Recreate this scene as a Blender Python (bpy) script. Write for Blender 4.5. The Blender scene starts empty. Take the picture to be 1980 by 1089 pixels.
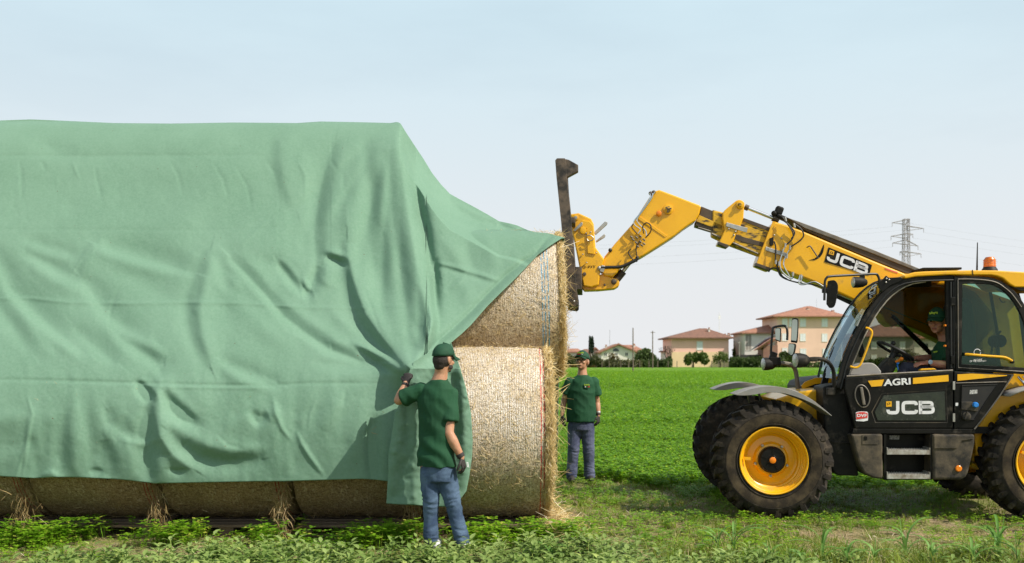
import bpy, bmesh, math, random
import numpy as np
from mathutils import Vector, Matrix, noise as mnoise
R = math.radians
random.seed(7); rng = np.random.default_rng(11)
scene = bpy.context.scene
# ------------------------------------------------------------------ camera
CH = 1.68; F = 1900.0; HX = 990.0; HY = 698.0
cam_data = bpy.data.cameras.new('camera'); cam = bpy.data.objects.new('camera', cam_data)
scene.collection.objects.link(cam); scene.camera = cam
cam.location = (0, 0, CH); cam.rotation_euler = (R(90), 0, 0)
cam_data.sensor_width = 36; cam_data.lens = 36*F/1980.0
cam_data.shift_y = (HY-544.5)/1980.0
cam_data.clip_start = 0.1; cam_data.clip_end = 5000
cam_data.dof.use_dof = True; cam_data.dof.focus_distance = 9.9; cam_data.dof.aperture_fstop = 2.8
# ------------------------------------------------------------------ light
SUN_TO = Vector((0.62, -0.34, 0.72)).normalized()
sun_el = math.asin(SUN_TO.z); sun_az = math.atan2(SUN_TO.x, SUN_TO.y)
sd = bpy.data.lights.new('sun', 'SUN'); sd.energy = 5.0; sd.angle = R(0.6); sd.color = (1, 0.93, 0.82)
so = bpy.data.objects.new('sun', sd); scene.collection.objects.link(so)
so.rotation_euler = (-SUN_TO).to_track_quat('-Z', 'Y').to_euler()
so.location = (20, -12, 25)
world = bpy.data.worlds.new('World'); scene.world = world; world.use_nodes = True
wn = world.node_tree.nodes; wl = world.node_tree.links
for n in list(wn): wn.remove(n)
wo = wn.new('ShaderNodeOutputWorld'); bg = wn.new('ShaderNodeBackground')
sky = wn.new('ShaderNodeTexSky'); sky.sky_type = 'NISHITA'; sky.sun_disc = False
sky.sun_elevation = sun_el; sky.sun_rotation = sun_az
sky.altitude = 0; sky.air_density = 1.0; sky.dust_density = 4.0; sky.ozone_density = 1.5
# thin high haze cloud: world-direction noise lifts the blue to a milky white
tc = wn.new('ShaderNodeTexCoord'); mp = wn.new('ShaderNodeMapping'); mp.inputs['Scale'].default_value = (1.2, 1.2, 4.5)
nz = wn.new('ShaderNodeTexNoise'); nz.inputs['Scale'].default_value = 1.7; nz.inputs['Detail'].default_value = 8; nz.inputs['Roughness'].default_value = .55
cr = wn.new('ShaderNodeMapRange'); cr.inputs['From Min'].default_value = .36; cr.inputs['From Max'].default_value = .68
cr.inputs['To Min'].default_value = 0.84; cr.inputs['To Max'].default_value = 1.0
sep = wn.new('ShaderNodeSeparateXYZ'); hz = wn.new('ShaderNodeMapRange')
hz.inputs['From Min'].default_value = 0.0; hz.inputs['From Max'].default_value = 0.40; hz.inputs['To Min'].default_value = 1.0; hz.inputs['To Max'].default_value = 0.0
hz.interpolation_type = 'SMOOTHSTEP'
ad = wn.new('ShaderNodeMath'); ad.operation = 'ADD'; ad.use_clamp = True
mx = wn.new('ShaderNodeMix'); mx.data_type = 'RGBA'
mb_ = wn.new('ShaderNodeMix'); mb_.data_type = 'RGBA'; mb_.inputs['A'].default_value = (5.7, 7.3, 8.1, 1); mb_.inputs['B'].default_value = (7.35, 7.45, 7.6, 1)
wl.new(hz.outputs[0], mb_.inputs['Factor']); wl.new(mb_.outputs['Result'], mx.inputs['B'])
hm = wn.new('ShaderNodeMath'); hm.operation = 'MULTIPLY'; hm.inputs[1].default_value = .25; wl.new(hz.outputs[0], hm.inputs[0])
wl.new(tc.outputs['Generated'], mp.inputs['Vector']); wl.new(mp.outputs[0], nz.inputs['Vector']); wl.new(nz.outputs['Fac'], cr.inputs['Value'])
wl.new(tc.outputs['Generated'], sep.inputs[0]); wl.new(sep.outputs['Z'], hz.inputs['Value'])
wl.new(cr.outputs[0], ad.inputs[0]); wl.new(hm.outputs[0], ad.inputs[1])
zf = wn.new('ShaderNodeMapRange'); zf.interpolation_type = 'SMOOTHSTEP'; zf.inputs['From Min'].default_value = .40; zf.inputs['From Max'].default_value = .85; zf.inputs['To Min'].default_value = 1; zf.inputs['To Max'].default_value = .15
wl.new(sep.outputs['Z'], zf.inputs['Value']); zm = wn.new('ShaderNodeMath'); zm.operation = 'MULTIPLY'; wl.new(ad.outputs[0], zm.inputs[0]); wl.new(zf.outputs[0], zm.inputs[1])
wl.new(zm.outputs[0], mx.inputs['Factor']); wl.new(sky.outputs[0], mx.inputs['A']); wl.new(mx.outputs['Result'], bg.inputs['Color'])
bg.inputs['Strength'].default_value = 0.105
wl.new(bg.outputs[0], wo.inputs['Surface'])
vs = scene.view_settings
vs.view_transform = 'Standard'; vs.look = 'None'; vs.gamma = 1; vs.exposure = 0.1; vs.use_curve_mapping = False
scene.render.engine = 'CYCLES'
scene.cycles.max_bounces = 8; scene.cycles.transparent_max_bounces = 12
scene.cycles.caustics_reflective = False; scene.cycles.caustics_refractive = False

# ------------------------------------------------------------------ helpers
def at(px, py, Y):
    return Vector(((px-HX)/F*Y, Y, CH-(py-HY)/F*Y))

C = scene.collection
def tag(o, label=None, cat=None, group=None, kind=None):
    if label: o['label'] = label
    if cat: o['category'] = cat
    if group: o['group'] = group
    if kind: o['kind'] = kind
    return o
def empty(name, loc=(0, 0, 0), rz=0, parent=None):
    o = bpy.data.objects.new(name, None); C.objects.link(o); o.location = loc; o.rotation_euler = (0, 0, rz)
    o.empty_display_size = .2
    if parent: o.parent = parent
    return o
def link_mesh(name, me, mats, parent=None, smooth=False):
    o = bpy.data.objects.new(name, me); C.objects.link(o)
    if not isinstance(mats, (list, tuple)): mats = [mats]
    for m in mats: me.materials.append(m)
    if parent: o.parent = parent
    if smooth: me.polygons.foreach_set('use_smooth', [True]*len(me.polygons))
    return o
def copy_tree(o, parent=None):
    c = o.copy(); C.objects.link(c); c.parent = parent
    for ch in list(o.children): copy_tree(ch, c)
    return c

class MB:
    """collects simple shapes into one mesh"""
    def __init__(s): s.v = []; s.f = []; s.m = []
    def add(s, vs, fs, mi=0):
        b = len(s.v); s.v += [tuple(x) for x in vs]
        for f in fs: s.f.append([b+i for i in f]); s.m.append(mi)
    def box(s, a, b, mi=0, mat=None):
        (x0, y0, z0), (x1, y1, z1) = a, b
        vs = [Vector(p) for p in ((x0,y0,z0),(x1,y0,z0),(x1,y1,z0),(x0,y1,z0),(x0,y0,z1),(x1,y0,z1),(x1,y1,z1),(x0,y1,z1))]
        if mat: vs = [mat @ p for p in vs]
        s.add(vs, [(0,3,2,1),(4,5,6,7),(0,1,5,4),(1,2,6,5),(2,3,7,6),(3,0,4,7)], mi)
    def obox(s, c, size, rot=(0,0,0), mi=0):
        from mathutils import Euler
        M = Matrix.Translation(Vector(c)) @ Euler(rot).to_matrix().to_4x4()
        h = [d/2 for d in size]; s.box((-h[0],-h[1],-h[2]), (h[0],h[1],h[2]), mi, M)
    def prism(s, A, B, mi=0):
        """closed loops A and B with the same number of points"""
        n = len(A)
        fs = [tuple(range(n)), tuple(range(2*n-1, n-1, -1))]
        fs += [(i, n+i, n+(i+1) % n, (i+1) % n) for i in range(n)]
        s.add(list(A)+list(B), fs, mi)
    def ring(s, Ao, Ai, Bo, Bi, mi=0):
        """frame: outer/inner loops in plane A and plane B"""
        n = len(Ao); vs = list(Ao)+list(Ai)+list(Bo)+list(Bi); fs = []
        for i in range(n):
            j = (i+1) % n
            fs += [(i, j, n+j, n+i), (2*n+j, 2*n+i, 3*n+i, 3*n+j), (j, i, 2*n+i, 2*n+j), (n+i, n+j, 3*n+j, 3*n+i)]
        s.add(vs, fs, mi)
    def tube(s, pts, r, n=8, mi=0, caps=True):
        pts = [Vector(p) for p in pts]; m = len(pts)
        rr = r if isinstance(r, (list, tuple)) else [r]*m
        vs = []; prev = None
        for i, p in enumerate(pts):
            t = (pts[min(i+1, m-1)]-pts[max(i-1, 0)])
            if t.length < 1e-9: t = Vector((0, 0, 1))
            t.normalize()
            if prev is None:
                a = Vector((0, 0, 1)) if abs(t.z) < .9 else Vector((1, 0, 0))
                u = t.cross(a).normalized()
            else:
                u = (prev-t*prev.dot(t))
                if u.length < 1e-6: u = t.orthogonal()
                u.normalize()
            prev = u; w = t.cross(u)
            for k in range(n):
                a = 2*math.pi*k/n; vs.append(p+(u*math.cos(a)+w*math.sin(a))*rr[i])
        fs = [(i*n+k, i*n+(k+1) % n, (i+1)*n+(k+1) % n, (i+1)*n+k) for i in range(m-1) for k in range(n)]
        if caps: fs += [tuple(range(n-1, -1, -1)), tuple((m-1)*n+k for k in range(n))]
        s.add(vs, fs, mi)
    def lathe(s, prof, c=(0,0,0), axis='y', n=32, mi=0, close=False):
        """prof = (along, radius)"""
        vs = []; c = Vector(c)
        for a, r in prof:
            for k in range(n):
                t = 2*math.pi*k/n; x, z = r*math.cos(t), r*math.sin(t)
                vs.append(c+(Vector((x, a, z)) if axis == 'y' else Vector((x, z, a)) if axis == 'z' else Vector((a, x, z))))
        m = len(prof)
        fs = [(i*n+k, i*n+(k+1) % n, (i+1)*n+(k+1) % n, (i+1)*n+k) for i in range(m-1) for k in range(n)]
        if close: fs += [((m-1)*n+k, (m-1)*n+(k+1) % n, (k+1) % n, k) for k in range(n)]
        s.add(vs, fs, mi)
    def ball(s, c, r, n=12, m=8, mi=0, axes=None):
        c = Vector(c); r = Vector((r, r, r)) if not hasattr(r, '__len__') else Vector(r)
        ax = axes or (Vector((1,0,0)), Vector((0,1,0)), Vector((0,0,1)))
        vs = [c+ax[2]*r.z]
        for j in range(1, m):
            p = math.pi*j/m
            for k in range(n):
                t = 2*math.pi*k/n
                vs.append(c+ax[0]*(r.x*math.sin(p)*math.cos(t))+ax[1]*(r.y*math.sin(p)*math.sin(t))+ax[2]*(r.z*math.cos(p)))
        vs.append(c-ax[2]*r.z); fs = [(0, 1+k, 1+(k+1) % n) for k in range(n)]
        for j in range(m-2):
            for k in range(n):
                a = 1+j*n; fs.append((a+k, a+n+k, a+n+(k+1) % n, a+(k+1) % n))
        a = 1+(m-2)*n; L = len(vs)-1; fs += [(a+(k+1) % n, a+k, L) for k in range(n)]
        s.add(vs, fs, mi)
    def loft(s, secs, n=14, mi=0):
        """secs: (centre, side vector*rx, other vector*ry) ellipse rings, capped"""
        vs = []; m = len(secs)
        for c, a, b in secs:
            for k in range(n):
                t = 2*math.pi*k/n; vs.append(Vector(c)+Vector(a)*math.cos(t)+Vector(b)*math.sin(t))
        fs = [(i*n+k, i*n+(k+1) % n, (i+1)*n+(k+1) % n, (i+1)*n+k) for i in range(m-1) for k in range(n)]
        fs += [tuple(range(n-1, -1, -1)), tuple((m-1)*n+k for k in range(n))]
        s.add(vs, fs, mi)
    def limb(s, pts, radii, n=12, mi=0):
        """tapered limb with round ends"""
        s.tube(pts, radii, n, mi)
        s.ball(pts[0], radii[0], n, 8, mi); s.ball(pts[-1], radii[-1], n, 8, mi)
    def mesh(s, name):
        me = bpy.data.meshes.new(name); me.from_pydata(s.v, [], s.f)
        bm = bmesh.new(); bm.from_mesh(me)
        for f, mi in zip(bm.faces, s.m): f.material_index = mi
        bmesh.ops.recalc_face_normals(bm, faces=bm.faces[:]); bm.to_mesh(me); bm.free()
        return me
    def build(s, name, mats, parent=None, smooth=False, bevel=0, angle=35, seg=2):
        me = s.mesh(name)
        o = link_mesh(name, me, mats, parent)
        if smooth:
            me.polygons.foreach_set('use_smooth', [True]*len(me.polygons))
            try: me.set_sharp_from_angle(angle=R(angle))
            except Exception: pass
        if bevel:
            b = o.modifiers.new('edge', 'BEVEL'); b.width = bevel; b.segments = seg; b.limit_method = 'ANGLE'; b.angle_limit = R(40)
            b.harden_normals = False
        return o

def quad_mesh(name, V, Q):
    """fast all-quad mesh from numpy arrays"""
    me = bpy.data.meshes.new(name); n = len(Q)
    me.vertices.add(len(V)); me.vertices.foreach_set('co', np.ascontiguousarray(V, dtype=np.float32).ravel())
    me.loops.add(n*4); me.loops.foreach_set('vertex_index', np.ascontiguousarray(Q, dtype=np.int32).ravel())
    me.polygons.add(n); me.polygons.foreach_set('loop_start', np.arange(0, n*4, 4, dtype=np.int32))
    try: me.polygons.foreach_set('loop_total', np.full(n, 4, dtype=np.int32))
    except Exception: pass
    me.update(calc_edges=True); return me

# ------------------------------------------------------------------ materials
def _noise(nt, vec, scale, detail=4, rough=.55):
    n = nt.nodes.new('ShaderNodeTexNoise'); n.inputs['Scale'].default_value = scale; n.inputs['Detail'].default_value = detail
    n.inputs['Roughness'].default_value = rough
    if vec is not None: nt.links.new(vec, n.inputs['Vector'])
    return n
def _map(nt, src, a, b, c=0., d=1., smooth=False):
    n = nt.nodes.new('ShaderNodeMapRange'); n.inputs['From Min'].default_value = a; n.inputs['From Max'].default_value = b
    n.inputs['To Min'].default_value = c; n.inputs['To Max'].default_value = d
    if smooth: n.interpolation_type = 'SMOOTHSTEP'
    nt.links.new(src, n.inputs['Value']); return n.outputs[0]
def _mix(nt, fac, a, b, mode='MIX'):
    n = nt.nodes.new('ShaderNodeMix'); n.data_type = 'RGBA'; n.blend_type = mode
    for key, val in (('Factor', fac), ('A', a), ('B', b)):
        if isinstance(val, (int, float)): n.inputs[key].default_value = val
        elif isinstance(val, (tuple, list)): n.inputs[key].default_value = tuple(val)[:3]+(1,)
        else: nt.links.new(val, n.inputs[key])
    return n.outputs['Result']
def _math(nt, op, a, b=0.0, clamp=False):
    n = nt.nodes.new('ShaderNodeMath'); n.operation = op; n.use_clamp = clamp
    for i, val in enumerate((a, b)):
        if isinstance(val, (int, float)): n.inputs[i].default_value = val
        else: nt.links.new(val, n.inputs[i])
    return n.outputs[0]
def new_mat(name):
    m = bpy.data.materials.new(name); m.use_nodes = True; nt = m.node_tree
    p = nt.nodes['Principled BSDF']; tcn = nt.nodes.new('ShaderNodeTexCoord')
    return m, nt, p, tcn
def pm(name, col, col2=None, scale=8, rough=.6, metal=0, bump=0, bscale=60, dirt=None, dirt_amt=.0, dirt_scale=5, spec=.5, detail=4, stretch=None, coat=0, lo=.35, hi=.65):
    m, nt, p, tcn = new_mat(name)
    vec = tcn.outputs['Object']
    if stretch:
        mpn = nt.nodes.new('ShaderNodeMapping'); mpn.inputs['Scale'].default_value = stretch; nt.links.new(vec, mpn.inputs[0]); vec = mpn.outputs[0]
    c2 = col2 or tuple(min(1, x*.82) for x in col)
    n = _noise(nt, vec, scale, detail); out = _mix(nt, _map(nt, n.outputs['Fac'], lo, hi), col, c2)
    rgh = rough
    if dirt:
        nd = _noise(nt, vec, dirt_scale, 8, .68); fd = _map(nt, nd.outputs['Fac'], .62-.3*dirt_amt, .78-.2*dirt_amt)
        ns = _noise(nt, vec, dirt_scale*22, 2, .5); fs = _map(nt, ns.outputs['Fac'], .66, .72)
        fac = _math(nt, 'MAXIMUM', _math(nt, 'MULTIPLY', fd, .85), _math(nt, 'MULTIPLY', fs, .7*min(1, dirt_amt*2)))
        out = _mix(nt, fac, out, dirt); rr = nt.nodes.new('ShaderNodeMapRange')
        rr.inputs['To Min'].default_value = rough; rr.inputs['To Max'].default_value = .9; nt.links.new(fac, rr.inputs['Value']); nt.links.new(rr.outputs[0], p.inputs['Roughness'])
    else: p.inputs['Roughness'].default_value = rough
    nt.links.new(out, p.inputs['Base Color']); p.inputs['Metallic'].default_value = metal
    p.inputs['Specular IOR Level'].default_value = spec
    if coat: p.inputs['Coat Weight'].default_value = coat; p.inputs['Coat Roughness'].default_value = .15
    if bump:
        bn = _noise(nt, vec, bscale, 5, .6); b = nt.nodes.new('ShaderNodeBump'); b.inputs['Strength'].default_value = bump; b.inputs['Distance'].default_value = .01
        nt.links.new(bn.outputs['Fac'], b.inputs['Height']); nt.links.new(b.outputs[0], p.inputs['Normal'])
    return m
def leaf_mat(name, cols, trans=.35, nscale=3.0, tcol=None):
    """leaves: colour varies leaf to leaf and patch to patch, part of the light passes through"""
    m, nt, p, tcn = new_mat(name)
    g = nt.nodes.new('ShaderNodeNewGeometry'); n = _noise(nt, g.outputs['Position'], nscale, 3)
    r1 = _mix(nt, g.outputs['Random Per Island'], cols[0], cols[1])
    out = _mix(nt, _map(nt, n.outputs['Fac'], .4, .65), r1, cols[2])
    if len(cols) > 3:
        n2 = _map(nt, g.outputs['Random Per Island'], .9, .93); out = _mix(nt, n2, out, cols[3])
    nt.links.new(out, p.inputs['Base Color']); p.inputs['Roughness'].default_value = .55; p.inputs['Specular IOR Level'].default_value = .3
    t = nt.nodes.new('ShaderNodeBsdfTranslucent'); nt.links.new(_mix(nt, .5, out, tcol or cols[1]), t.inputs['Color'])
    ms = nt.nodes.new('ShaderNodeMixShader'); ms.inputs[0].default_value = trans
    nt.links.new(p.outputs[0], ms.inputs[1]); nt.links.new(t.outputs[0], ms.inputs[2])
    nt.links.new(ms.outputs[0], nt.nodes['Material Output'].inputs['Surface']); return m
def glass_mat(name, col, alpha_col, gloss=.1, fres=1.0):
    """thin glazing: tinted see-through plus a mirror share"""
    m, nt, p, tcn = new_mat(name); nt.nodes.remove(p)
    tr = nt.nodes.new('ShaderNodeBsdfTransparent'); tr.inputs['Color'].default_value = alpha_col+(1,)
    gl = nt.nodes.new('ShaderNodeBsdfGlossy'); gl.inputs['Color'].default_value = col+(1,); gl.inputs['Roughness'].default_value = .05
    fr = nt.nodes.new('ShaderNodeFresnel'); fr.inputs['IOR'].default_value = 1.45
    f = _math(nt, 'ADD', _math(nt, 'MULTIPLY', fr.outputs[0], fres), gloss, True)
    ms = nt.nodes.new('ShaderNodeMixShader'); nt.links.new(f, ms.inputs[0]); nt.links.new(tr.outputs[0], ms.inputs[1]); nt.links.new(gl.outputs[0], ms.inputs[2])
    nt.links.new(ms.outputs[0], nt.nodes['Material Output'].inputs['Surface']); return m

DUST = (.20, .155, .10)
M = {}
M['yellow'] = pm('yellow_paint', (.87, .45, .005), (.80, .40, .004), 3, .3, 0, .03, 40, (.36,.20,.05), .16, 4, coat=.2)
M['yellow_worn'] = pm('worn_yellow_paint', (.70, .40, .015), (.05, .035, .02), 9, .5, 0, .1, 60, DUST, .35, 7, stretch=(1,1,3), lo=.5, hi=.62)
M['black_paint'] = pm('black_paint', (.007, .007, .0065), (.012, .0115, .010), 6, .33, 0, .04, 60, (.10,.085,.065), .16, 5, spec=.16)
M['black_plastic'] = pm('black_plastic', (.011, .011, .0105), (.019, .018, .016), 7, .55, 0, .15, 180, (.10,.085,.065), .2, 5, spec=.15)
M['grey_plastic'] = pm('dark_grey_plastic', (.032, .030, .027), (.023, .022, .02), 5, .55, 0, .15, 150, (.15,.12,.08), .62, 4, spec=.2)
M['old_steel'] = pm('weathered_black_steel', (.03, .026, .022), (.085, .065, .05), 9, .5, .3, .25, 70, (.16,.12,.09), .6, 9)
M['tyre'] = pm('tyre_rubber', (.017, .0155, .014), (.04, .033, .025), 9, .8, 0, .3, 90, (.10,.08,.058), .3, 9, spec=.15)
M['tyre_side'] = pm('dusty_sidewall', (.026, .021, .016), (.055, .042, .026), 5, .85, 0, .3, 70, (.10,.076,.046), .5, 5, spec=.15)
M['chrome'] = pm('chrome', (.75,.76,.78), (.6,.6,.62), 4, .15, 1)
M['steel'] = pm('zinc_steel', (.5,.49,.46), (.38,.36,.33), 12, .42, .85, .1, 60)
M['alu_step'] = pm('aluminium_tread', (.55,.54,.5), (.4,.37,.32), 20, .5, .6, .2, 90, DUST, .6, 12)
M['hose'] = pm('rubber_hose', (.015,.015,.015), None, 8, .5)
M['orange'] = pm('orange_reflector', (.9,.25,.01), None, 8, .3)
M['amber'] = pm('amber_lens', (.75,.2,.01), (.5,.1,.005), 30, .2, coat=.5)
M['white'] = pm('white_vinyl', (.78,.78,.8), (.68,.68,.68), 20, .4)
M['red'] = pm('red_vinyl', (.65,.04,.03), None, 10, .4)
M['rail_grey'] = pm('worn_grey_rail', (.13,.115,.10), (.2,.18,.15), 12, .55, .3, .1, 60, DUST, .5, 8)
M['rail_brown'] = pm('dirty_brown_rail', (.05,.035,.022), (.09,.06,.035), 6, .6, 0, .1, 60)
M['dash_grey'] = pm('grey_dash', (.36,.34,.31), (.3,.28,.26), 6, .6)
M['glass'] = glass_mat('cab_glass', (.9,.95,1), (.86,.93,.95), .04)
M['glass_front'] = glass_mat('windscreen_glass', (.8,.92,1), (.62,.76,.8), .16)
M['glass_green'] = glass_mat('tinted_green_glass', (.75,.95,.88), (.46,.66,.55), .03, .35)
M['mirror'] = pm('mirror_glass', (.42,.47,.40), None, 4, .06, 1)
M['lamp_glass'] = pm('lamp_lens', (.6,.6,.6), (.35,.36,.36), 60, .15, .5, .3, 120)
M['blue'] = pm('blue_cap', (.03,.25,.75), None, 8, .35)
# ------------------------------------------------------------------ ground and field
def ground_material():
    m, nt, p, tcn = new_mat('trampled_soil_with_straw'); g = nt.nodes.new('ShaderNodeNewGeometry'); pos = g.outputs['Position']
    a = _noise(nt, pos, 1.3, 6, .65); b = _noise(nt, pos, 9, 6, .7); c = _noise(nt, pos, 70, 3, .6)
    soil = _mix(nt, _map(nt, b.outputs['Fac'], .35, .65), (.20, .14, .075), (.38, .29, .165))
    soil = _mix(nt, _map(nt, c.outputs['Fac'], .52, .66), soil, (.48, .38, .22))
    gr = _mix(nt, _map(nt, c.outputs['Fac'], .4, .6), (.12, .16, .02), (.25, .26, .07))
    out = _mix(nt, _map(nt, a.outputs['Fac'], .46, .60), gr, soil)
    nt.links.new(out, p.inputs['Base Color']); p.inputs['Roughness'].default_value = .95
    bp = nt.nodes.new('ShaderNodeBump'); bp.inputs['Strength'].default_value = .9; bp.inputs['Distance'].default_value = .03
    nt.links.new(c.outputs['Fac'], bp.inputs['Height']); nt.links.new(bp.outputs[0], p.inputs['Normal']); return m
def field_material():
    m, nt, p, tcn = new_mat('green_forage_crop'); g = nt.nodes.new('ShaderNodeNewGeometry'); pos = g.outputs['Position']
    mpn = nt.nodes.new('ShaderNodeMapping'); mpn.inputs['Scale'].default_value = (1, .35, 1); nt.links.new(pos, mpn.inputs[0])
    a = _noise(nt, mpn.outputs[0], 1.6, 6, .7); b = _noise(nt, pos, .12, 4, .6); c = _noise(nt, pos, 12, 4, .6)
    out = _mix(nt, _map(nt, a.outputs['Fac'], .35, .65), (.065, .165, .003), (.22, .42, .01))
    out = _mix(nt, _map(nt, b.outputs['Fac'], .4, .7, 0, .5), out, (.15, .26, .025))
    out = _mix(nt, _map(nt, c.outputs['Fac'], .38, .55, .8, 0), out, (.012, .035, .003))
    nt.links.new(out, p.inputs['Base Color']); p.inputs['Roughness'].default_value = .8; p.inputs['Specular IOR Level'].default_value = .2
    bp = nt.nodes.new('ShaderNodeBump'); bp.inputs['Strength'].default_value = .8; bp.inputs['Distance'].default_value = .15
    nt.links.new(a.outputs['Fac'], bp.inputs['Height']); nt.links.new(bp.outputs[0], p.inputs['Normal']); return m
def gh(x, y):
    """ground height: gentle lumps under the verge"""
    return .028*mnoise.noise(Vector((x*.9, y*.9, 3)))+.016*mnoise.noise(Vector((x*3.1, y*3.1, 8)))-.02
def ground_sheet():
    xs = np.concatenate([np.linspace(-900, -14, 8), np.arange(-13, 13.01, .12), np.linspace(14, 900, 8)])
    ys = np.concatenate([np.array([-300., -40, -3, 4]), np.arange(5, 19, .12), np.linspace(20, 1400, 10)])
    V = np.array([(x, y, gh(x, y) if (abs(x) < 13.5 and 4 < y < 19.2) else -.03) for y in ys for x in xs])
    nx = len(xs); i, j = np.meshgrid(np.arange(nx-1), np.arange(len(ys)-1)); k = (j*nx+i).ravel()
    me = quad_mesh('ground', V, np.stack([k, k+1, k+nx+1, k+nx], 1))
    o = link_mesh('ground', me, ground_material(), smooth=True); tag(o, kind='structure')
ground_sheet()
def field_edge(x):     # where the crop begins (world y), a ragged line right behind the stack
    return 12.6+.35*math.sin(x*1.3+1)+.25*math.sin(x*3.7)+1.5*max(0, min(1, 2.2-x))
def field_sheet():
    ys = [13.6, 20, 40, 80, 150, 236]
    V = []
    for y in ys:
        for x in (-320, -120, -30, 0, 30, 120, 320): V.append((x, y, -.026 if y < 14 else .03 if y < 25 else .11 if y < 50 else .2))
    Q = [(j*7+i, j*7+i+1, (j+1)*7+i+1, (j+1)*7+i) for j in range(len(ys)-1) for i in range(6)]
    o = link_mesh('field', quad_mesh('field', V, Q), field_material()); tag(o, kind='structure')
field_sheet()

# ---- vegetation baking: many copies of small leaf clusters written into one mesh
def leaf_quads(leaves):
    """leaves: list of (base, direction, length, width, normal-ish, fold) -> arrays of one diamond-like quad each"""
    V = []; Q = []
    for b, d, L, W, nrm in leaves:
        b = Vector(b); d = Vector(d).normalized(); s = d.cross(Vector(nrm)).normalized()*W*.5
        k = len(V); V += [b, b+d*L*.45+s, b+d*L, b+d*L*.45-s]; Q.append((k, k+1, k+2, k+3))
    return np.array(V, dtype=np.float64), np.array(Q, dtype=np.int64)
def bake(name, variants, pts, scales, mat, tilt=.15, kind='stuff', label=None, smooth=False):
    pts = np.asarray(pts, dtype=np.float64); N = len(pts); scales = np.asarray(scales)
    pick = rng.integers(0, len(variants), N); rz = rng.uniform(0, 2*math.pi, N)
    tx = rng.normal(0, tilt, N); ty = rng.normal(0, tilt, N); Vs = []; Qs = []; off = 0
    for vi, (V, Q) in enumerate(variants):
        idx = np.where(pick == vi)[0]
        if not len(idx): continue
        c, s = np.cos(rz[idx]), np.sin(rz[idx]); sc = scales[idx]
        x = V[None, :, 0]*c[:, None]-V[None, :, 1]*s[:, None]; y = V[None, :, 0]*s[:, None]+V[None, :, 1]*c[:, None]
        z = np.broadcast_to(V[None, :, 2], x.shape)
        x = (x+z*tx[idx][:, None])*sc[:, None]+pts[idx, 0][:, None]; y = (y+z*ty[idx][:, None])*sc[:, None]+pts[idx, 1][:, None]
        z = z*sc[:, None]+pts[idx, 2][:, None]
        P = np.stack([x, y, z], 2).reshape(-1, 3); q = (Q[None]+(np.arange(len(idx))*len(V))[:, None, None]).reshape(-1, 4)+off
        Vs.append(P); Qs.append(q); off += len(P)
    o = link_mesh(name, quad_mesh(name, np.concatenate(Vs), np.concatenate(Qs)), mat)
    tag(o, label=label, kind=kind); return o
def rv(a, b): return random.uniform(a, b)
def clover_variant(h=.12, n=9, leaf=.022):
    L = []
    for i in range(n):
        a = rv(0, 6.28); r = rv(.0, .07); top = Vector((r*math.cos(a), r*math.sin(a), h*rv(.45, 1.05)))
        for k in range(3):
            b = a+k*2.1; d = Vector((math.cos(b), math.sin(b), rv(-.1, .35))); L.append((top, d, leaf*rv(1, 1.6), leaf*rv(.8, 1.2), (0, 0, 1)))
        if random.random() < .5: L.append((Vector((r*.3*math.cos(a), r*.3*math.sin(a), 0)), top-Vector((r*.3*math.cos(a), r*.3*math.sin(a), 0)), top.z, .004, (math.cos(a), math.sin(a), 0)))
    return leaf_quads(L)
def blade_variant(n=7, h=.1, w=.006, curl=.5):
    V = []; Q = []
    for i in range(n):
        a = rv(0, 6.28); d = Vector((math.cos(a), math.sin(a), 0)); s = Vector((-d.y, d.x, 0)); b = Vector((rv(-.03, .03), rv(-.03, .03), 0)); hh = h*rv(.5, 1.1); k = len(V); cc = rv(.2, 1)*curl
        for j in range(4):
            t = j/3; c = b+d*(hh*cc*t*t)+Vector((0, 0, hh*t*(1-.25*cc*t))); ww = w*(1-t*.85); V += [c+s*ww, c-s*ww]
        for j in range(3): Q.append((k+2*j, k+2*j+1, k+2*j+3, k+2*j+2))
    return np.array(V, dtype=np.float64), np.array(Q, dtype=np.int64)
def weed_variant(h=.26, n=16):
    """broad-leaved weed: upright stem, oval pointed leaves in whorls, each leaf folded along its midrib"""
    V = []; Q = []
    def leaf(b, d, L, W):
        d = d.normalized(); s = d.cross(Vector((0, 0, 1))).normalized(); up = s.cross(d).normalized(); k = len(V)
        for t, w, dr in ((0, .12, 0), (.3, 1, -.02), (.65, .8, -.1), (1, .04, -.3)):
            c = b+d*(L*t)+up*(L*dr); V.extend([c-s*(W*w*.5)+up*(W*w*.16), c, c+s*(W*w*.5)+up*(W*w*.16)])
        for j in range(3): Q.extend([(k+3*j, k+3*j+1, k+3*j+4, k+3*j+3), (k+3*j+1, k+3*j+2, k+3*j+5, k+3*j+4)])
    for i in range(n):
        t = i/n; a = i*2.4+rv(-.3, .3); z = h*(.25+.75*t); d = Vector((math.cos(a), math.sin(a), rv(.15, .6)+.5*t)); Ln = rv(.065, .105)*(1.1-.5*t)
        leaf(Vector((0, 0, z))+d.normalized()*.02, d, Ln, Ln*rv(.42, .55))
    k = len(V); V.extend([Vector((-.004, 0, 0)), Vector((.004, 0, 0)), Vector((.003, 0, h)), Vector((-.003, 0, h))]); Q.append((k, k+1, k+2, k+3))
    return np.array(V, dtype=np.float64), np.array(Q, dtype=np.int64)
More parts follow.
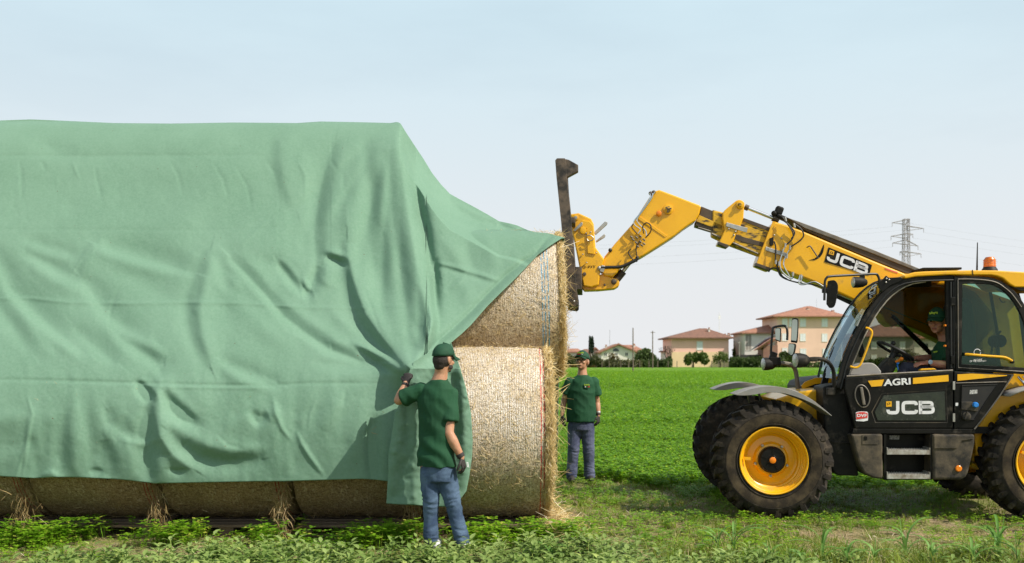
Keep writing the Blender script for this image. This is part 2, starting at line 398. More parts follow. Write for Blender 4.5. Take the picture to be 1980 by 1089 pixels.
def scatter(n, x0, x1, y0, y1, keep=None, wedge=True):
    out = []
    xs = rng.uniform(x0, x1, n); ys = np.sqrt(rng.uniform(y0*y0, y1*y1, n)) if wedge else rng.uniform(y0, y1, n)
    for x, y in zip(xs, ys):
        if wedge: x = x*y/y1
        if keep is None or keep(x, y): out.append((x, y, gh(x, y) if y < 19 else .0))
    return np.array(out)
M['clover'] = leaf_mat('clover_leaf', [(.17, .36, .010), (.31, .52, .03), (.11, .27, .012), (.48, .50, .08)], .42, 2.2, (.3, .5, .03))
M['crop'] = leaf_mat('forage_leaf', [(.09, .235, .002), (.22, .44, .006), (.15, .33, .004), (.45, .60, .03)], .35, .45, (.30, .52, .01))
M['weed'] = leaf_mat('pale_weed_leaf', [(.21, .30, .075), (.33, .42, .14), (.15, .23, .05), (.36, .44, .12)], .25, 1.7, (.2, .4, .06))
M['grass'] = leaf_mat('grass_blade', [(.18, .27, .02), (.34, .37, .07), (.12, .23, .014), (.55, .47, .22)], .35, 1.1)
M['straw_loose'] = leaf_mat('dry_straw', [(.42, .32, .15), (.60, .50, .30), (.30, .21, .10), (.7, .62, .45)], .15, 5)

def nz2(x, y, s, o=0): return mnoise.noise(Vector((x*s, y*s, o)))
# forage crop behind the stack, thinning its detail with distance
cv = [clover_variant(.16, 9, .028) for _ in range(7)]
def infield(x, y): return y > field_edge(x)+.9*nz2(x, y, .9, 5)
P = scatter(36000, -2, 13.4, 12.0, 24.0, infield)
P = P[P[:, 0] > -.8]
crop_pts = [P]; crop_s = [rng.uniform(.8, 1.25, len(P))*np.clip((P[:, 1]-12)/1.5, .55, 1)]
P2 = scatter(16000, -2, 28, 23.5, 52); P2 = P2[P2[:, 0] > -1]; crop_pts.append(P2); crop_s.append(rng.uniform(1.3, 2.0, len(P2)))
P3 = scatter(16000, -4, 66, 50, 125); crop_pts.append(P3); P3[:, 2] = .08; crop_s.append(rng.uniform(2.2, 3.2, len(P3)))
bake('forage_crop', cv, np.concatenate(crop_pts), np.concatenate(crop_s), M['crop'], .2, label='dense green forage crop filling the field behind the stack')
# trodden verge: clover and short grass
def verge(x, y):
    if y > 14.4: return False
    d = nz2(x, y, .8, 20)+.5*nz2(x, y, 2.6, 31)
    if x > 4 and y > 13.2: d += .3
    if x > .8 and y > 9.2: d += .22
    if 2 < x < 5.5 and 9 < y < 10.6: d += .15
    return d > .0
P = scatter(9500, -9, 9, 7.2, 14.5, verge)
bake('clover', [clover_variant(.08, 7, .02) for _ in range(5)], P, rng.uniform(.6, 1.35, len(P)), M['clover'], .2, label='low clover growing in patches on the trodden verge')
P = scatter(12000, -9, 9, 7.0, 14.6, lambda x, y: nz2(x, y, .6, 40)+.6*nz2(x, y, 3, 41)+(.2 if x > 1.5 else 0) > -.02)
bake('grass', [blade_variant(8, .07, .0035) for _ in range(6)], P, rng.uniform(.5, 1.3, len(P)), M['grass'], .3, label='short sparse grass on the bare verge')
# denser clover hugging the foot of the stack
fp = []
for _ in range(760):
    x = rv(-5.3, .75); y = random.gauss(9.04, .15)
    if nz2(x, y, 1.7, 60) > (-.11 if x < -1 else -.2): fp.append((x, y, gh(x, y)))
fp = np.array(fp)
bake('clover', [clover_variant(.16, 9, .026) for _ in range(6)], fp, rng.uniform(.5, 1.45, len(fp)), M['clover'], .2, label='taller bright clover along the foot of the stack')
# straw litter
def straw_variant(n=6, L=.12):
    V = []; Q = []
    for i in range(n):
        a = rv(0, 6.28); l = L*rv(.3, 1); d = Vector((math.cos(a), math.sin(a), rv(-.1, .22)))*l; s = Vector((-math.sin(a), math.cos(a), 0))*.002; b = Vector((rv(-.08, .08), rv(-.08, .08), rv(.004, .02))); k = len(V)
        V += [b-s, b+s, b+d+s, b+d-s]; Q.append((k, k+1, k+2, k+3))
    return np.array(V, dtype=np.float64), np.array(Q, dtype=np.int64)
P = scatter(12000, -8, 8, 7.2, 13.6, lambda x, y: nz2(x, y, .7, 80)+(.5 if .2 < x < 4 else .34) > .12)
bake('straw', [straw_variant() for _ in range(6)], P, rng.uniform(.6, 1.4, len(P)), M['straw_loose'], .05, label='scattered dry straw on the ground')
# broad-leaved weeds along the near edge
def near_weeds(x, y):
    lim = 8.33 if x < 1.1 else 8.02
    lim += .22*math.sin(x*2.1+.5)+.3*nz2(x, y, 1.2, 90)
    if x < -2.4: lim -= .2
    if -1.1 < x < .2: lim += .2
    if x > 1.6: lim -= .0
    return y < lim
P = scatter(2000, -6.2, 2.3, 6.6, 8.9, near_weeds, False)
bake('weeds', [weed_variant(rv(.12, .2), random.randint(8, 14)) for _ in range(12)], P, rng.uniform(.55, 1.35, len(P)), M['weed'], .18, label='broad-leaved pale green weeds along the near edge')
P = scatter(230, 2.0, 6, 6.8, 8.5, None, False)
bake('weeds', [weed_variant(.17, 11) for _ in range(5)], P, rng.uniform(.5, 1.0, len(P)), M['weed'], .2, label='sparse broad-leaved weeds below the machine')
P = scatter(900, 1.2, 6, 6.8, 8.6, None, False)
bake('grass', [blade_variant(8, .22, .006, .9) for _ in range(6)], P, rng.uniform(.4, 1.2, len(P)), M['grass'], .3, label='longer loose grass below the machine')
# tall grass plants, each one by itself
def tall_grass(x, y, h, label, lean=0):
    V = []; Q = []; gz = gh(x, y)
    for i in range(random.randint(6, 8)):
        a = rv(0, 6.28); d = Vector((math.cos(a)+lean, math.sin(a)*.6, 0)); d.normalize(); s = Vector((-d.y, d.x, 0)); z0 = h*rv(.05, .5); h_ = h*1.2; L = h_*rv(.5, .95); k = len(V); w = rv(.012, .019)
        for j in range(7):
            t = j/6; c = Vector((0, 0, z0))+d*(L*.75*t**1.6)+Vector((0, 0, L*(t-.62*t*t*1.1))); ww = w*(.5+1.2*t)*(1-t)**.6+.0008; V += [c+s*ww, c, c-s*ww]
            V[-2] = c-Vector((0, 0, ww*.5))
        for j in range(6): Q += [(k+3*j, k+3*j+1, k+3*j+4, k+3*j+3), (k+3*j+1, k+3*j+2, k+3*j+5, k+3*j+4)]
    k = len(V)
    for j in range(5):
        c = Vector((lean*.06*j, 0, h*.8*j/4)); V += [c+Vector((.0035, 0, 0)), c-Vector((.0035, 0, 0))]
    for j in range(4): Q.append((k+2*j, k+2*j+1, k+2*j+3, k+2*j+2))
    o = link_mesh('grass_plant', quad_mesh('grass_plant', np.array(V), np.array(Q)), M['tallgrass'], smooth=True)
    o.location = (x, y, gz); tag(o, label, 'grass plant', 'tall grass plants along the near edge')
M['tallgrass'] = leaf_mat('tall_grass_blade', [(.15, .31, .06), (.26, .43, .12), (.11, .25, .04)], .3, 3)
for (px, y, h, lab) in ((1390, 8.35, .36, 'arching grass plant with thin stem before the nearest front wheel'),
        (1418, 8.2, .46, 'tall upright grass plant leaning beside the front tyre foot'),
        (1590, 8.1, .42, 'bushy arching grass plant right of the front wheel'),
        (1640, 8.0, .30, 'short grass plant between two arching clumps under the door'),
        (1690, 8.1, .30, 'drooping low grass plant below the boarding steps'),
        (1752, 8.25, .50, 'tallest straight grass plant below the boarding steps'),
        (1800, 7.9, .32, 'broad bladed grass plant right of the straight one'),
        (1880, 7.9, .34, 'small spreading grass plant under the tank box'),
        (1930, 8.15, .50, 'large arching grass plant by the rear wheel'),
        (1968, 8.0, .40, 'grass plant at the right edge under the rear wheel'),
        (1062, 8.05, .24, 'small grass plant among the weeds below the bale end'),
        (1490, 7.95, .30, 'thin leaning grass plant under the front wheel'),
        (1550, 7.8, .26, 'low grass plant between the wheel and the steps')):
    tall_grass((px-HX)/F*y, y, h, lab, rv(-.3, .3))
# soft ridge where weeds and mown verge meet is covered by the plants above

# ------------------------------------------------------------------ far background
M['roof'] = pm('clay_roof', (.38, .18, .115), (.28, .13, .085), 1.2, .85, 0, .4, 4, stretch=(1, 1, 1))
M['roof_brown'] = pm('brown_roof', (.24, .12, .08), (.16, .085, .06), 1.5, .85, 0, .4, 4)
M['wall_pink'] = pm('pink_render', (.90, .53, .44), (.82, .48, .39), .4, .9)
M['wall_peach'] = pm('peach_render', (.84, .61, .38), (.76, .54, .33), .4, .9)
M['wall_tan'] = pm('tan_render', (.86, .57, .44), (.78, .51, .39), .3, .9)
M['wall_white'] = pm('white_render', (.78, .74, .66), (.70, .66, .58), .5, .9)
M['wall_grey'] = pm('grey_render', (.36, .32, .27), (.30, .27, .23), .5, .9)
M['shutter'] = pm('pale_shutter', (.82, .82, .84), (.72, .73, .76), 2, .7)
M['dark_win'] = pm('dark_window', (.05, .06, .07), (.1, .11, .12), 2, .3)
M['wood'] = pm('weathered_pole', (.20, .15, .11), (.13, .10, .08), 3, .9, stretch=(8, 8, .6))
M['bark'] = pm('bark', (.10, .07, .05), (.06, .045, .03), 6, .95)
M['pylon'] = pm('galvanised_lattice', (.33, .31, .31), (.26, .23, .22), 1, .6, 0)
M['wire'] = pm('power_line', (.30, .32, .34), None, 1, .6)
def W(px, py, Y): return at(px, py, Y)
def gx(px, Y): return (px-HX)/F*Y
def gz_(py, Y): return CH-(py-HY)/F*Y
def house(name, label, x0, x1, pe, pr, Y, wallm, roofm, depth=11, over=1.1, ridge=None, windows=(), chimneys=(), lower=None, gable=False):
    e = empty(name, (gx((x0+x1)/2, Y), Y, 0)); tag(e, label, 'house')
    ox = e.location.x; X0, X1 = gx(x0, Y)-ox, gx(x1, Y)-ox; ze = gz_(pe, Y); zr = gz_(pr, Y+depth/2)
    w = MB(); w.box((X0, 0, -.3), (X1, depth, ze))
    if lower: w.box((X0-.03, -.04, -.3), (X1+.03, -.005, gz_(lower[0], Y)), 1)
    if gable:
        c = (X0+X1)/2; w.prism([(X0, 0, ze), (X1, 0, ze), (c, 0, zr)], [(X0, depth, ze), (X1, depth, ze), (c, depth, zr)])
    w.build('wall', [wallm, lower[1]] if lower else wallm, e)
    r = MB(); a, b = (ridge[0], ridge[1]) if ridge else (x0+(x1-x0)*.35, x0+(x1-x0)*.65)
    if gable:
        c = (X0+X1)/2; t = .35
        r.prism([(X0-over, -over, ze-.3), (c, -over, zr+.1), (X1+over, -over, ze-.3), (X1+over, -over, ze-.3+t), (c, -over, zr+.1+t), (X0-over, -over, ze-.3+t)],
                [(X0-over, depth+over, ze-.3), (c, depth+over, zr+.1), (X1+over, depth+over, ze-.3), (X1+over, depth+over, ze-.3+t), (c, depth+over, zr+.1+t), (X0-over, depth+over, ze-.3+t)])
    else:
        A, B = gx(a, Y+depth/2)-ox, gx(b, Y+depth/2)-ox
        base = [(X0-over, -over, ze), (X1+over, -over, ze), (X1+over, depth+over, ze), (X0-over, depth+over, ze)]
        low = [(x, y, z+.28) for x, y, z in base]
        r.prism(base, low)
        r.add(low+[(A, depth/2, zr), (B, depth/2, zr)], [(0, 1, 5, 4), (1, 2, 5), (2, 3, 4, 5), (3, 0, 4)])
    ro = r.build('roof', roofm, e)
    for i, (cx, cy, cw, ct) in enumerate(chimneys):   # pixel centre x, base y, width px, top y
        cYl = depth*.3; m = MB(); xx = gx(cx, Y+cYl)-ox; hw = cw/2/F*Y
        m.box((xx-hw, cYl-.4, gz_(cy, Y)-.8), (xx+hw, cYl+.4, gz_(ct, Y)-.25)); m.box((xx-hw*.7, cYl-.35, gz_(ct, Y)-.25), (xx+hw*.7, cYl+.35, gz_(ct, Y)+.1), 1)
        m.box((xx-hw-.1, cYl-.5, gz_(ct, Y)-.35), (xx+hw+.1, cYl+.5, gz_(ct, Y)-.25), 0)
        m.build('chimney', [M['wall_white'], M['roof']], ro)
    for (cx, cy, ww, wh, mm) in windows:
        m = MB(); X, Z = gx(cx, Y)-ox, gz_(cy, Y); hw, hh = ww/2/F*Y, wh/2/F*Y
        m.box((X-hw, -.05, Z-hh), (X+hw, .05, Z+hh)); wo_ = m.build('window', mm, e)
        m = MB(); t = .14
        m.box((X-hw-t, -.09, Z-hh-t), (X+hw+t, .0, Z-hh)); m.box((X-hw-t, -.07, Z+hh), (X+hw+t, .0, Z+hh+t)); m.box((X-hw-t, -.07, Z-hh), (X-hw, .0, Z+hh)); m.box((X+hw, -.07, Z-hh), (X+hw+t, .0, Z+hh))
        m.box((X-.04, -.065, Z-hh), (X+.04, -.05, Z+hh), 0)
        m.build('frame', M['wall_white'], wo_)
    return e
sh, dk = M['shutter'], M['dark_win']
house('house', 'two-storey pink house with a hipped brown roof behind garden bushes', 1299, 1409, 655, 635, 235, M['wall_pink'], M['roof_brown'], 14, 1.1, (1352, 1366),
      [(1353, 668.5, 10, 15, sh)], [(1364, 650, 6, 641), (1371, 640, 3, 633), (1409, 649, 5, 644), (1402, 649, 3, 645)], (680.5, M['wall_peach']))
house('house', 'tall three-storey tan house with rows of white shuttered windows', 1503, 1627, 613.5, 592, 230, M['wall_tan'], M['roof'], 14, 1.25, (1560, 1568),
      [(1517.5, 624, 9, 15, sh), (1531, 624, 9, 15, sh), (1552.5, 624, 10, 15, sh), (1594.5, 624, 10, 15, sh),
       (1517.5, 652, 9, 13, sh), (1552.5, 652.5, 9, 13, sh), (1594.5, 653, 9, 14, sh), (1517.5, 680, 9, 13, sh), (1553, 682, 10, 14, sh), (1596, 682, 9, 14, sh)],
      [(1562, 606, 4.5, 594), (1567, 609, 8, 600), (1610, 608, 7.5, 599)])
house('house', 'cream house with a red hipped roof left of the tall tan house', 1440, 1504, 645.5, 628, 232, M['wall_white'], M['roof'], 12, .9, (1486, 1500),
      [(1447, 662, 11, 30, M['wall_grey'])], [(1488, 644, 7, 633)])
house('house', 'white gabled villa with an arched attic window', 1163, 1229, 681, 668.5, 238, M['wall_white'], M['roof'], 12, .8, None,
      [(1171, 686, 5, 6, dk), (1211.5, 685, 5, 6, dk), (1191, 685, 6, 5, dk)], [(1172, 676, 4, 667)], None, True)
house('house', 'low white house with a long red roof behind the gabled villa', 1186, 1240, 680, 667, 252, M['wall_white'], M['roof'], 12, .8, (1196, 1225), [(1228, 688, 5, 6, dk)], [(1226, 671, 5, 665), (1196, 668, 4, 664)])
house('house', 'small white terrace house with a red roof beside the bale edge', 1094, 1123, 682, 674, 262, M['wall_white'], M['roof'], 9, .6, (1100, 1117), [(1112, 690, 5, 5, M['roof'])], [(1099, 676, 4, 672)])
house('house', 'small white house with dark roof panels behind the standing man', 1122, 1144, 684, 675, 258, M['wall_white'], M['roof_brown'], 9, .5, None, [(1130, 689, 4, 5, dk)], ())
house('house', 'narrow white gabled house right of the standing man', 1143, 1160, 683, 675, 250, M['wall_white'], M['roof'], 9, .5, None, [(1150, 690, 4, 5, dk)], (), None, True)
house('house', 'little white outbuilding with a red roof left of the pink house', 1287, 1300, 681, 676, 244, M['wall_white'], M['roof'], 8, .5, None, [(1293, 690, 3, 8, dk)], ())
house('house', 'grey-tan house with a broad roof seen through the cab', 1668, 1766, 652, 624, 226, M['wall_grey'], M['roof_brown'], 14, 1.2, (1712, 1726),
      [(1690, 668, 9, 13, sh), (1716, 668, 9, 13, sh), (1745, 668, 9, 13, sh), (1690, 693, 9, 12, sh), (1720, 693, 9, 12, sh)], [(1727, 640, 7, 630)])
house('house', 'white house with a red roof seen between the cab bars', 1768, 1850, 655, 634, 240, M['wall_white'], M['roof'], 12, 1, (1795, 1825), [(1790, 670, 8, 12, dk), (1815, 670, 8, 12, dk)], ())
# arched attic window
m = MB(); Yv = 237.85; cx_, cz_ = gx(1191, Yv), gz_(679.5, Yv)
arc = [(cx_+.75*math.cos(t), Yv, cz_+.75*math.sin(t)) for t in np.linspace(0, math.pi, 10)]
m.prism(arc, [(x, y+.06, z) for x, y, z in arc])
villa = [o for o in C.objects if o.get('label') == 'white gabled villa with an arched attic window'][0]
wo_ = m.build('attic_window', dk, villa); wo_.matrix_parent_inverse = Matrix.Translation(-villa.location)
# lean-to roofs and carport in front of the cream house
e = empty('shed', (gx(1480, 225), 225, 0)); tag(e, 'low shed with slanted blue and pink roof sheets before the cream house', 'shed')
def shed_part(name, pts, th, mat):
    m = MB(); A = [W(x, y, Yq)-e.location for x, y, Yq in pts]; m.prism(A, [a+Vector((0, 0, -th)) for a in A]); m.build(name, mat, e)
M['blue_sheet'] = pm('blue_grey_sheet', (.10, .13, .18), (.14, .17, .22), 1, .5); M['pink_sheet'] = pm('faded_pink_sheet', (.60, .28, .27), (.5, .22, .2), 1, .6)
shed_part('blue_roof_sheet', [(1451, 677, 222), (1480, 655, 222), (1503, 645, 230), (1480, 662, 230)], .15, M['blue_sheet'])
shed_part('pink_roof_sheet', [(1457, 677, 221), (1490, 655, 221), (1507, 652, 228), (1474, 674, 228)], .15, M['pink_sheet'])
m = MB(); m.box((gx(1478, 224)-e.location.x, 0, 0), (gx(1506, 224)-e.location.x, 5, gz_(668, 224))); m.build('wall', pm('brown_brick', (.30, .17, .12), (.25, .13, .1), 1, .9), e)
m = MB(); m.box((gx(1436, 224)-e.location.x, 2, 0), (gx(1478, 224)-e.location.x, 6, gz_(686, 224))); m.build('dark_netting', pm('dark_netting', (.03, .03, .03), (.05, .045, .04), 1, .9), e)

# trees and bushes: limbs plus many leaf clumps
def crown_mesh(cs, n, leaf, seed=0):
    """cs: list of (centre, radii); leaf-clump quads spread through the volume, gaps between"""
    r2 = np.random.default_rng(seed); Vs = []; tot = sum(c[1][0]*c[1][2] for c in cs)
    for c, r in cs:
        k = max(12, int(n*r[0]*r[2]/tot)); d = r2.normal(size=(k, 3)); d /= np.linalg.norm(d, axis=1)[:, None]; rad = r2.uniform(.15, 1, k)**.45
        p = np.array(c)+d*rad[:, None]*np.array(r)*(1+.16*np.sin(d[:, 0]*7+seed)*np.cos(d[:, 2]*6))[:, None]
        a = r2.normal(size=(k, 3)); a /= np.linalg.norm(a, axis=1)[:, None]; b = np.cross(a, r2.normal(size=(k, 3))); b /= np.linalg.norm(b, axis=1)[:, None]
        s = leaf*r2.uniform(.5, 1.2, k)[:, None]; Vs.append(np.stack([p-a*s, p+b*s*.6, p+a*s, p-b*s*.6], 1).reshape(-1, 3))
    V = np.concatenate(Vs); return V, np.arange(len(V)).reshape(-1, 4)
def tree(label, px, base, Y, blobs, mat, name='tree', n=900, leaf=.35, cat='tree', trunk=True, group=None, tw=.22):
    """blobs in photo pixels: (x, y, rx, ry); depth follows rx"""
    loc = Vector((gx(px, Y), Y, 0)); e = empty(name, loc); tag(e, label, cat, group); s = Y/F
    cs = [((gx(x, Y)-loc.x, random.uniform(-.3, .3)*rx*s, gz_(y, Y)), (rx*s, rx*s*.9, ry*s)) for x, y, rx, ry in blobs]
    V, Q = crown_mesh(cs, n, leaf, int(px)); link_mesh('crown', quad_mesh('crown', V, Q), mat, e)
    if trunk:
        m = MB(); top = cs[0][0]; m.tube([(0, 0, -.2), (.1, 0, top[2]*.5), (top[0]*.5, 0, top[2])], [tw, tw*.8, tw*.3], 7)
        for c, r in cs[:5]:
            m.tube([(top[0]*.2, 0, top[2]*.55), ((c[0]+top[0]*.3)*.6, c[1]*.5, (c[2]+top[2]*.6)*.55), c], [tw*.5, tw*.3, tw*.1], 5)
        m.build('trunk', M['bark'], e)
    return e
T1 = leaf_mat('dark_tree_leaf', [(.07, .11, .03), (.12, .17, .05), (.05, .08, .022)], .3, .3)
T2 = leaf_mat('mid_tree_leaf', [(.08, .13, .02), (.15, .20, .04), (.06, .10, .02)], .3, .3)
T3 = leaf_mat('olive_tree_leaf', [(.11, .12, .045), (.17, .17, .07), (.08, .09, .035)], .25, .3)
T4 = leaf_mat('autumn_leaf', [(.17, .12, .03), (.26, .17, .05), (.10, .09, .03)], .3, .3)
T5 = leaf_mat('cypress_leaf', [(.03, .055, .03), (.05, .08, .045), (.022, .04, .022)], .15, .3)
tree('left slim dark cypress of the pair behind the roofs', 1141, 712, 246, [(1141, 668, 2.4, 18), (1141, 660, 1.8, 10)], T5, 'cypress', 700, .3, group='cypresses behind the roofs')
tree('right slim dark cypress of the pair behind the roofs', 1145.5, 712, 244, [(1145.5, 668, 2.6, 18), (1145, 661, 1.8, 10)], T5, 'cypress', 700, .3, group='cypresses behind the roofs')
tree('rounded dark green tree right of the white villa', 1248, 712, 224, [(1244, 686, 13, 11), (1256, 690, 12, 10), (1236, 692, 10, 9), (1250, 680, 9, 7), (1263, 694, 8, 8)], T1, n=2200, leaf=.3)
tree('yellowing thin tree before the white villa', 1184, 712, 226, [(1182, 690, 7, 9), (1190, 694, 8, 8), (1177, 700, 8, 7)], T4, n=500, leaf=.22)
tree('olive green tree left of the standing man', 1102, 712, 218, [(1100, 693, 9, 9), (1108, 697, 8, 8), (1094, 698, 7, 8)], T3, n=1300, leaf=.28)
tree('olive green tree right of the standing man', 1152, 712, 218, [(1150, 695, 9, 8), (1157, 699, 7, 7), (1144, 700, 7, 7)], T3, n=1300, leaf=.28)
tree('leafy green tree behind the pink house corner', 1430, 712, 242, [(1430, 668, 9, 13), (1436, 680, 10, 12), (1424, 684, 8, 14), (1431, 656, 5, 6)], T2, n=2000, leaf=.32)
tree('bushy green tree before the pink house wall', 1340, 712, 222, [(1333, 692, 10, 9), (1346, 691, 10, 10), (1358, 690, 11, 9), (1363, 697, 9, 9), (1330, 699, 8, 8)], T2, n=2600, leaf=.28)
tree('thin yellow-green tree right of the pink wall bushes', 1392, 712, 222, [(1384, 695, 7, 10), (1394, 688, 9, 9), (1402, 693, 7, 10)], T2, n=650, leaf=.24)
tree('dark shrub left of the pink house wall', 1296, 712, 226, [(1295, 697, 5, 9), (1290, 700, 5, 8)], T1, n=500, leaf=.25)
tree('dark conifer shrub beside the tall tan house', 1520, 712, 222, [(1515, 686, 9, 7), (1524, 690, 8, 8), (1512, 696, 10, 8)], T1, n=1100, leaf=.28)
tree('yellow-green bush under the tall tan house', 1530, 712, 220, [(1530, 697, 9, 10), (1522, 702, 8, 7), (1540, 703, 8, 6)], T2, n=1100, leaf=.25)
tree('tangled shrub seen through the cab by the grey-tan house', 1745, 712, 215, [(1740, 690, 12, 12), (1757, 688, 12, 14), (1772, 694, 10, 12)], T3, n=900, leaf=.25)
tree('green bush seen low through the cab window', 1700, 712, 214, [(1688, 702, 12, 8), (1706, 700, 13, 9), (1672, 704, 10, 7)], T2, n=1500, leaf=.28)
# bare tree
e = empty('bare_tree', (gx(1290, 236), 236, 0)); tag(e, 'leafless spreading tree left of the pink house', 'tree')
m = MB(); s_ = 236/F
def branch(p, d, L, r, lv):
    q = p+d*L; m.tube([p, (p+q)/2+Vector((rv(-.1, .1), rv(-.1, .1), .1))*L*.3, q], [r, r*.8, r*.6], 4, caps=False)
    if lv:
        for _ in range(3):
            nd = (d+Vector((rv(-.75, .75), rv(-.75, .75), rv(-.1, .5)))).normalized(); branch(q, nd, L*.72, r*.6, lv-1)
branch(Vector((0, 0, -.2)), Vector((0, 0, 1)), 2.0, .18, 4); m.build('trunk', M['bark'], e)
# hedges and scrub along the far field edge
def hedge(label, x0, x1, top, Y, mat, n=2500, leaf=.25):
    e = empty('hedge', (gx((x0+x1)/2, Y), Y, 0)); tag(e, label, 'hedge'); k = int((x1-x0)/5)+1; s = Y/F
    cs = [((gx(x, Y)-e.location.x, rv(-.3, .3), gz_(top, Y)*.5), (4.2*s, .8, gz_(top, Y)*.5*rv(.85, 1.12))) for x in np.linspace(x0+2, x1-2, k)]
    V, Q = crown_mesh(cs, n, leaf, int(x0)); link_mesh('leaf_mass', quad_mesh('leaf_mass', V, Q), mat, e)
hedge('clipped dark green hedge below the cream house', 1412, 1482, 690, 219, T1, 5000)
hedge('clipped dark hedge before the tall tan house', 1482, 1560, 695, 221, T1, 3500)
hedge('scrubby brown-green hedge before the white villa', 1162, 1240, 695, 221, T3, 2600)
hedge('dark green hedge left of the pink house', 1238, 1298, 694, 222, T1, 3200)
hedge('dry pale scrub at the foot of the small white houses', 1086, 1164, 702, 222, T4, 1800)
hedge('low hedge behind the telehandler and the cab', 1560, 2040, 699, 216, T1, 9000)
# fence posts of the garden boundary
POSTS = ['at the left end of the villa hedge', 'before the left window of the white villa', 'before the attic window side of the villa', 'left of the tall wooden pole', 'at the left foot of the rounded dark tree', 'at the right foot of the rounded dark tree', 'right of the pole with the crossarm', 'at the dark shrub by the pink house', 'before the left corner of the pink house', 'between the bushes under the pink house window', 'right of the bushy tree before the pink wall', 'under the thin yellow-green tree', 'at the right corner of the pink house']
for i, px in enumerate((1164, 1178, 1200, 1216, 1237, 1255, 1272, 1292, 1309, 1338, 1376, 1389, 1400)):
    m = MB(); Y = 217.5; m.box((gx(px, Y)-.07, Y-.07, 0), (gx(px, Y)+.07, Y+.07, gz_(698, Y)))
    o = m.build('fence_post', M['wood']); tag(o, 'thin fence post '+POSTS[i], 'post', 'fence posts along the far field edge')
def pole(name, label, px, top, Y, r, mat, cat, arm=None, extra=None):
    m = MB(); x = gx(px, Y); m.tube([(x, Y, -.3), (x, Y, gz_(top, Y))], [r, r*.7], 8)
    if arm: m.box((x-arm, Y-.06, gz_(top+3, Y)-.06), (x+arm, Y+.06, gz_(top+3, Y)+.06))
    if extra: m.box((x-extra[0], Y-.1, gz_(extra[1], Y)), (x+extra[0], Y+.1, gz_(extra[2], Y)))
    o = m.build(name, mat); tag(o, label, cat)
pole('utility_pole', 'tall wooden pole standing before the white villa', 1224, 634, 120, .09, M['wood'], 'pole')
pole('utility_pole', 'wooden pole with a short crossarm right of the villa', 1262, 640, 200, .13, M['wood'], 'pole', .45)
pole('utility_pole', 'short grey pole beside the green tree and pink house', 1429.5, 660, 222, .12, M['wall_grey'], 'pole', .35)
pole('antenna_mast', 'thin distant antenna mast with a light head behind the pink house', 1391, 604, 420, .16, M['shutter'], 'mast', None, (.5, 617, 610))
pole('antenna_mast', 'very thin distant mast above the villa', 1179, 638, 400, .10, M['wire'], 'mast')
pole('roof_aerial', 'thin aerial above the tall tan house', 1579, 577, 233, .025, M['wire'], 'aerial')
# lattice pylon
def pylon():
    Y = 330.; e = empty('electricity_pylon', (gx(1752, Y), Y, 0)); tag(e, 'lattice steel pylon with cross arms rising behind the telehandler', 'pylon')
    top = gz_(424, Y); s = Y/F; m = MB()
    def half(z): t = z/top; return (7.5*(1-t)**1.4+5.2)*s*.55*1.0+.35
    zs = list(np.linspace(0, top, 17))
    for a, b in zip(zs[:-1], zs[1:]):
        ha, hb = half(a), half(b); ca = [(-ha, -ha), (ha, -ha), (ha, ha), (-ha, ha)]; cb = [(-hb, -hb), (hb, -hb), (hb, hb), (-hb, hb)]
        for i in range(4):
            j = (i+1) % 4; m.tube([ca[i]+(a,), cb[i]+(b,)], .11, 4, caps=False); m.tube([ca[i]+(a,), cb[j]+(b,)], .06, 4, caps=False); m.tube([ca[j]+(a,), cb[i]+(b,)], .06, 4, caps=False)
            m.tube([cb[i]+(b,), cb[j]+(b,)], .06, 4, caps=False)
    m.build('tower', M['pylon'], e)
    tips = []
    for xl, yl, xr, yr, yc in ((1725, 431, 1757, 424, 425), (1753, 437, 1786, 442, 437), (1723, 457, 1765, 453, 452), (1726, 470, 1775, 476, 464), (1740, 487, 1781, 491, 487)):
        a = MB(); L = Vector((gx(xl, Y)-e.location.x, 0, gz_(yl, Y))); Rr = Vector((gx(xr, Y)-e.location.x, 0, gz_(yr, Y))); c = Vector((0, 0, gz_(yc, Y)))
        for T in (L, Rr):
            for off in (-.5, .5): a.tube([c+Vector((0, off, 0)), T], .12, 4); a.tube([c+Vector((0, off, -1.6)), T], .07, 4)
            a.tube([T, T+Vector((0, 0, -1.3))], .09, 5); tips.append((e.location+T+Vector((0, 0, -1.3))))
        a.build('cross_arm', M['pylon'], e)
    return tips
tips = pylon()
for i, T in enumerate(tips[:8]):
    m = MB(); sgn = -1 if i % 2 == 0 else 1; pts = []
    B = T+Vector((sgn*330, 190*(.6 if sgn > 0 else -.15), -3))
    for k in range(25):
        t = k/24; p = T.lerp(B, t); p.z -= 30*t*(1-t); pts.append(p)
    m.tube(pts, .017, 4, caps=False); o = m.build('power_line', M['wire']); tag(o, '%s power line from the top running off the %s side of the pylon' % (('first', 'second', 'third', 'fourth')[i//2], 'left' if sgn < 0 else 'right'), 'cable', 'power lines off the lattice pylon')
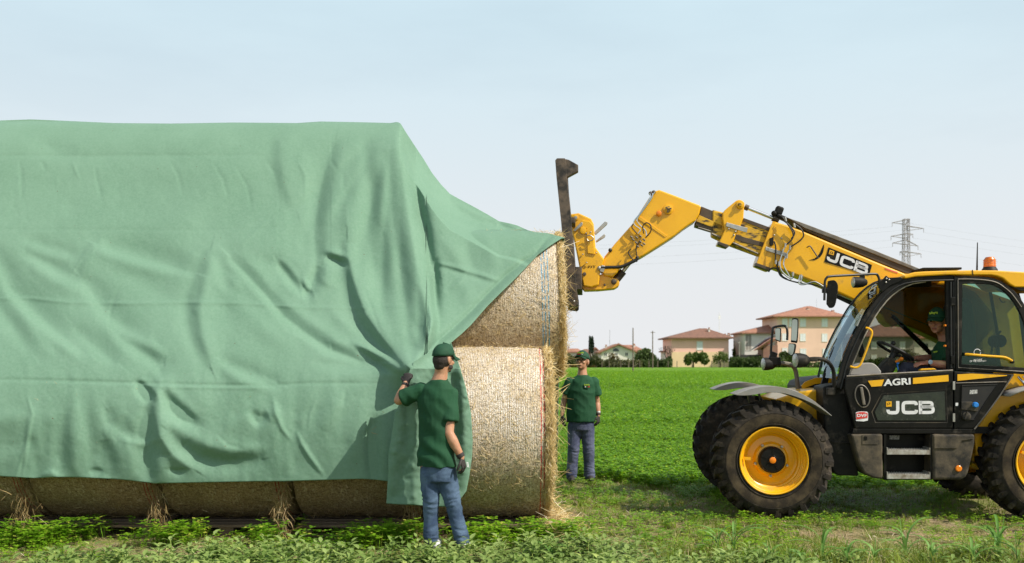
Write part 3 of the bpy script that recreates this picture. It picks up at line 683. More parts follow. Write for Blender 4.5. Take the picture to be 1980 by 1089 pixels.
# ------------------------------------------------------------------ round straw bales
def straw_mat(name, net=0.0, twine=None, twine_side=1, half=.6, tone=1.0):
    """packed straw; net = share of white net-wrap threads running round the bale (x is the bale axis)"""
    m, nt, p, tcn = new_mat(name); vec = tcn.outputs['Object']; L = nt.links
    def stretched(s, sc, rot=0):
        mpn = nt.nodes.new('ShaderNodeMapping'); mpn.inputs['Scale'].default_value = s; mpn.inputs['Rotation'].default_value = (rot, 0, rot*.7); L.new(vec, mpn.inputs[0]); return _noise(nt, mpn.outputs[0], sc, 4, .7)
    a = stretched((1, 1, 1), 55); b = stretched((1, .25, .25), 60, .5); c = stretched((.3, 1, 1), 60, .2); d = _noise(nt, vec, 6, 4, .6)
    col = _mix(nt, _map(nt, a.outputs['Fac'], .36, .62), (.28, .195, .11), (.76, .61, .40))
    col = _mix(nt, _map(nt, b.outputs['Fac'], .54, .66), col, (.86, .75, .55))
    col = _mix(nt, _map(nt, c.outputs['Fac'], .56, .66), col, (.12, .075, .035))
    col = _mix(nt, _map(nt, d.outputs['Fac'], .35, .65, 0, .3), col, (.36, .25, .12))
    sepn = nt.nodes.new('ShaderNodeSeparateXYZ'); L.new(vec, sepn.inputs[0]); x = sepn.outputs['X']
    hgt = a.outputs['Fac']
    if net:
        w = stretched((1, .12, .12), 14); xx = _math(nt, 'ADD', x, _math(nt, 'MULTIPLY', w.outputs['Fac'], .03))
        s = _math(nt, 'ABSOLUTE', _math(nt, 'SUBTRACT', _math(nt, 'FRACT', _math(nt, 'MULTIPLY', xx, 60)), .5))
        line = _map(nt, s, .40, .2); patch = _map(nt, _noise(nt, vec, 3.2, 4, .6).outputs['Fac'], .36, .56, .35, 1); spk = _map(nt, _noise(nt, vec, 90, 2).outputs['Fac'], .40, .56, .25, 1)
        # net threads whiter on the lit upper half: top light painted into their colour
        up = _map(nt, sepn.outputs['Z'], -.42, .2, .10, 1, True)
        f = _math(nt, 'MULTIPLY', _math(nt, 'MULTIPLY', line, patch), _math(nt, 'MULTIPLY', spk, _math(nt, 'MULTIPLY', up, net)))
        col = _mix(nt, f, col, (.93, .88, .82))
    if twine:
        for k, off in enumerate((.02, .055, .085)):
            t = _math(nt, 'ABSOLUTE', _math(nt, 'SUBTRACT', x, twine_side*(half-off)))
            lw = _map(nt, t, .006, .003); br = _map(nt, _noise(nt, vec, 25, 3).outputs['Fac'], .36, .48)
            col = _mix(nt, _math(nt, 'MULTIPLY', lw, br), col, twine)
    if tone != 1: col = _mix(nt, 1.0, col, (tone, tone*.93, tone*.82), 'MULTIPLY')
    L.new(col, p.inputs['Base Color']); p.inputs['Roughness'].default_value = .85; p.inputs['Specular IOR Level'].default_value = .25
    bp = nt.nodes.new('ShaderNodeBump'); bp.inputs['Strength'].default_value = 1; bp.inputs['Distance'].default_value = .02
    L.new(_math(nt, 'ADD', hgt, b.outputs['Fac']), bp.inputs['Height']); L.new(bp.outputs[0], p.inputs['Normal']); return m
HALF = .585
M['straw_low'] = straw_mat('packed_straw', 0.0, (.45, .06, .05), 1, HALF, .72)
M['straw_red'] = straw_mat('netted_straw_red_twine', 1.0, (.65, .05, .05), 1, .60)
M['straw_blue'] = straw_mat('netted_straw_blue_twine', .85, (.10, .38, .62), 1, .60)
M['straw_face'] = straw_mat('loose_straw_face')
M['straw_blade'] = leaf_mat('straw_blade', [(.66, .50, .22), (.84, .70, .40), (.50, .36, .14), (.90, .80, .58)], .25, 9)
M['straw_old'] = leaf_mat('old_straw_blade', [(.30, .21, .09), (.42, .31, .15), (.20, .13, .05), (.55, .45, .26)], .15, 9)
def bale_body(R_, half, mat, parent, n=72, taper=.0):
    xs = [-half, -half*.97, -half*.9, -half*.6, -half*.2, half*.2, half*.6, half*.9, half*.97, half]; rr = [.90, .965, .99, 1, 1, 1, 1, .99, .975, .94]
    V = []; Q = []
    for x, r in zip(xs, rr):
        for k in range(n):
            t = 2*math.pi*k/n; q = R_*r*(1+.014*mnoise.noise(Vector((x*3, math.cos(t)*2+parent.location.x*3, math.sin(t)*2))))
            z = q*math.sin(t); z = z if z > -R_*.97 else -R_*.97+(z+R_*.97)*.3
            V.append((x, q*math.cos(t), z))
    m_ = len(xs)
    for i in range(m_-1):
        for k in range(n): Q.append((i*n+k, i*n+(k+1) % n, (i+1)*n+(k+1) % n, (i+1)*n+k))
    me = bpy.data.meshes.new('netted_side'); me.from_pydata(V, [], Q+[tuple(range(n-1, -1, -1)), tuple((m_-1)*n+k for k in range(n))])
    return link_mesh('netted_side', me, mat, parent, smooth=True)
def blades(name, pts, dirs, lens, parent, mat, w=.0022):
    """thin bent straws"""
    N = len(pts); pts = np.asarray(pts); dirs = np.asarray(dirs); dirs /= np.linalg.norm(dirs, axis=1)[:, None]+1e-9; lens = np.asarray(lens)[:, None]
    rnd = rng.normal(size=(N, 3)); s = np.cross(dirs, rnd); s /= np.linalg.norm(s, axis=1)[:, None]+1e-9; s = s*w*rng.uniform(.6, 1.4, N)[:, None]
    bend = np.cross(s, dirs); bend /= np.linalg.norm(bend, axis=1)[:, None]+1e-9; bend = bend*lens*rng.normal(0, .16, N)[:, None]
    a, b, c = pts, pts+dirs*lens*.5+bend, pts+dirs*lens
    V = np.stack([a-s, a+s, b+s, b-s, c+s*.6, c-s*.6], 1).reshape(-1, 3); k = np.arange(N)[:, None]*6
    Q = np.concatenate([k+np.array([[0, 1, 2, 3]]), k+np.array([[3, 2, 4, 5]])])
    return link_mesh(name, quad_mesh(name, V, Q), mat, parent)
def side_straw(R_, half, n, parent, a0=-1.3, a1=1.5, up=.012, x0=None, mat=None):
    """stray straws lying on the curved side that faces the field edge"""
    P = []; D = []; Ln = []
    for _ in range(n):
        x = rv(x0 if x0 is not None else -half, half*.99); t = math.pi-rv(a0, a1)+0  # angle around axis, pi = towards -y
        nrm = Vector((0, math.cos(t), math.sin(t))); r = R_*1.003+rv(0, up)
        tan = Vector((0, -math.sin(t), math.cos(t))); d = (Vector((1, 0, 0))*rv(-1, 1)+tan*rv(-1, 1)+nrm*rv(-.12, .25)); P.append(nrm*r+Vector((x, 0, 0))); D.append(d); Ln.append(rv(.02, .09))
    return blades('stray_straw', P, D, Ln, parent, mat or M['straw_blade'], .0016)
def bale(label, xc, yc, zc, R_, half, mat, nstraw, group='straw bales of the covered stack'):
    e = empty('straw_bale', (xc, yc, zc)); tag(e, label, 'straw bale', group)
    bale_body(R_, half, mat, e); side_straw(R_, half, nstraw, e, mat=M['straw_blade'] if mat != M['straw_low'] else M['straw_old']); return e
BY, BZ, BR = 10.05, .96, .86
def bx(px, Y=9.21): return gx(px, Y)
edges = [(-180, 63), (66, 306), (316, 560), (568, 812)]
labs = ['straw bale cut by the left edge of the photo under the tarp hem', 'second straw bale from the left showing under the tarp hem',
        'middle straw bale showing under the tarp hem between two loose straw tufts', 'straw bale showing under the tarp hem just left of the hanging flap']
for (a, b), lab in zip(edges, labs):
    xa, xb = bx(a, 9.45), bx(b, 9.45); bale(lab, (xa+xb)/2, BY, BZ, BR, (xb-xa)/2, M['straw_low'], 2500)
xa, xb = bx(826, 9.3), bx(1056, 9.25); H1 = (xb-xa)/2
b1 = bale('large netted straw bale at the foot of the stack end with red twine', (xa+xb)/2, BY, BZ, BR, H1, M['straw_red'], 2300)
xa2, xb2 = bx(826, 10.4), bx(1082, 10.35); H2 = (xb2-xa2)/2; B2 = (11.02, 2.29, .815)
b2 = bale('upper netted straw bale at the stack end with blue twine, pushed by the loader frame', (xa2+xb2)/2, B2[0], B2[1], B2[2], H2, M['straw_blue'], 1900)
b2.rotation_euler = (0, R(-1.5), 0)
for me_, h_ in ((M['straw_red'], H1), (M['straw_blue'], H2)): pass
for px in ():
    X = bx(px, 10.4); bale('straw bale hidden under the tarp in the second row', X, B2[0], B2[1], B2[2], .62, M['straw_low'], 10)
for px in ():
    X = bx(px, 11.4); bale('straw bale hidden under the tarp in the top row', X, 11.95, 3.72, .80, .62, M['straw_low'], 10)
# ragged straw face at the end of the stack: thick fringe of straws swelling out of the end
def fringe(R_, half, parent, n, bulge=.14, rmin=0.0):
    # solid core of the face
    V = []; Q = []; nn = 48; rings = [(1.0, 0), (.99, .05), (.94, .09), (.8, bulge*.85), (.5, bulge), (.2, bulge), (.02, bulge)]
    for r, x in rings:
        for k in range(nn):
            t = 2*math.pi*k/nn; q = R_*.975*r*(1+.03*mnoise.noise(Vector((math.cos(t)*4, math.sin(t)*4, x*9+half)))); V.append((half-.02+x+.025*mnoise.noise(Vector((math.cos(t)*7*r, math.sin(t)*7*r, 5))), q*math.cos(t), q*math.sin(t)))
    for i in range(len(rings)-1):
        for k in range(nn): Q.append((i*nn+k, i*nn+(k+1) % nn, (i+1)*nn+(k+1) % nn, (i+1)*nn+k))
    core = link_mesh('straw_face', quad_mesh('straw_face', V, Q), M['straw_face'], parent, smooth=True)
    P = []; D = []; Ln = []
    for _ in range(n):
        t = rv(0, 2*math.pi); r = R_*(1-.55*random.random()**2.2)*1.0
        if random.random() < .5: t = math.pi+rv(-1.4, 1.4)
        x = half+rv(-.02, .5*bulge)+bulge*.75*(1-(r/R_)**3)+(.015 if r > .9*R_ else 0)
        nrm = Vector((0, math.cos(t), math.sin(t))); tan = Vector((0, -math.sin(t), math.cos(t)))
        d = tan*random.choice((-1, 1))*rv(.3, 1)+Vector((1, 0, 0))*rv(-.25, .65)+nrm*rv(-.35, .28); P.append(nrm*r+Vector((x, 0, 0))); D.append(d); Ln.append(rv(.03, .085) if random.random() < .965 else rv(.12, .28))
    blades('loose_straw', P, D, Ln, core, M['straw_blade'], .0021)
fringe(BR, H1, b1, 15000, .075); fringe(B2[2]*.99, H2, b2, 11000, .05)
# loose straw piled at the foot of the face
P = []; D = []; Ln = []
for _ in range(2600):
    x = xb+abs(random.gauss(.02, .13)); y = random.gauss(9.75, .45); z = abs(random.gauss(0, .07))*max(0, 1.2-(x-xb)*2)+.01; a = rv(0, 6.28)
    P.append((x, y, z)); D.append((math.cos(a), math.sin(a), rv(-.3, .5))); Ln.append(rv(.04, .2))
o = blades('straw_pile', P, D, Ln, None, M['straw_blade'], .002); tag(o, 'loose straw heaped at the foot of the stack end', kind='stuff')
# straw tufts hanging out of the joints between the low bales
for px, lab, wd in ((52, 'ragged straw tuft hanging between the two leftmost bales', 1.4), (309, 'straw tuft spilling between the second and middle bales', 1), (548, 'thin straw tuft right of the middle bale', .8), (803, 'straw tuft hanging below the flap beside the young man', .8)):
    x = gx(px, 9.3); P = []; D = []; Ln = []
    for _ in range(190):
        z = .06+.5*random.random()**1.3; sp_ = .03+.05*(.55-z); P.append((x+random.gauss(0, sp_*wd)+.02*math.sin(z*14), 9.30-rv(0, .08)-.14*max(0, .35-z), z)); D.append((random.gauss(0, .55), random.gauss(-.05, .35), -1 if random.random() < .8 else .3)); Ln.append(rv(.04, .19))
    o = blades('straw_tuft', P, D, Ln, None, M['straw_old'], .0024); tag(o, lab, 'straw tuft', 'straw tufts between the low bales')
# pallets
M['pallet'] = pm('old_pallet_wood', (.17, .115, .075), (.10, .07, .045), 5, .9, 0, .3, 60, stretch=(1, 6, 6))
pal = empty('pallet', (0, 0, 0)); tag(pal, 'pallet', 'pallet')
def pallet(x, label, w=1.14, proto=[None]):
    if proto[0] is None:
        e = empty('wooden_pallet', (x, 9.48, -.01))
        for yy in (0, .36, .72):
            for xx in (-w/2+.07, 0, w/2-.07): mm = MB(); mm.box((xx-.07, yy-.05, .02), (xx+.07, yy+.05, .095)); mm.build('block', M['pallet'], e, bevel=.004)
            mm = MB(); mm.box((-w/2, yy-.05, 0), (w/2, yy+.05, .02)); mm.build('bottom_board', M['pallet'], e)
        for k in range(6): mm = MB(); yy = -.07+k*.17; mm.box((-w/2, yy, .095), (w/2, yy+.11, .118)); mm.build('deck_board', M['pallet'], e)
        proto[0] = e
    else: e = copy_tree(proto[0]); e.location = (x, 9.48, -.01)
    e.rotation_euler = (0, 0, R(rv(-1.5, 1.5))); tag(e, label, 'pallet', 'pallets under the ground row of bales')
bpy.data.objects.remove(pal)
for px, lab in ((-40, 'wooden pallet at the left edge under the cut-off bale'), (190, 'wooden pallet under the second bale from the left'), (438, 'wooden pallet under the middle bale between the tufts'), (690, 'wooden pallet under the bale left of the flap'), (945, 'wooden pallet under the large netted end bale')):
    pallet(gx(px, 9.45), lab)
# ------------------------------------------------------------------ the green cover over the stack
def cloth_mat():
    m, nt, p, tcn = new_mat('green_fleece_cover'); vec = tcn.outputs['Object']
    a = _noise(nt, vec, 1.1, 5, .6); b = _noise(nt, vec, 38, 4, .7); c = _noise(nt, vec, 420, 2, .6)
    col = _mix(nt, _map(nt, a.outputs['Fac'], .35, .65), (.140, .262, .180), (.164, .292, .206))
    col = _mix(nt, _map(nt, b.outputs['Fac'], .4, .62, 0, .4), col, (.210, .338, .250))
    sp = _map(nt, _noise(nt, vec, 30, 1).outputs['Fac'], .80, .82); col = _mix(nt, sp, col, (.12, .10, .06))
    nt.links.new(col, p.inputs['Base Color']); p.inputs['Roughness'].default_value = .8; p.inputs['Specular IOR Level'].default_value = .25
    p.inputs['Sheen Weight'].default_value = .12; p.inputs['Sheen Roughness'].default_value = .5; p.inputs['Sheen Tint'].default_value = (.6, .9, .75, 1)
    hb = _math(nt, 'ADD', b.outputs['Fac'], _math(nt, 'MULTIPLY', c.outputs['Fac'], .6)); bp = nt.nodes.new('ShaderNodeBump'); bp.inputs['Strength'].default_value = .3; bp.inputs['Distance'].default_value = .004
    nt.links.new(hb, bp.inputs['Height']); nt.links.new(bp.outputs[0], p.inputs['Normal'])
    t = nt.nodes.new('ShaderNodeBsdfTranslucent'); t.inputs['Color'].default_value = (.2, .45, .28, 1); ms = nt.nodes.new('ShaderNodeMixShader'); ms.inputs[0].default_value = .08
    nt.links.new(p.outputs[0], ms.inputs[1]); nt.links.new(t.outputs[0], ms.inputs[2]); nt.links.new(ms.outputs[0], nt.nodes['Material Output'].inputs['Surface']); return m
M['cover'] = cloth_mat()
# cross-section of the covered stack (y, z), hem to crest: hangs in front of the ground row, then leans back over rows two and three
prof = [(9.13, .30), (9.13, .56), (9.12, .80), (9.13, 1.05), (9.24, 1.40), (9.50, 1.78), (9.90, 2.25), (10.16, 2.62), (10.42, 3.00), (10.80, 3.52), (11.02, 3.90), (11.25, 4.22), (11.52, 4.47), (11.9, 4.585)]
py_, pz_ = np.array([q[0] for q in prof]), np.array([q[1] for q in prof])
tt = np.linspace(0, len(prof)-1, 600); Yd = np.interp(tt, np.arange(len(prof)), py_); Zd = np.interp(tt, np.arange(len(prof)), pz_)
kern = np.ones(41)/41; Yd = np.convolve(np.pad(Yd, 20, 'edge'), kern, 'valid'); Zd = np.convolve(np.pad(Zd, 20, 'edge'), kern, 'valid')
pixd = HY-F*(Zd-CH)/Yd; order = np.argsort(pixd)
def prof_depth(py): return np.interp(py, pixd[order], Yd[order])
# creases: polyline (photo pixels), height m, width px on each side (left/above, right/below of travel), sharpness
RID = []
def cr_(pts, H, wl=14, wr=None, p=2.0, env=1): RID.append((np.array(pts, float), H, wl, wr or wl, p, env))
# - left field: long soft diagonal drapes (valleys are negative)
cr_([(48, 462), (80, 474), (114, 486), (150, 492)], -.035, 8, 12); cr_([(50, 476), (90, 490), (130, 500)], .03, 12, 9)
cr_([(55, 490), (90, 512), (120, 532), (152, 546)], -.05, 9, 14); cr_([(60, 508), (100, 534), (150, 560)], .04, 14, 10)
cr_([(3, 520), (30, 566), (70, 606), (120, 648), (168, 682)], -.075, 10, 20); cr_([(0, 560), (40, 606), (90, 650), (140, 684)], .05, 18, 12)
cr_([(-60, 500), (-20, 560), (20, 620), (60, 680)], -.05, 12, 20)
cr_([(191, 473), (240, 489), (290, 503), (335, 514), (375, 527)], -.075, 7, 20); cr_([(186, 484), (250, 505), (320, 524)], .04, 16, 10)
cr_([(158, 538), (185, 570), (205, 602), (240, 632), (286, 656)], -.07, 10, 18); cr_([(196, 460), (172, 500), (158, 538)], .03, 10, 18)
cr_([(62, 622), (85, 650), (122, 688)], -.035, 9, 12); cr_([(144, 630), (180, 664), (226, 702)], -.05, 9, 16)
cr_([(226, 646), (262, 672), (310, 706), (316, 735)], -.06, 9, 14); cr_([(232, 640), (275, 660), (318, 690)], .035, 10, 10)
cr_([(228, 520), (280, 545), (330, 575), (360, 600)], -.03, 14, 18); cr_([(-20, 470), (-5, 500), (30, 540)], -.03, 10, 14)
cr_([(404, 492), (392, 530), (379, 570), (377, 620), (386, 660), (402, 698)], .075, 11, 30); cr_([(396, 500), (382, 545), (369, 600), (378, 655), (398, 700)], -.06, 12, 7)
cr_([(420, 500), (432, 530), (442, 560)], -.03, 8, 10); cr_([(426, 532), (450, 545), (470, 560)], .015, 8, 8)
cr_([(448, 500), (482, 534), (516, 570), (548, 608), (588, 640), (640, 676), (700, 697), (730, 700)], -.10, 8, 22); cr_([(470, 500), (505, 540), (545, 585), (590, 622), (650, 660), (715, 690)], .07, 18, 12)
cr_([(436, 560), (475, 605), (520, 640), (560, 668)], .03, 16, 14)
cr_([(500, 500), (525, 512), (545, 540)], -.03, 9, 12)
cr_([(538, 508), (556, 530), (572, 552), (584, 564)], -.085, 7, 11); cr_([(545, 503), (565, 525), (580, 548)], .035, 8, 6)
cr_([(582, 562), (600, 552), (612, 530), (617, 515)], -.07, 9, 7); cr_([(584, 572), (606, 566)], -.05, 7, 5); cr_([(588, 556), (600, 548)], .04, 8, 8)
# - upper soft drapes
cr_([(-60, 252), (84, 242), (120, 250), (150, 262)], -.03, 12, 18); cr_([(66, 270), (100, 285), (150, 300)], -.035, 12, 14); cr_([(70, 300), (140, 306), (260, 306), (360, 302)], -.012, 8, 10)
cr_([(330, 440), (380, 390), (430, 350), (500, 310)], .03, 30, 30); cr_([(350, 480), (410, 440), (470, 390)], -.018, 25, 25)
cr_([(545, 258), (543, 300), (552, 350), (570, 400)], .045, 12, 26); cr_([(530, 255), (530, 300), (538, 350)], -.02, 14, 10); cr_([(596, 236), (570, 250), (546, 268)], .035, 10, 12)
cr_([(646, 275), (632, 315), (620, 360), (611, 410), (606, 460), (612, 500), (606, 540)], -.085, 22, 11, 1.6); cr_([(668, 285), (650, 340), (640, 400), (638, 460), (632, 500)], .05, 14, 24)
cr_([(575, 290), (592, 330), (590, 390), (592, 450)], .02, 12, 12)
cr_([(700, 262), (712, 300), (716, 350), (722, 420)], -.03, 12, 14); cr_([(722, 290), (735, 360), (742, 440)], .04, 14, 20); cr_([(690, 380), (680, 430), (676, 470)], .03, 18, 14)
cr_([(672, 470), (674, 500), (684, 535), (693, 565), (709, 607), (742, 655), (782, 703)], .115, 10, 28, 1.7); cr_([(664, 490), (668, 540), (676, 590), (696, 640), (735, 690)], -.04, 14, 12)
cr_([(630, 495), (650, 505), (670, 512)], -.06, 7, 6); cr_([(632, 485), (655, 494), (672, 498)], .035, 7, 7); cr_([(617, 517), (625, 540), (640, 552)], .03, 8, 12)
cr_([(686, 664), (710, 674), (740, 692), (772, 716)], .09, 7, 7); cr_([(690, 676), (720, 694), (760, 722)], -.03, 6, 8)
cr_([(730, 560), (742, 610), (762, 660), (785, 700)], .04, 14, 20)
# - lower left: swags and vertical flutes
cr_([(316, 718), (312, 745), (302, 772), (301, 800), (312, 846), (336, 880), (372, 905)], .08, 11, 20, 1.8); cr_([(296, 770), (290, 795), (282, 832), (283, 880), (288, 930)], -.06, 12, 10)
cr_([(266, 740), (280, 757), (296, 774)], -.07, 8, 8); cr_([(272, 735), (288, 748), (303, 764)], .03, 6, 7)
cr_([(206, 790), (216, 815), (232, 835), (254, 846), (276, 848)], -.06, 9, 12); cr_([(210, 800), (224, 830), (246, 850), (280, 858), (300, 850)], .035, 8, 14)
cr_([(318, 756), (334, 786), (356, 806), (382, 822)], -.07, 9, 11); cr_([(318, 742), (345, 775), (380, 805)], .03, 9, 9)
cr_([(326, 836), (350, 862), (390, 884), (440, 894), (500, 888)], -.07, 14, 10); cr_([(330, 820), (362, 846), (410, 868), (460, 876), (505, 866)], .035, 18, 14)
cr_([(433, 700), (470, 720), (505, 735), (540, 744)], -.05, 8, 14); cr_([(430, 710), (470, 732), (520, 748)], .03, 12, 9)
cr_([(445, 825), (480, 812), (520, 806), (550, 796)], .02, 20, 14); cr_([(486, 798), (500, 812), (520, 804)], -.05, 7, 8); cr_([(536, 788), (528, 800), (515, 812)], .02, 8, 8)
cr_([(370, 720), (380, 760), (400, 800)], .018, 20, 16); cr_([(145, 780), (142, 830), (144, 880), (146, 926)], .045, 14, 15); cr_([(122, 800), (118, 860), (118, 920)], -.03, 13, 10); cr_([(168, 800), (178, 860), (184, 925)], -.03, 10, 14)
cr_([(203, 850), (210, 890), (214, 925)], -.035, 14, 10); cr_([(250, 860), (246, 890), (250, 930)], .03, 16, 14); cr_([(310, 880), (312, 910), (312, 935)], .03, 12, 14)
cr_([(60, 770), (62, 800), (70, 850)], .012, 14, 14); cr_([(-60, 850), (0, 862), (60, 856)], -.02, 12, 14); cr_([(-60, 800), (0, 812), (60, 806), (110, 812)], .02, 16, 14)
cr_([(80, 920), (100, 915), (110, 921)], .02, 6, 5); cr_([(172, 912), (186, 909), (200, 913)], -.02, 6, 3); cr_([(326, 907), (345, 911), (362, 908)], -.025, 7, 3)
cr_([(528, 772), (534, 800), (546, 830), (560, 848)], .02, 4, 4); cr_([(574, 836), (584, 860), (600, 885), (622, 915)], .02, 4, 4); cr_([(54, 770), (62, 800), (54, 850), (44, 920)], .012, 3, 3); cr_([(56, 800), (50, 860), (30, 925)], .010, 3, 3)
cr_([(655, 770), (640, 800), (620, 830)], .02, 12, 12); cr_([(625, 740), (610, 790), (590, 830)], -.015, 10, 12)
cr_([(724, 812), (718, 850), (722, 900), (724, 935)], -.06, 10, 12); cr_([(700, 770), (690, 830), (680, 900)], .025, 16, 16)
# - corner folds from the crest down to the young man's hand
cr_([(768, 238), (770, 290), (776, 350), (788, 430), (802, 510), (816, 580), (826, 630), (820, 680)], .17, 26, 15, 2.2)
cr_([(776, 245), (786, 292), (800, 334), (809, 389), (822, 457), (836, 558), (838, 600)], -.14, 8, 9, 1.6)
cr_([(812, 430), (824, 500), (832, 560), (836, 620), (822, 680)], .09, 7, 6); cr_([(843, 505), (840, 560), (844, 610), (846, 655)], -.07, 5, 7)
cr_([(795, 290), (818, 360), (838, 440), (850, 520)], .06, 14, 34)
cr_([(800, 640), (808, 670), (800, 705)], .05, 10, 10); cr_([(845, 590), (838, 640), (815, 690)], .05, 9, 8); cr_([(806, 560), (812, 610), (806, 660), (796, 700)], -.05, 9, 8)
cr_([(735, 245), (738, 320), (744, 420), (756, 520), (768, 610), (784, 690)], .05, 22, 20); cr_([(752, 300), (760, 400), (774, 500), (788, 600), (792, 680)], -.05, 10, 14); cr_([(716, 420), (722, 500), (738, 590), (772, 680)], -.045, 12, 16); cr_([(700, 250), (696, 330), (690, 420), (690, 480)], .035, 18, 20)
for k, (ex, ey, hh) in enumerate([(560, 470, .018), (600, 520, .022), (640, 470, .02), (668, 450, .024), (692, 560, .028), (716, 520, .022), (738, 600, .026), (752, 560, .02)]):
    cr_([(767-(767-ex)*.16, 252), (767-(767-ex)*.5, 238+(ey-238)*.38), (ex+4, 238+(ey-238)*.75), (ex, ey)], hh*(1 if k % 2 else -1), 8+k % 3*2, 12)
for ex, ey, hh in ((640, 600, .02), (600, 700, -.018), (650, 730, .018), (690, 620, -.02), (620, 650, .015), (680, 760, .015)): cr_([(778, 712), (778-(778-ex)*.5, 712+(ey-712)*.42), (ex, ey)], hh, 7, 10)
# - right panel towards the bale corner
cr_([(866, 383), (893, 410), (927, 429), (965, 432)], -.07, 8, 9); cr_([(858, 378), (880, 392), (920, 416), (960, 428)], .05, 8, 6); cr_([(965, 431), (980, 442), (996, 447)], -.04, 6, 7); cr_([(1004, 438), (1016, 447), (1026, 452)], -.03, 5, 6)
cr_([(847, 509), (880, 517), (920, 529), (961, 542)], .022, 4, 4); cr_([(848, 515), (900, 530), (955, 548)], -.012, 5, 7)
cr_([(860, 460), (880, 490), (900, 525)], .03, 12, 18); cr_([(900, 470), (905, 500), (925, 535)], -.02, 10, 10); cr_([(930, 450), (950, 490), (955, 520)], .02, 12, 12); cr_([(880, 540), (900, 560), (905, 590)], .02, 12, 12)
cr_([(1062, 458), (1037, 489), (1006, 512), (978, 534), (942, 570), (910, 604), (878, 634), (847, 660), (815, 692)], -.055, 5, 7, 1.6)
cr_([(1072, 462), (1045, 494), (1010, 524), (970, 558), (930, 598), (895, 634), (860, 664), (820, 694)], .035, 8, 12)
# - crisp fold lines left from packing
for q in ([(183, 320), (188, 350), (197, 390)], [(38, 312), (41, 340), (42, 385)], [(330, 312), (345, 340), (352, 375)], [(412, 315), (430, 345), (440, 380)], [(458, 325), (478, 360), (486, 405)], [(515, 312), (528, 330), (534, 350)], [(575, 310), (590, 340), (590, 385)], [(664, 335), (664, 370)], [(80, 312), (88, 330)], [(140, 315), (152, 345)], [(640, 310), (652, 330)],
        [(466, 475), (492, 450), (520, 425)], [(135, 535), (158, 500), (180, 470)], [(228, 560), (214, 600), (210, 640)], [(540, 620), (560, 640), (590, 650)], [(705, 560), (720, 600), (735, 640)], [(880, 430), (900, 445), (925, 455)], [(870, 560), (890, 545), (900, 530)], [(612, 770), (600, 800), (596, 830)], [(670, 750), (662, 790)], [(420, 840), (440, 860), (470, 868)]): cr_(q, random.choice((.007, -.007)), 2.4, 3.2)
# - sewn seams
cr_([(-120, 301), (60, 301), (140, 302), (260, 301), (380, 301), (540, 300)], -.008, 2.6); cr_([(-120, 578), (0, 578), (60, 577), (130, 585), (250, 587), (360, 585), (480, 587), (590, 595), (690, 596), (780, 590)], .012, 2.8)
cr_([(-120, 733), (60, 735), (180, 738), (260, 741), (350, 744), (460, 746), (530, 745), (600, 741), (740, 741)], -.012, 3, 3); cr_([(240, 744), (350, 748), (470, 750), (540, 748)], .01, 3)
cr_([(-120, 444), (100, 444), (400, 445), (640, 438)], -.004, 2.5)
def fold_disp(px, py):
    D = np.zeros_like(px)
    for pts, H, wl, wr, p, env in RID:
        w = max(wl, wr)*3.2; x0, y0 = pts.min(0)-w; x1, y1 = pts.max(0)+w
        msk = (px > x0) & (px < x1) & (py > y0) & (py < y1)
        if not msk.any(): continue
        X = px[msk]; Y = py[msk]; best = np.full(X.shape, 1e9); tb = np.zeros(X.shape); sd_ = np.ones(X.shape)
        seg = pts[1:]-pts[:-1]; ln = np.hypot(seg[:, 0], seg[:, 1]); cum = np.concatenate([[0], np.cumsum(ln)]); tot = cum[-1]
        for i in range(len(seg)):
            dx, dy = seg[i]; t = np.clip(((X-pts[i, 0])*dx+(Y-pts[i, 1])*dy)/(ln[i]**2), 0, 1); ex = X-(pts[i, 0]+t*dx); ey = Y-(pts[i, 1]+t*dy); d = np.hypot(ex, ey)
            u = d < best; best = np.where(u, d, best); tb = np.where(u, (cum[i]+t*ln[i])/tot, tb); sd_ = np.where(u, np.sign(dx*ey-dy*ex), sd_)
        ww = np.where(sd_ > 0, wl, wr)   # sign convention fixed below
        e = np.clip(np.sin(np.pi*np.clip(tb*.94+.03, 0, 1)), 0, 1)**.6 if env else 1
        wv = ww*(.75+.45*e)*(1.3 if (H < 0 and pts[:, 0].max() < 700) else 1.12)
        D[msk] += H*e*np.exp(-(best/wv)**p)
    return D
def vnoise(px, py, s, seed, ax=1.0):
    """smooth value noise on arrays"""
    r = np.random.default_rng(seed); G = r.normal(size=(64, 64)); u = px*s*ax+100; v = py*s+100; i = np.floor(u).astype(int); j = np.floor(v).astype(int); fu = u-i; fv = v-j; fu = fu*fu*(3-2*fu); fv = fv*fv*(3-2*fv)
    g = lambda a, b: G[a % 64, b % 64]
    return (g(i, j)*(1-fu)+g(i+1, j)*fu)*(1-fv)+(g(i, j+1)*(1-fu)+g(i+1, j+1)*fu)*fv
def to_world(px, py, Y): return np.stack([(px-HX)/F*Y, Y, CH-(py-HY)/F*Y], -1)
def interp(pts, x): a = np.array(pts, float); return np.interp(x, a[:, 0], a[:, 1])
crest = [(-400, 232), (0, 233), (60, 231), (110, 233), (220, 238), (330, 239), (450, 237), (575, 238), (620, 235), (700, 236.5), (755, 238), (767, 236), (774, 238), (785, 256), (800, 279), (820, 309), (835, 334), (852, 356), (870, 375), (890, 386), (920, 402), (945, 416), (965, 428), (985, 432), (1000, 436), (1020, 445), (1035, 449), (1060, 451), (1075, 455), (1092, 460)]
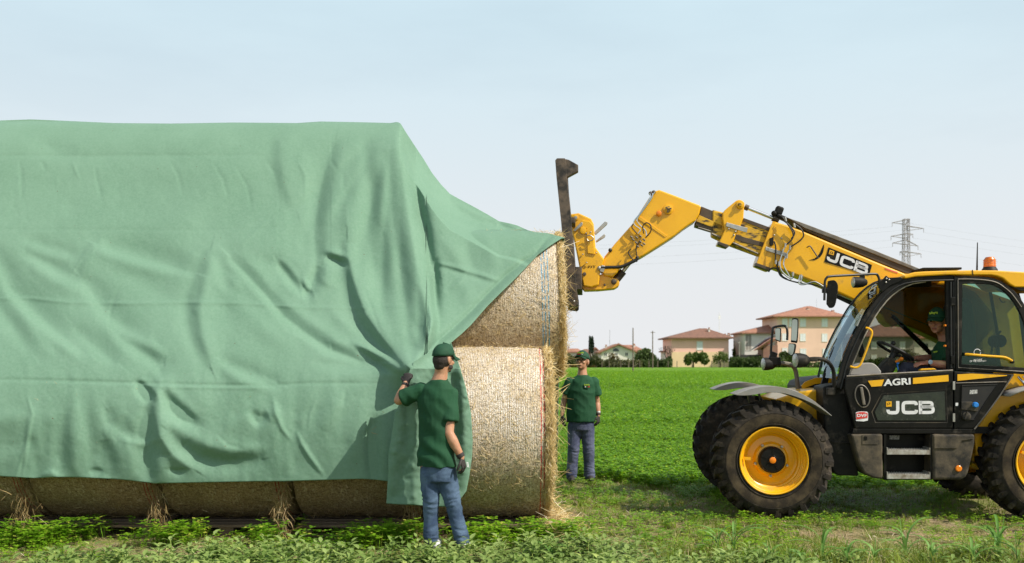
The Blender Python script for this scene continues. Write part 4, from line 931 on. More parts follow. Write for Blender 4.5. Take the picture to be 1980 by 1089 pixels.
hem = [(-400, 920), (0, 921), (65, 925), (100, 923), (150, 923), (230, 927), (300, 935), (345, 934), (500, 931), (545, 931), (700, 926), (730, 928), (756, 932), (822, 932), (826, 700), (838, 688), (850, 678), (872, 663), (892, 646), (910, 629), (942, 592), (962, 572), (990, 545), (1012, 522), (1040, 492), (1065, 474), (1086, 460.6), (1092, 460.5)]
cover = empty('tarpaulin', (0, 0, 0)); tag(cover, 'huge pale green fleece tarpaulin draped and gathered over the bale stack', 'tarpaulin')
def main_sheet():
    cols = np.concatenate([np.arange(-330, 0, 5), np.arange(0, 1092.1, 2.1)]); rows = 345
    T = interp(crest, cols); B = interp(hem, cols); v = np.linspace(0, 1, rows)[:, None]
    px = np.broadcast_to(cols[None], (rows, len(cols))).copy(); py = T[None]+(B-T)[None]*v
    Y = prof_depth(py)
    # right of the corner the cloth leaves the top row and falls across to the second-row bale
    k = np.clip((px-790)/280, 0, 1); crestY = np.interp(cols, [-400, 770, 870, 960, 1092], [11.9, 11.9, 11.65, 11.25, 10.98])
    yb = np.clip((py-T[None])/np.maximum(B-T, 6)[None], 0, 1)
    s_ = np.clip((py-T[None])/70, 0, 1)
    target = crestY[None]*(1-s_)+np.maximum(Y-.03, 9.2)*s_
    Y = np.where(px > 774, Y*(1-np.clip((px-774)/30, 0, 1))+target*np.clip((px-774)/30, 0, 1), Y)
    # stay in front of the upper bale
    cy, cz, rr = B2[0], B2[1], B2[2]+.035; sl = -(py-HY)/F
    a = 1+sl**2; b = -2*(cy+sl*(cz-CH)); c = cy**2+(cz-CH)**2-rr**2; disc = b*b-4*a*c
    ybale = np.where(disc > 0, (-b-np.sqrt(np.maximum(disc, 0)))/(2*a), 99)
    Y = np.where(px > 800, np.minimum(Y, ybale-.02), Y)
    # pulled forward where it is held
    Y -= .30*np.exp(-(((px-792)/34)**2+((py-712)/30)**2)); Y -= .12*np.exp(-(((px-800)/60)**2+((py-640)/70)**2))
    D = fold_disp(px, py)*np.where(px < 640, .92, 1.05)
    D += .010*vnoise(px, py, .008, 1)+.0025*vnoise(px, py, .03, 2)+.0010*vnoise(px, py, .075, 3)+.0005*vnoise(px, py, .2, 4)
    low = np.clip((py-640)/160, 0, 1)*np.clip((740-px)/60, 0, 1); D += low*(.009*vnoise(px, py*.25, .028, 5)+.0025*vnoise(px, py*.35, .07, 8))
    D *= np.clip(yb*14, 0, 1)*.9+.1
    Y = Y-D; z_ = CH-(py-HY)/F*Y; lim = BY-np.sqrt(np.maximum((BR+.03)**2-(np.clip(z_, BZ, BZ+.6)-BZ)**2, .2)); Y = np.where((z_ < BZ+.6) & (px < 826), np.minimum(Y, lim), Y); P = to_world(px, py, Y)
    # carry the cloth over the crest and down behind
    back = []
    top = P[0]
    for dy, dz in ((1.9, -3.6), (1.5, -2.2), (1.1, -1.0), (.75, -.35), (.45, -.1), (.2, -.015)):
        q = top.copy(); q[:, 1] += dy; q[:, 2] += dz; q[:, 2] = np.maximum(q[:, 2], .25); back.append(q)
    P = np.concatenate([np.stack(back), P]); nr, nc = P.shape[:2]
    i, j = np.meshgrid(np.arange(nc-1), np.arange(nr-1)); kk = (j*nc+i).ravel()
    o = link_mesh('draped_sheet', quad_mesh('draped_sheet', P.reshape(-1, 3), np.stack([kk, kk+1, kk+nc+1, kk+nc], 1)), M['cover'], cover, smooth=True)
    s = o.modifiers.new('thickness', 'SOLIDIFY'); s.thickness = .006; s.offset = 1; return o
main_sheet()
def patch(name, yl, left, right, depth, folds=None, step=2.2, bot=None):
    """sheet between two edges given as (y, x) lists; depth(px,py)->Y"""
    n = int((yl[1]-yl[0])/step); ys = np.linspace(yl[0], yl[1], n); l = interp(left, ys); r = interp(right, ys); nc = 70; u = np.linspace(0, 1, nc)[None]
    px = l[:, None]*(1-u)+r[:, None]*u; py = np.broadcast_to(ys[:, None], px.shape).copy()
    if bot is not None: py = py+bot(px)*((ys-yl[0])/(yl[1]-yl[0]))[:, None]**3
    Y = depth(px, py)
    if folds is not None: Y = Y-folds(px, py)
    P = to_world(px, py, Y); nr = n; i, j = np.meshgrid(np.arange(nc-1), np.arange(nr-1)); kk = (j*nc+i).ravel()
    o = link_mesh(name, quad_mesh(name, P.reshape(-1, 3), np.stack([kk, kk+1, kk+nc+1, kk+nc], 1)), M['cover'], cover, smooth=True)
    s = o.modifiers.new('thickness', 'SOLIDIFY'); s.thickness = .006; s.offset = 1; return o
def flap_folds(px, py):
    global RID
    keep = RID; RID = []
    cr_([(800, 720), (806, 790), (800, 860), (806, 975)], .05, 14, 16); cr_([(775, 775), (770, 830), (760, 900), (756, 970)], .03, 7, 10); cr_([(885, 690), (896, 760), (900, 840), (896, 930)], .05, 12, 14)
    cr_([(876, 700), (880, 780), (880, 880)], -.04, 10, 8); cr_([(895, 800), (905, 790), (914, 782)], -.012, 3, 3); cr_([(778, 850), (770, 852)], .012, 5); cr_([(764, 868), (760, 880)], .015, 5); cr_([(790, 900), (800, 903)], .01, 4); cr_([(846, 690), (850, 760), (850, 860)], .04, 14, 14); cr_([(785, 770), (792, 830), (790, 900)], -.03, 8, 8)
    D = fold_disp(px, py); RID = keep
    return D+.006*vnoise(px, py, .05, 21)+.002*vnoise(px, py, .15, 22)+.008*vnoise(px*1.0, py*.2, .05, 23)
def flap_depth(px, py):
    base = 8.93+.11*np.clip((py-700)/250, 0, 1); base = base+.10*np.clip((px-840)/70, 0, 1)-.0*px; return base+.07*np.exp(-((px-840)/25)**2)
patch('hanging_flap', (712, 974), [(712, 794), (740, 783), (775, 775), (800, 763), (840, 757), (880, 751), (925, 750), (974, 747)],
      [(712, 890), (750, 901), (800, 911), (850, 914), (880, 913), (915, 908), (945, 902), (974, 880)], flap_depth, flap_folds, bot=lambda px: 6*np.clip((px-747)/110, 0, 1))
# folded edge that runs from the hand up behind the cap
def roll_depth(px, py): return 8.96+.30*np.clip((px-800)/70, 0, 1)+.1*np.clip((730-py)/60, 0, 1)
patch('gathered_edge', (664, 716), [(664, 858), (680, 832), (700, 800), (716, 793)], [(664, 873), (680, 878), (700, 886), (716, 891)], roll_depth, lambda px, py: .03*np.sin((px*.55+py*.85)/7.)*.5+.004*vnoise(px, py, .1, 31), 1.6)
# ------------------------------------------------------------------ telehandler (local axes: x rearwards, y away, z up)
TH = R(4.6); O = Vector((2.765, 10.4, 0)); EU = Vector((math.cos(TH), -math.sin(TH), 0)); EW = Vector((math.sin(TH), math.cos(TH), 0))
def V(px, py, w):
    d = Vector(((px-HX)/F, 1, -(py-HY)/F)); c = Vector((0, 0, CH)); t = (w-(c-O).dot(EW))/d.dot(EW); p = c+d*t-O
    return Vector((p.dot(EU), w, p.z))
def VL(pts, w): return [V(x, y, w) for x, y in pts]
def off(L, w): return [Vector((p.x, w, p.z)) for p in L]
tele = empty('telehandler', O, -TH); tag(tele, 'yellow and black telehandler with its boom raised to the upper bale', 'telehandler')
def plate(name, pts, w0, w1, mat, parent=tele, bevel=.006, smooth=False, ref=None):
    """solid traced on the plane w0 (its visible side) and carried back to w1"""
    A = VL(pts, w0 if ref is None else ref); A = off(A, w0); m = MB(); m.prism(A, off(A, w1)); return m.build(name, mat, parent, smooth, bevel)
def bez(pts, n=6):
    """smooth curve through points (Catmull-Rom)"""
    P = [Vector(p).to_3d() for p in pts]; out = []
    for i in range(len(P)-1):
        a, b, c, d = P[max(i-1, 0)], P[i], P[i+1], P[min(i+2, len(P)-1)]
        for k in range(n):
            t = k/n; out.append(.5*((2*b)+(c-a)*t+(2*a-5*b+4*c-d)*t*t+(3*b-a-3*c+d)*t**3))
    out.append(P[-1]); return out
def sm2(pts, n=5): return [(p.x, p.y) for p in bez([(x, y, 0) for x, y in pts], n)]
def hosep(name, pts3, r, mat, parent=tele, n=5):
    m = MB(); m.tube(bez(pts3, n), r, 8); return m.build(name, mat, parent, True)
def PV(pts): return [V(x, y, w) for x, y, w in pts]
# ---- wheels
WR = .64; WW = .45
def make_wheel(loc, side=1):
    e = empty('wheel', loc, 0 if side > 0 else math.pi, tele); m = MB()
    m.lathe([(.06, .352), (.03, .365), (.012, .40), (.0, .46), (.006, .52), (.028, .555), (.05, .578), (.10, .592), (.225, .598), (.35, .592), (.40, .578), (.425, .55), (.45, .46), (.44, .40), (.39, .352)], (0, 0, 0), 'y', 72)
    N = 26
    for i in range(N):
        for s_, o_ in ((0, 0), (1, .5)):
            a = 2*math.pi*(i+o_)/N; d = .058; r0, r1 = .57, WR+.002
            def cp(t, y, r): return Vector((r*math.cos(t), y, r*math.sin(t)))
            y0, y1 = (.022, .20) if s_ == 0 else (.428, .25); sk = .14
            sh0 = a; sh1 = a+sk
            A = [cp(sh0-d, y0, r0-.012), cp(sh0+d, y0, r0-.012), cp(sh1+d*.8, y1, r0), cp(sh1-d*.8, y1, r0)]
            yb = y0+(.02 if s_ == 0 else -.02)
            B = [cp(sh0-d*.7, yb, r1-.012), cp(sh0+d*.7, yb, r1-.012), cp(sh1+d*.55, y1, r1), cp(sh1-d*.55, y1, r1)]
            m.prism(A, B)
            # shoulder block running down the sidewall
            C0 = [cp(sh0-d*.75, y0+(.0 if s_ == 0 else 0), .592), cp(sh0+d*.75, y0, .592), cp(sh0+d*.45, y0-(.016 if s_ == 0 else -.016), .535), cp(sh0-d*.45, y0-(.016 if s_ == 0 else -.016), .535)]
            C1 = [c+Vector((0, .04 if s_ == 0 else -.04, 0)) for c in C0]; m.prism(C0, C1)
    m2 = MB(); m2.lathe([(.0445, .372), (.009, .398), (-.002, .45), (.001, .498), (.03, .505)], (0, 0, 0), 'y', 60); sw_ = m2
    for r in (.385, .50): m.lathe([(.0, r), (-.004, r+.005), (.0, r+.01), (.02, r+.005)], (0, .004, 0), 'y', 60)
    ty = m.build('tyre', M['tyre'], e, True, 0, 30); sw_.build('sidewall', M['tyre_side'], e, True, 0, 40)
    m = MB(); m.lathe([(.07, .350), (.03, .356), (.015, .362), (.010, .354), (.016, .342), (.05, .335), (.06, .325), (.085, .322), (.088, .315), (.11, .312), (.113, .305), (.14, .30), (.15, .285), (.2, .275), (.215, .25), (.205, .19), (.17, .165), (.165, .12), (.19, .10), (.3, .10)], (0, 0, 0), 'y', 64)
    m.box((-.30, .06, -.012), (-.235, .10, .018)); m.build('rim', M['yellow'], e, True, 0, 30)
    m = MB(); m.lathe([(.17, .145), (.115, .142), (.105, .13), (.095, .125), (.092, .05), (.085, .045), (.085, .0)], (0, 0, 0), 'y', 40)
    for k in range(5):
        a = k*2*math.pi/5+.3; m.obox((.088*math.cos(a), .093, .088*math.sin(a)), (.05, .012, .016), (0, -a, 0))
    m.build('hub', M['black_paint'], e, True, 0, 30)
    m = MB()
    for k in range(5):
        a = k*2*math.pi/5-math.pi/2; m.lathe([(.165, .016), (.135, .016), (.13, .009), (.13, 0)], (.178*math.cos(a), .02, .178*math.sin(a)), 'y', 8)
    m.build('wheel_nuts', M['steel'], e, True)
    m = MB(); m.lathe([(.09, .034), (.078, .034), (.074, .028), (.074, 0)], (0, 0, 0), 'y', 24); m.build('hub_cap', M['orange'], e, True)
    return e
uF = V(1497, 891, 0).x; UR = uF+2.83
w0 = make_wheel((uF, 0, WR-.02)); w0.rotation_euler = (0, R(3), 0)
for (u, w, s) in ((UR, 0, 1), (uF, 2.31, -1), (UR, 2.31, -1)):
    c = copy_tree(w0, tele); c.location = (u, w, WR-.02); c.rotation_euler = (0, R(21), 0 if s > 0 else math.pi)
# ---- chassis, axles, belly
m = MB()
m.tube([(uF, .3, WR-.02), (uF, 2.0, WR-.02)], .10, 12); m.tube([(UR, .3, WR-.02), (UR, 2.0, WR-.02)], .10, 12)
m.ball((uF, 1.15, WR-.02), (.2, .22, .2)); m.ball((UR, 1.15, WR-.02), (.2, .22, .2)); m.build('axle', M['black_paint'], tele, True)
m = MB(); m.box((uF-.12, .85, .52), (UR+.3, 1.5, 1.0)); m.build('chassis_frame', M['black_paint'], tele, False, .02)
plate('front_chassis', [(1548, 757), (1592, 752), (1600, 800), (1600, 870), (1560, 830), (1520, 790), (1500, 772)], .62, 1.7, M['yellow'], bevel=.02)
# engine pod on the far side and the nose seen over the fender
plate('engine_cover', [(1548, 747), (1556, 738), (1575, 731), (1640, 725), (2040, 715), (2060, 800), (1600, 815), (1560, 790)], 1.25, 2.15, M['black_plastic'], bevel=.05)
plate('engine_cover_stripe', [(1549, 746), (1557, 738), (1576, 731), (1640, 727), (1640, 737), (1576, 743), (1552, 752)], 1.235, 1.25, M['yellow'], bevel=.003)
plate('rear_cowl', [(1900, 640), (1925, 600), (1975, 590), (2080, 600), (2090, 760), (1905, 760)], 1.3, 2.1, M['yellow'], bevel=.05)
m = MB()
for k in range(9):
    a, b = V(1915, 612+k*9, 1.28), V(1970, 610+k*9, 1.28); m.prism([a, b, b+Vector((0, 0, .012)), a+Vector((0, 0, .012))], [a+Vector((0, .03, 0)), b+Vector((0, .03, 0)), b+Vector((0, .03, .012)), a+Vector((0, .03, .012))])
m.build('cowl_louvre', M['black_plastic'], tele)
plate('rear_chassis', [(1960, 722), (2100, 700), (2100, 800), (1990, 880), (1935, 886), (1888, 880), (1884, 836)], .34, .9, M['yellow'], bevel=.015)
plate('rear_inner_chassis', [(1880, 836), (1960, 820), (1950, 930), (1880, 900)], .5, .95, M['yellow_worn'], bevel=.01)
m = MB(); m.tube(bez(PV([(1968, 728, .30), (1985, 748, .30), (2000, 775, .30)])), .014, 8); m.tube(bez(PV([(1978, 727, .30), (1995, 745, .30), (2010, 770, .30)])), .014, 8); m.build('hydraulic_pipe', M['chrome'], tele, True)
# ---- front skirt left of the door
plate('front_skirt', sm2([(1592, 748), (1593, 800), (1599, 860), (1613, 914), (1640, 920)], 4)+[(1660, 921), (1656, 842), (1640, 790), (1634, 745), (1620, 742)], .27, .75, M['black_plastic'], bevel=.015)
plate('front_skirt_rib', [(1600, 852), (1647, 857), (1648, 861), (1601, 856)], .262, .27, M['black_paint'], bevel=.002)
plate('step_side_box', [(1646, 840), (1707, 839.5), (1708, 927), (1688, 924.5), (1672, 916), (1663, 903), (1654, 872)], .10, .55, M['grey_plastic'], bevel=.02)
plate('hatch', [(1667, 841), (1697, 841), (1697, 860), (1667, 860)], .094, .105, M['grey_plastic'], bevel=.004)
plate('hatch_latch', [(1671, 844), (1677, 844), (1677, 851), (1671, 851)], .088, .095, M['black_paint'], bevel=.002)
plate('sill', [(1650, 829), (1885, 829.5), (1886, 839), (1648, 839)], .14, .7, M['black_paint'], bevel=.006)
# steps
plate('step_well', [(1709, 840), (1802, 840), (1802, 928), (1709, 928)], .36, .60, M['black_paint'], bevel=.004)
for yy in (871, 918):
    m = MB(); a, b = V(1717, yy, .08), V(1797, yy, .08); a2, b2_ = V(1717, yy+8, .08), V(1797, yy+8, .08)
    m.prism([a, b, b2_, a2], [Vector((p.x, .30, p.z)) for p in (a, b, b2_, a2)])
    n = 16
    for k in range(n):
        x = a.x+(b.x-a.x)*(k+.5)/n
        for q in (.085, .14, .20, .26): m.prism([(x-.008, q, a.z), (x+.008, q, a.z), (x, q, a.z+.014)], [(x-.008, q+.012, a.z), (x+.008, q+.012, a.z), (x, q+.012, a.z+.014)])
    for x in (a.x-.008, b.x+.003): m.box((x, .08, a2.z), (x+.006, .3, a.z+.03))
    m.build('step_tread', M['alu_step'], tele)
m = MB()
for (x0, x1) in ((1709, 1714), (1799, 1803)): m.prism(VL([(x0, 840), (x1, 840), (x1, 927), (x0, 927)], .12), VL([(x0, 840), (x1, 840), (x1, 927), (x0, 927)], .5))
m.build('step_cheek', M['black_paint'], tele)
plate('step_decal', [(1720, 842), (1739, 842), (1739, 850), (1720, 850)], .352, .36, pm('grey_decal', (.5, .5, .48), (.12, .12, .12), 60, .5), bevel=0)
tb = plate('fuel_tank', [(1804, 840), (1886, 840), (1885.5, 858), (1881, 880), (1873, 914), (1868, 923), (1858, 928), (1804, 928)], .09, .85, M['grey_plastic'], bevel=.025)
plate('tank_ridge', [(1806, 842.5), (1883, 842.5), (1881, 850), (1860, 853), (1850, 868), (1806, 868)], .078, .092, M['grey_plastic'], bevel=.01)
m = MB(); c = V(1853, 906, .09); m.lathe([(.0, .033), (-.012, .033), (-.018, .025), (-.018, 0)], c, 'y', 24); m.build('side_reflector', M['orange'], tele, True)
# ---- cab
WN = .20; WF = .90      # near and far side of the cab
Aout = [(1617, 750), (1621, 735), (1628, 705), (1636, 683), (1645, 662), (1656, 640), (1668, 619), (1681, 597), (1694.5, 579), (1707, 565), (1721, 553), (1733, 545.5), (1747, 539.7), (1768, 536), (1790, 534), (1845, 532.5)]
Ain = [(1637, 750), (1640, 728), (1648, 704), (1655, 687), (1663, 667), (1671, 649), (1681, 630), (1691, 612), (1702, 596), (1714, 581), (1725, 570), (1737, 561), (1751, 553), (1766, 547.5), (1790, 544), (1845, 542)]
def strip(name, Po, Pi, w0_, w1_, mat, parent=tele, bevel=.004):
    m = MB(); n = len(Po); A = [Vector(p) for p in VL(Po, w0_)]; B = VL(Pi, w0_); A2 = off(A, w1_); B2_ = off(B, w1_)
    vs = A+B+A2+B2_; fs = []
    for i in range(n-1):
        fs += [(i, i+1, n+i+1, n+i), (2*n+i, 3*n+i, 3*n+i+1, 2*n+i+1), (i, 2*n+i, 2*n+i+1, i+1), (n+i, n+i+1, 3*n+i+1, 3*n+i)]
    fs += [(0, n, 3*n, 2*n), (n-1, 2*n-1+0, 4*n-1, 3*n-1)]; fs[-1] = (n-1, 3*n-1, 4*n-1, 2*n-1)
    m.add(vs, fs); return m.build(name, mat, parent, True, bevel, 30)
cabf = strip('cab_frame', Aout, Ain, WN, WN+.07, M['black_plastic'])
# rubber line and the pale inner seal
def offs(P, d):
    out = []
    for i, p in enumerate(P):
        a = Vector(P[max(i-1, 0)]); b = Vector(P[min(i+1, len(P)-1)]); t = (b-a).normalized(); out.append((p[0]-t.y*d, p[1]+t.x*d))
    return out
m = MB(); m.tube(VL(offs(Aout, 9), WN-.004), .008, 6); m.build('door_seal', M['hose'], cabf, True)
m = MB(); m.tube(VL(offs(Ain, .5)[1:-1], WN+.02), .010, 6); m.build('inner_seal', pm('pale_worn_edge', (.42, .38, .32), (.25, .23, .2), 20, .6), cabf, True)
# far-side frame, same shape on the far plane of the cab
def shift(P, w): return [Vector((p.x, w, p.z)) for p in VL(P, WN)]
def strip3(name, Lo, Li, w1_, mat, parent):
    n = len(Lo); m = MB(); A2 = [Vector((p.x, w1_, p.z)) for p in Lo]; B2_ = [Vector((p.x, w1_, p.z)) for p in Li]; fs = []
    for i in range(n-1): fs += [(i, i+1, n+i+1, n+i), (2*n+i, 3*n+i, 3*n+i+1, 2*n+i+1), (i, 2*n+i, 2*n+i+1, i+1), (n+i, n+i+1, 3*n+i+1, 3*n+i)]
    m.add(list(Lo)+list(Li)+A2+B2_, fs); return m.build(name, mat, parent, True)
strip3('far_frame', shift(Aout, WF), shift(offs(Aout, 12), WF), WF+.06, M['black_plastic'], cabf)
# windscreen: curved glass from the near to the far pillar
g1 = shift(Aout[1:14], WN+.05); m = MB(); n = len(g1)
g1 = [p+Vector((-.015, 0, .01)) for p in g1]; mid = [p+Vector((-.10, .40, .015)) for p in g1]; g2 = [Vector((p.x, WF, p.z)) for p in g1]
q1 = [p+Vector((-.06, .18, .01)) for p in g1]; q2 = [p+Vector((-.06, .62, .01)) for p in g1]
rows_ = [g1, q1, mid, q2, g2]; fs = []
for r in range(4):
    for i in range(n-1): fs.append((r*n+i, r*n+i+1, (r+1)*n+i+1, (r+1)*n+i))
m.add([p for r in rows_ for p in r], fs); ws = m.build('windscreen', M['glass_front'], tele, True)
m = MB(); m.tube(mid, .009, 6); m.build('windscreen_edge', M['hose'], ws, True)
# yellow tint band at the top of the windscreen, wiper
m = MB(); m.tube(bez(PV([(1691, 570, .5), (1676, 596, .42), (1664, 622, .38), (1655, 645, .36)])), .009, 6); m.tube(bez(PV([(1681, 590, .36), (1660, 630, .34), (1641, 680, .33), (1634, 702, .33)])), .006, 6)
m.obox(V(1655, 640, .34), (.06, .04, .10), (0, R(25), 0)); m.obox(V(1645, 662, .34), (.03, .03, .05), (0, R(25), 0)); m.build('wiper', M['black_plastic'], tele, True)
# roof
roof_o = [(1747, 533.5), (1757, 529.5), (1768, 526.5), (1786, 525), (1831, 523.5), (1880, 522.5), (1928, 523), (1980, 526), (2050, 532), (2052, 556), (1963, 555.5), (1953, 550), (1940, 538.5), (1928, 534), (1917, 532), (1831, 531.5), (1771, 535), (1750, 539)]
plate('cab_roof', roof_o, WN-.03, WF+.05, M['yellow'], bevel=.012)
plate('roof_rear_lip', [(1955, 555), (2050, 555), (2050, 562), (1975, 563)], WN-.02, WN+.4, M['black_plastic'], bevel=.006)
m = MB(); p = V(1884, 522.5, .45); m.box((p.x-.002, .2, p.z-.07), (p.x+.002, .22, p.z+.002)); 
plate('roof_joint', [(1880, 522), (1881.5, 522), (1882, 532), (1880.5, 532)], WN-.034, WN-.028, M['black_paint'], bevel=0)
m = MB(); m.tube([V(1889, 524, .5), V(1890, 469, .5)], [.010, .005], 6); m.build('radio_aerial', M['hose'], tele, True)
bc = V(1913.5, 523.5, .45); m = MB(); m.lathe([(-.01, .085), (.012, .08), (.03, .066), (.04, .064), (.04, .0)], bc, 'z', 24); bb = m.build('beacon_base', M['grey_plastic'], tele, True)
m = MB(); m.lathe([(.04, .064), (.10, .062), (.125, .056), (.145, .042), (.15, .02), (.151, 0)], bc, 'z', 24)
for k in range(4): m.lathe([(.05+k*.02, .0635), (.054+k*.02, .066), (.058+k*.02, .0635)], bc, 'z', 24)
m.build('beacon_lens', M['amber'], bb, True)
m = MB(); p1, p2 = V(1776, 524, .7), V(1850, 521.5, .7); m.box((p1.x, .55, p1.z), (p2.x, .95, p2.z+.012)); m.build('roof_glass_panel', M['black_plastic'], tele, False, .004)
# cab interior structure (B pillar, far pillars, floor, rear wall)
plate('door_post', [(1829, 542), (1846, 540), (1848, 716), (1832, 718)], WN+.005, WN+.06, M['black_plastic'], bevel=.008)
m = MB(); m.tube(VL([(1838.5, 545), (1839.5, 712)], WN-.008), .010, 6); m.tube(VL([(1844, 545), (1845, 712)], WN-.006), .006, 6); m.build('door_seal', M['hose'], tele, True)
for yy in (575, 688): plate('door_hinge', [(1839, yy), (1847, yy), (1847, yy+16), (1839, yy+16)], WN-.03, WN, M['black_paint'], bevel=.004)
for yy in (738, 800): plate('body_hinge', [(1842.5, yy), (1847, yy), (1847, yy+16), (1842.5, yy+16)], .115, .14, M['steel'], bevel=.002)
# rear quarter window, opened a little: frame, glass, rail
qo = sm2([(1845, 534), (1880, 534), (1911, 536), (1930, 541), (1943, 547.5), (1962, 563), (1980, 587), (1994, 615), (2005, 650)], 3)+[(2012, 726), (1848, 716)]
qi = sm2([(1861, 549), (1885, 548.5), (1915, 550), (1928, 554.5), (1940, 562), (1955, 577), (1970, 600), (1980, 625), (1988, 655)], 3)+[(1994, 712), (1860, 704)]
m = MB(); m.ring(VL(qo, WN-.015), VL(qi, WN-.015), off(VL(qo, WN-.015), WN+.03), off(VL(qi, WN-.015), WN+.03)); qf = m.build('quarter_window', M['black_plastic'], tele, True, .006, 30)
m = MB(); A = VL(qi, WN); m.prism(A, off(A, WN+.006)); qg = m.build('pane', M['glass_green'], qf)
m = MB(); L_ = VL(sm2([(1852, 540), (1880, 540), (1911, 542.5), (1928, 547), (1940, 554.5), (1957, 569), (1975, 594)], 3), WN-.02); m.tube(L_, .006, 6); m.tube(VL([(1852, 541), (1853, 711), (1985, 719)], WN-.02), .006, 6); m.build('frame_rib', M['rail_grey'], qf, True)
hosep('grab_rail', PV([(1866, 685, WN-.04), (1880, 686, WN-.065), (1910, 688.5, WN-.065), (1938, 690.5, WN-.065), (1948, 693, WN-.06), (1957, 698, WN-.03)]), .013, M['yellow'])
m = MB(); m.ball(V(1866, 685, WN-.03), .02); m.ball(V(1957, 699, WN-.02), .024); m.build('rail_knob', M['black_plastic'], tele, True)
hosep('grab_handle', PV([(1674, 634, WN-.02), (1681, 636, WN-.03), (1686, 643, WN-.03), (1682, 658, WN-.03), (1667, 698, WN-.03), (1660, 709, WN-.03), (1652, 711, WN-.03), (1644, 708.5, WN-.02)]), .012, M['yellow'])
# door body
door_pts = [(1635, 730), (1700, 726), (1843, 717.5), (1843, 829), (1653, 829), (1641, 780), (1633, 752)]
door = plate('door', door_pts, .14, .20, M['black_paint'], bevel=.012)
dr_pts = [(1845, 718), (1962, 724), (1938, 760), (1912, 797), (1886, 829), (1845, 829)]
dr = plate('rear_side_panel', dr_pts, .14, .20, M['black_paint'], bevel=.01)
m = MB(); m.tube(VL([(1637, 728), (1700, 724), (1842, 716.5)], .15), .012, 6); m.build('window_ledge', M['rail_grey'], door, True)
m = MB(); m.tube(VL([(1848, 741), (1940, 738.5), (1946, 739)], .136), .005, 6); m.tube(VL([(1958, 726), (1934, 764), (1908, 800), (1884, 830)], .135), .008, 6); m.build('panel_edge', M['rail_grey'], dr, True)
rec = [(1708, 765), (1826, 757), (1828, 813), (1697, 813), (1691, 797)]
m = MB(); ro_ = [(1704, 761), (1830, 753), (1833, 818), (1692, 818), (1685, 797)]
m.ring(VL(ro_, .138), VL(rec, .145), VL(ro_, .142), VL(rec, .150)); m.build('door_recess_edge', M['grey_plastic'], door, True, 0, 60)
plate('door_window', rec, .1335, .139, pm('smoked_panel', (.018, .024, .022), (.03, .04, .03), 10, .18, 0, 0, 60, (.08, .08, .05), .2, 8), door, bevel=.001, ref=.139)
m = MB(); p = V(1667, 766, .14)
m.lathe([(.0, .092), (-.014, .09), (-.016, .082), (-.004, .078), (.0, .0)], (0, 0, 0), 'y', 28); hb = MB()
for v, in [(0,)]: pass
m.v = [(p.x+x*.78+z*-.12, p.y+y, p.z+z*1.28) for x, y, z in m.v]; ho = m.build('door_handle', M['black_plastic'], door, True, 0, 40)
m = MB(); m.tube([(p.x+.074*math.cos(t)-.12*.118*math.sin(t), p.y-.008, p.z+.118*math.sin(t)) for t in np.linspace(0, 2*math.pi, 29)], .008, 6, caps=False); m.build('handle_rim', M['rail_grey'], ho, True)
m = MB(); m.box((-.016, -.03, -.095), (.016, -.006, .095)); m.v = [(p.x+x+z*-.16, p.y+y, p.z+z) for x, y, z in m.v]; m.build('grip', M['rail_grey'], ho, False, .008)
plate('door_stripe', [(1678, 736.5), (1709, 734), (1704.5, 746.5), (1685, 748)], .134, .1385, M['yellow'], door, bevel=0, ref=.14)
plate('door_stripe', [(1765, 731), (1833.5, 725), (1834, 737.5), (1765, 742.5)], .134, .1385, M['yellow'], door, bevel=0, ref=.14)
plate('panel_stripe', [(1851, 724), (1879, 722.5), (1947, 725.6), (1946, 727), (1851, 736.5)], .134, .1385, M['yellow'], dr, bevel=0, ref=.14)
rr_ = [(1860, 746), (1928, 743.5), (1905, 778), (1884, 812), (1858, 812)]
ri = offs([rr_[0], rr_[1], rr_[2], rr_[3], rr_[4]], 0)
plate('filler_recess', rr_, .1345, .139, pm('recess_black', (.006, .006, .006), (.012, .011, .01), 8, .6), dr, bevel=0, ref=.14)
m = MB(); m.tube(VL(rr_+[rr_[0]], .134), .007, 6); m.build('recess_rim', M['black_plastic'], dr, True)
def disc(name, px, py, w, r, th, mat, parent, n=24):
    m = MB(); m.lathe([(.0, r), (-th, r*.96), (-th*1.3, r*.7), (-th*1.3, 0)], V(px, py, w), 'y', n); return m.build(name, mat, parent, True, 0, 40)
disc('filler_cap', 1885, 783, .12, .030, .03, M['blue'], dr); disc('filler_cap', 1868, 805, .125, .046, .02, M['grey_plastic'], dr); 
m = MB(); m.obox(V(1868, 804, .10), (.022, .03, .085), (0, R(20), 0)); m.build('cap_grip', M['grey_plastic'], dr, False, .005)
plate('filler_shelf', [(1859, 777), (1880, 777), (1893, 788), (1890, 796), (1859, 792)], .115, .136, M['grey_plastic'], dr, bevel=.004)
plate('info_sticker', [(1875, 754.5), (1889, 753.5), (1889, 761.5), (1874.5, 762.5)], .1315, .1345, pm('printed_sticker', (.75, .75, .72), (.1, .1, .1), 90, .5), dr, bevel=0, ref=.14)
plate('white_sticker', [(1847.5, 779), (1852.5, 779), (1852.5, 785), (1847.5, 785)], .1355, .1388, M['white'], dr, bevel=0, ref=.14)
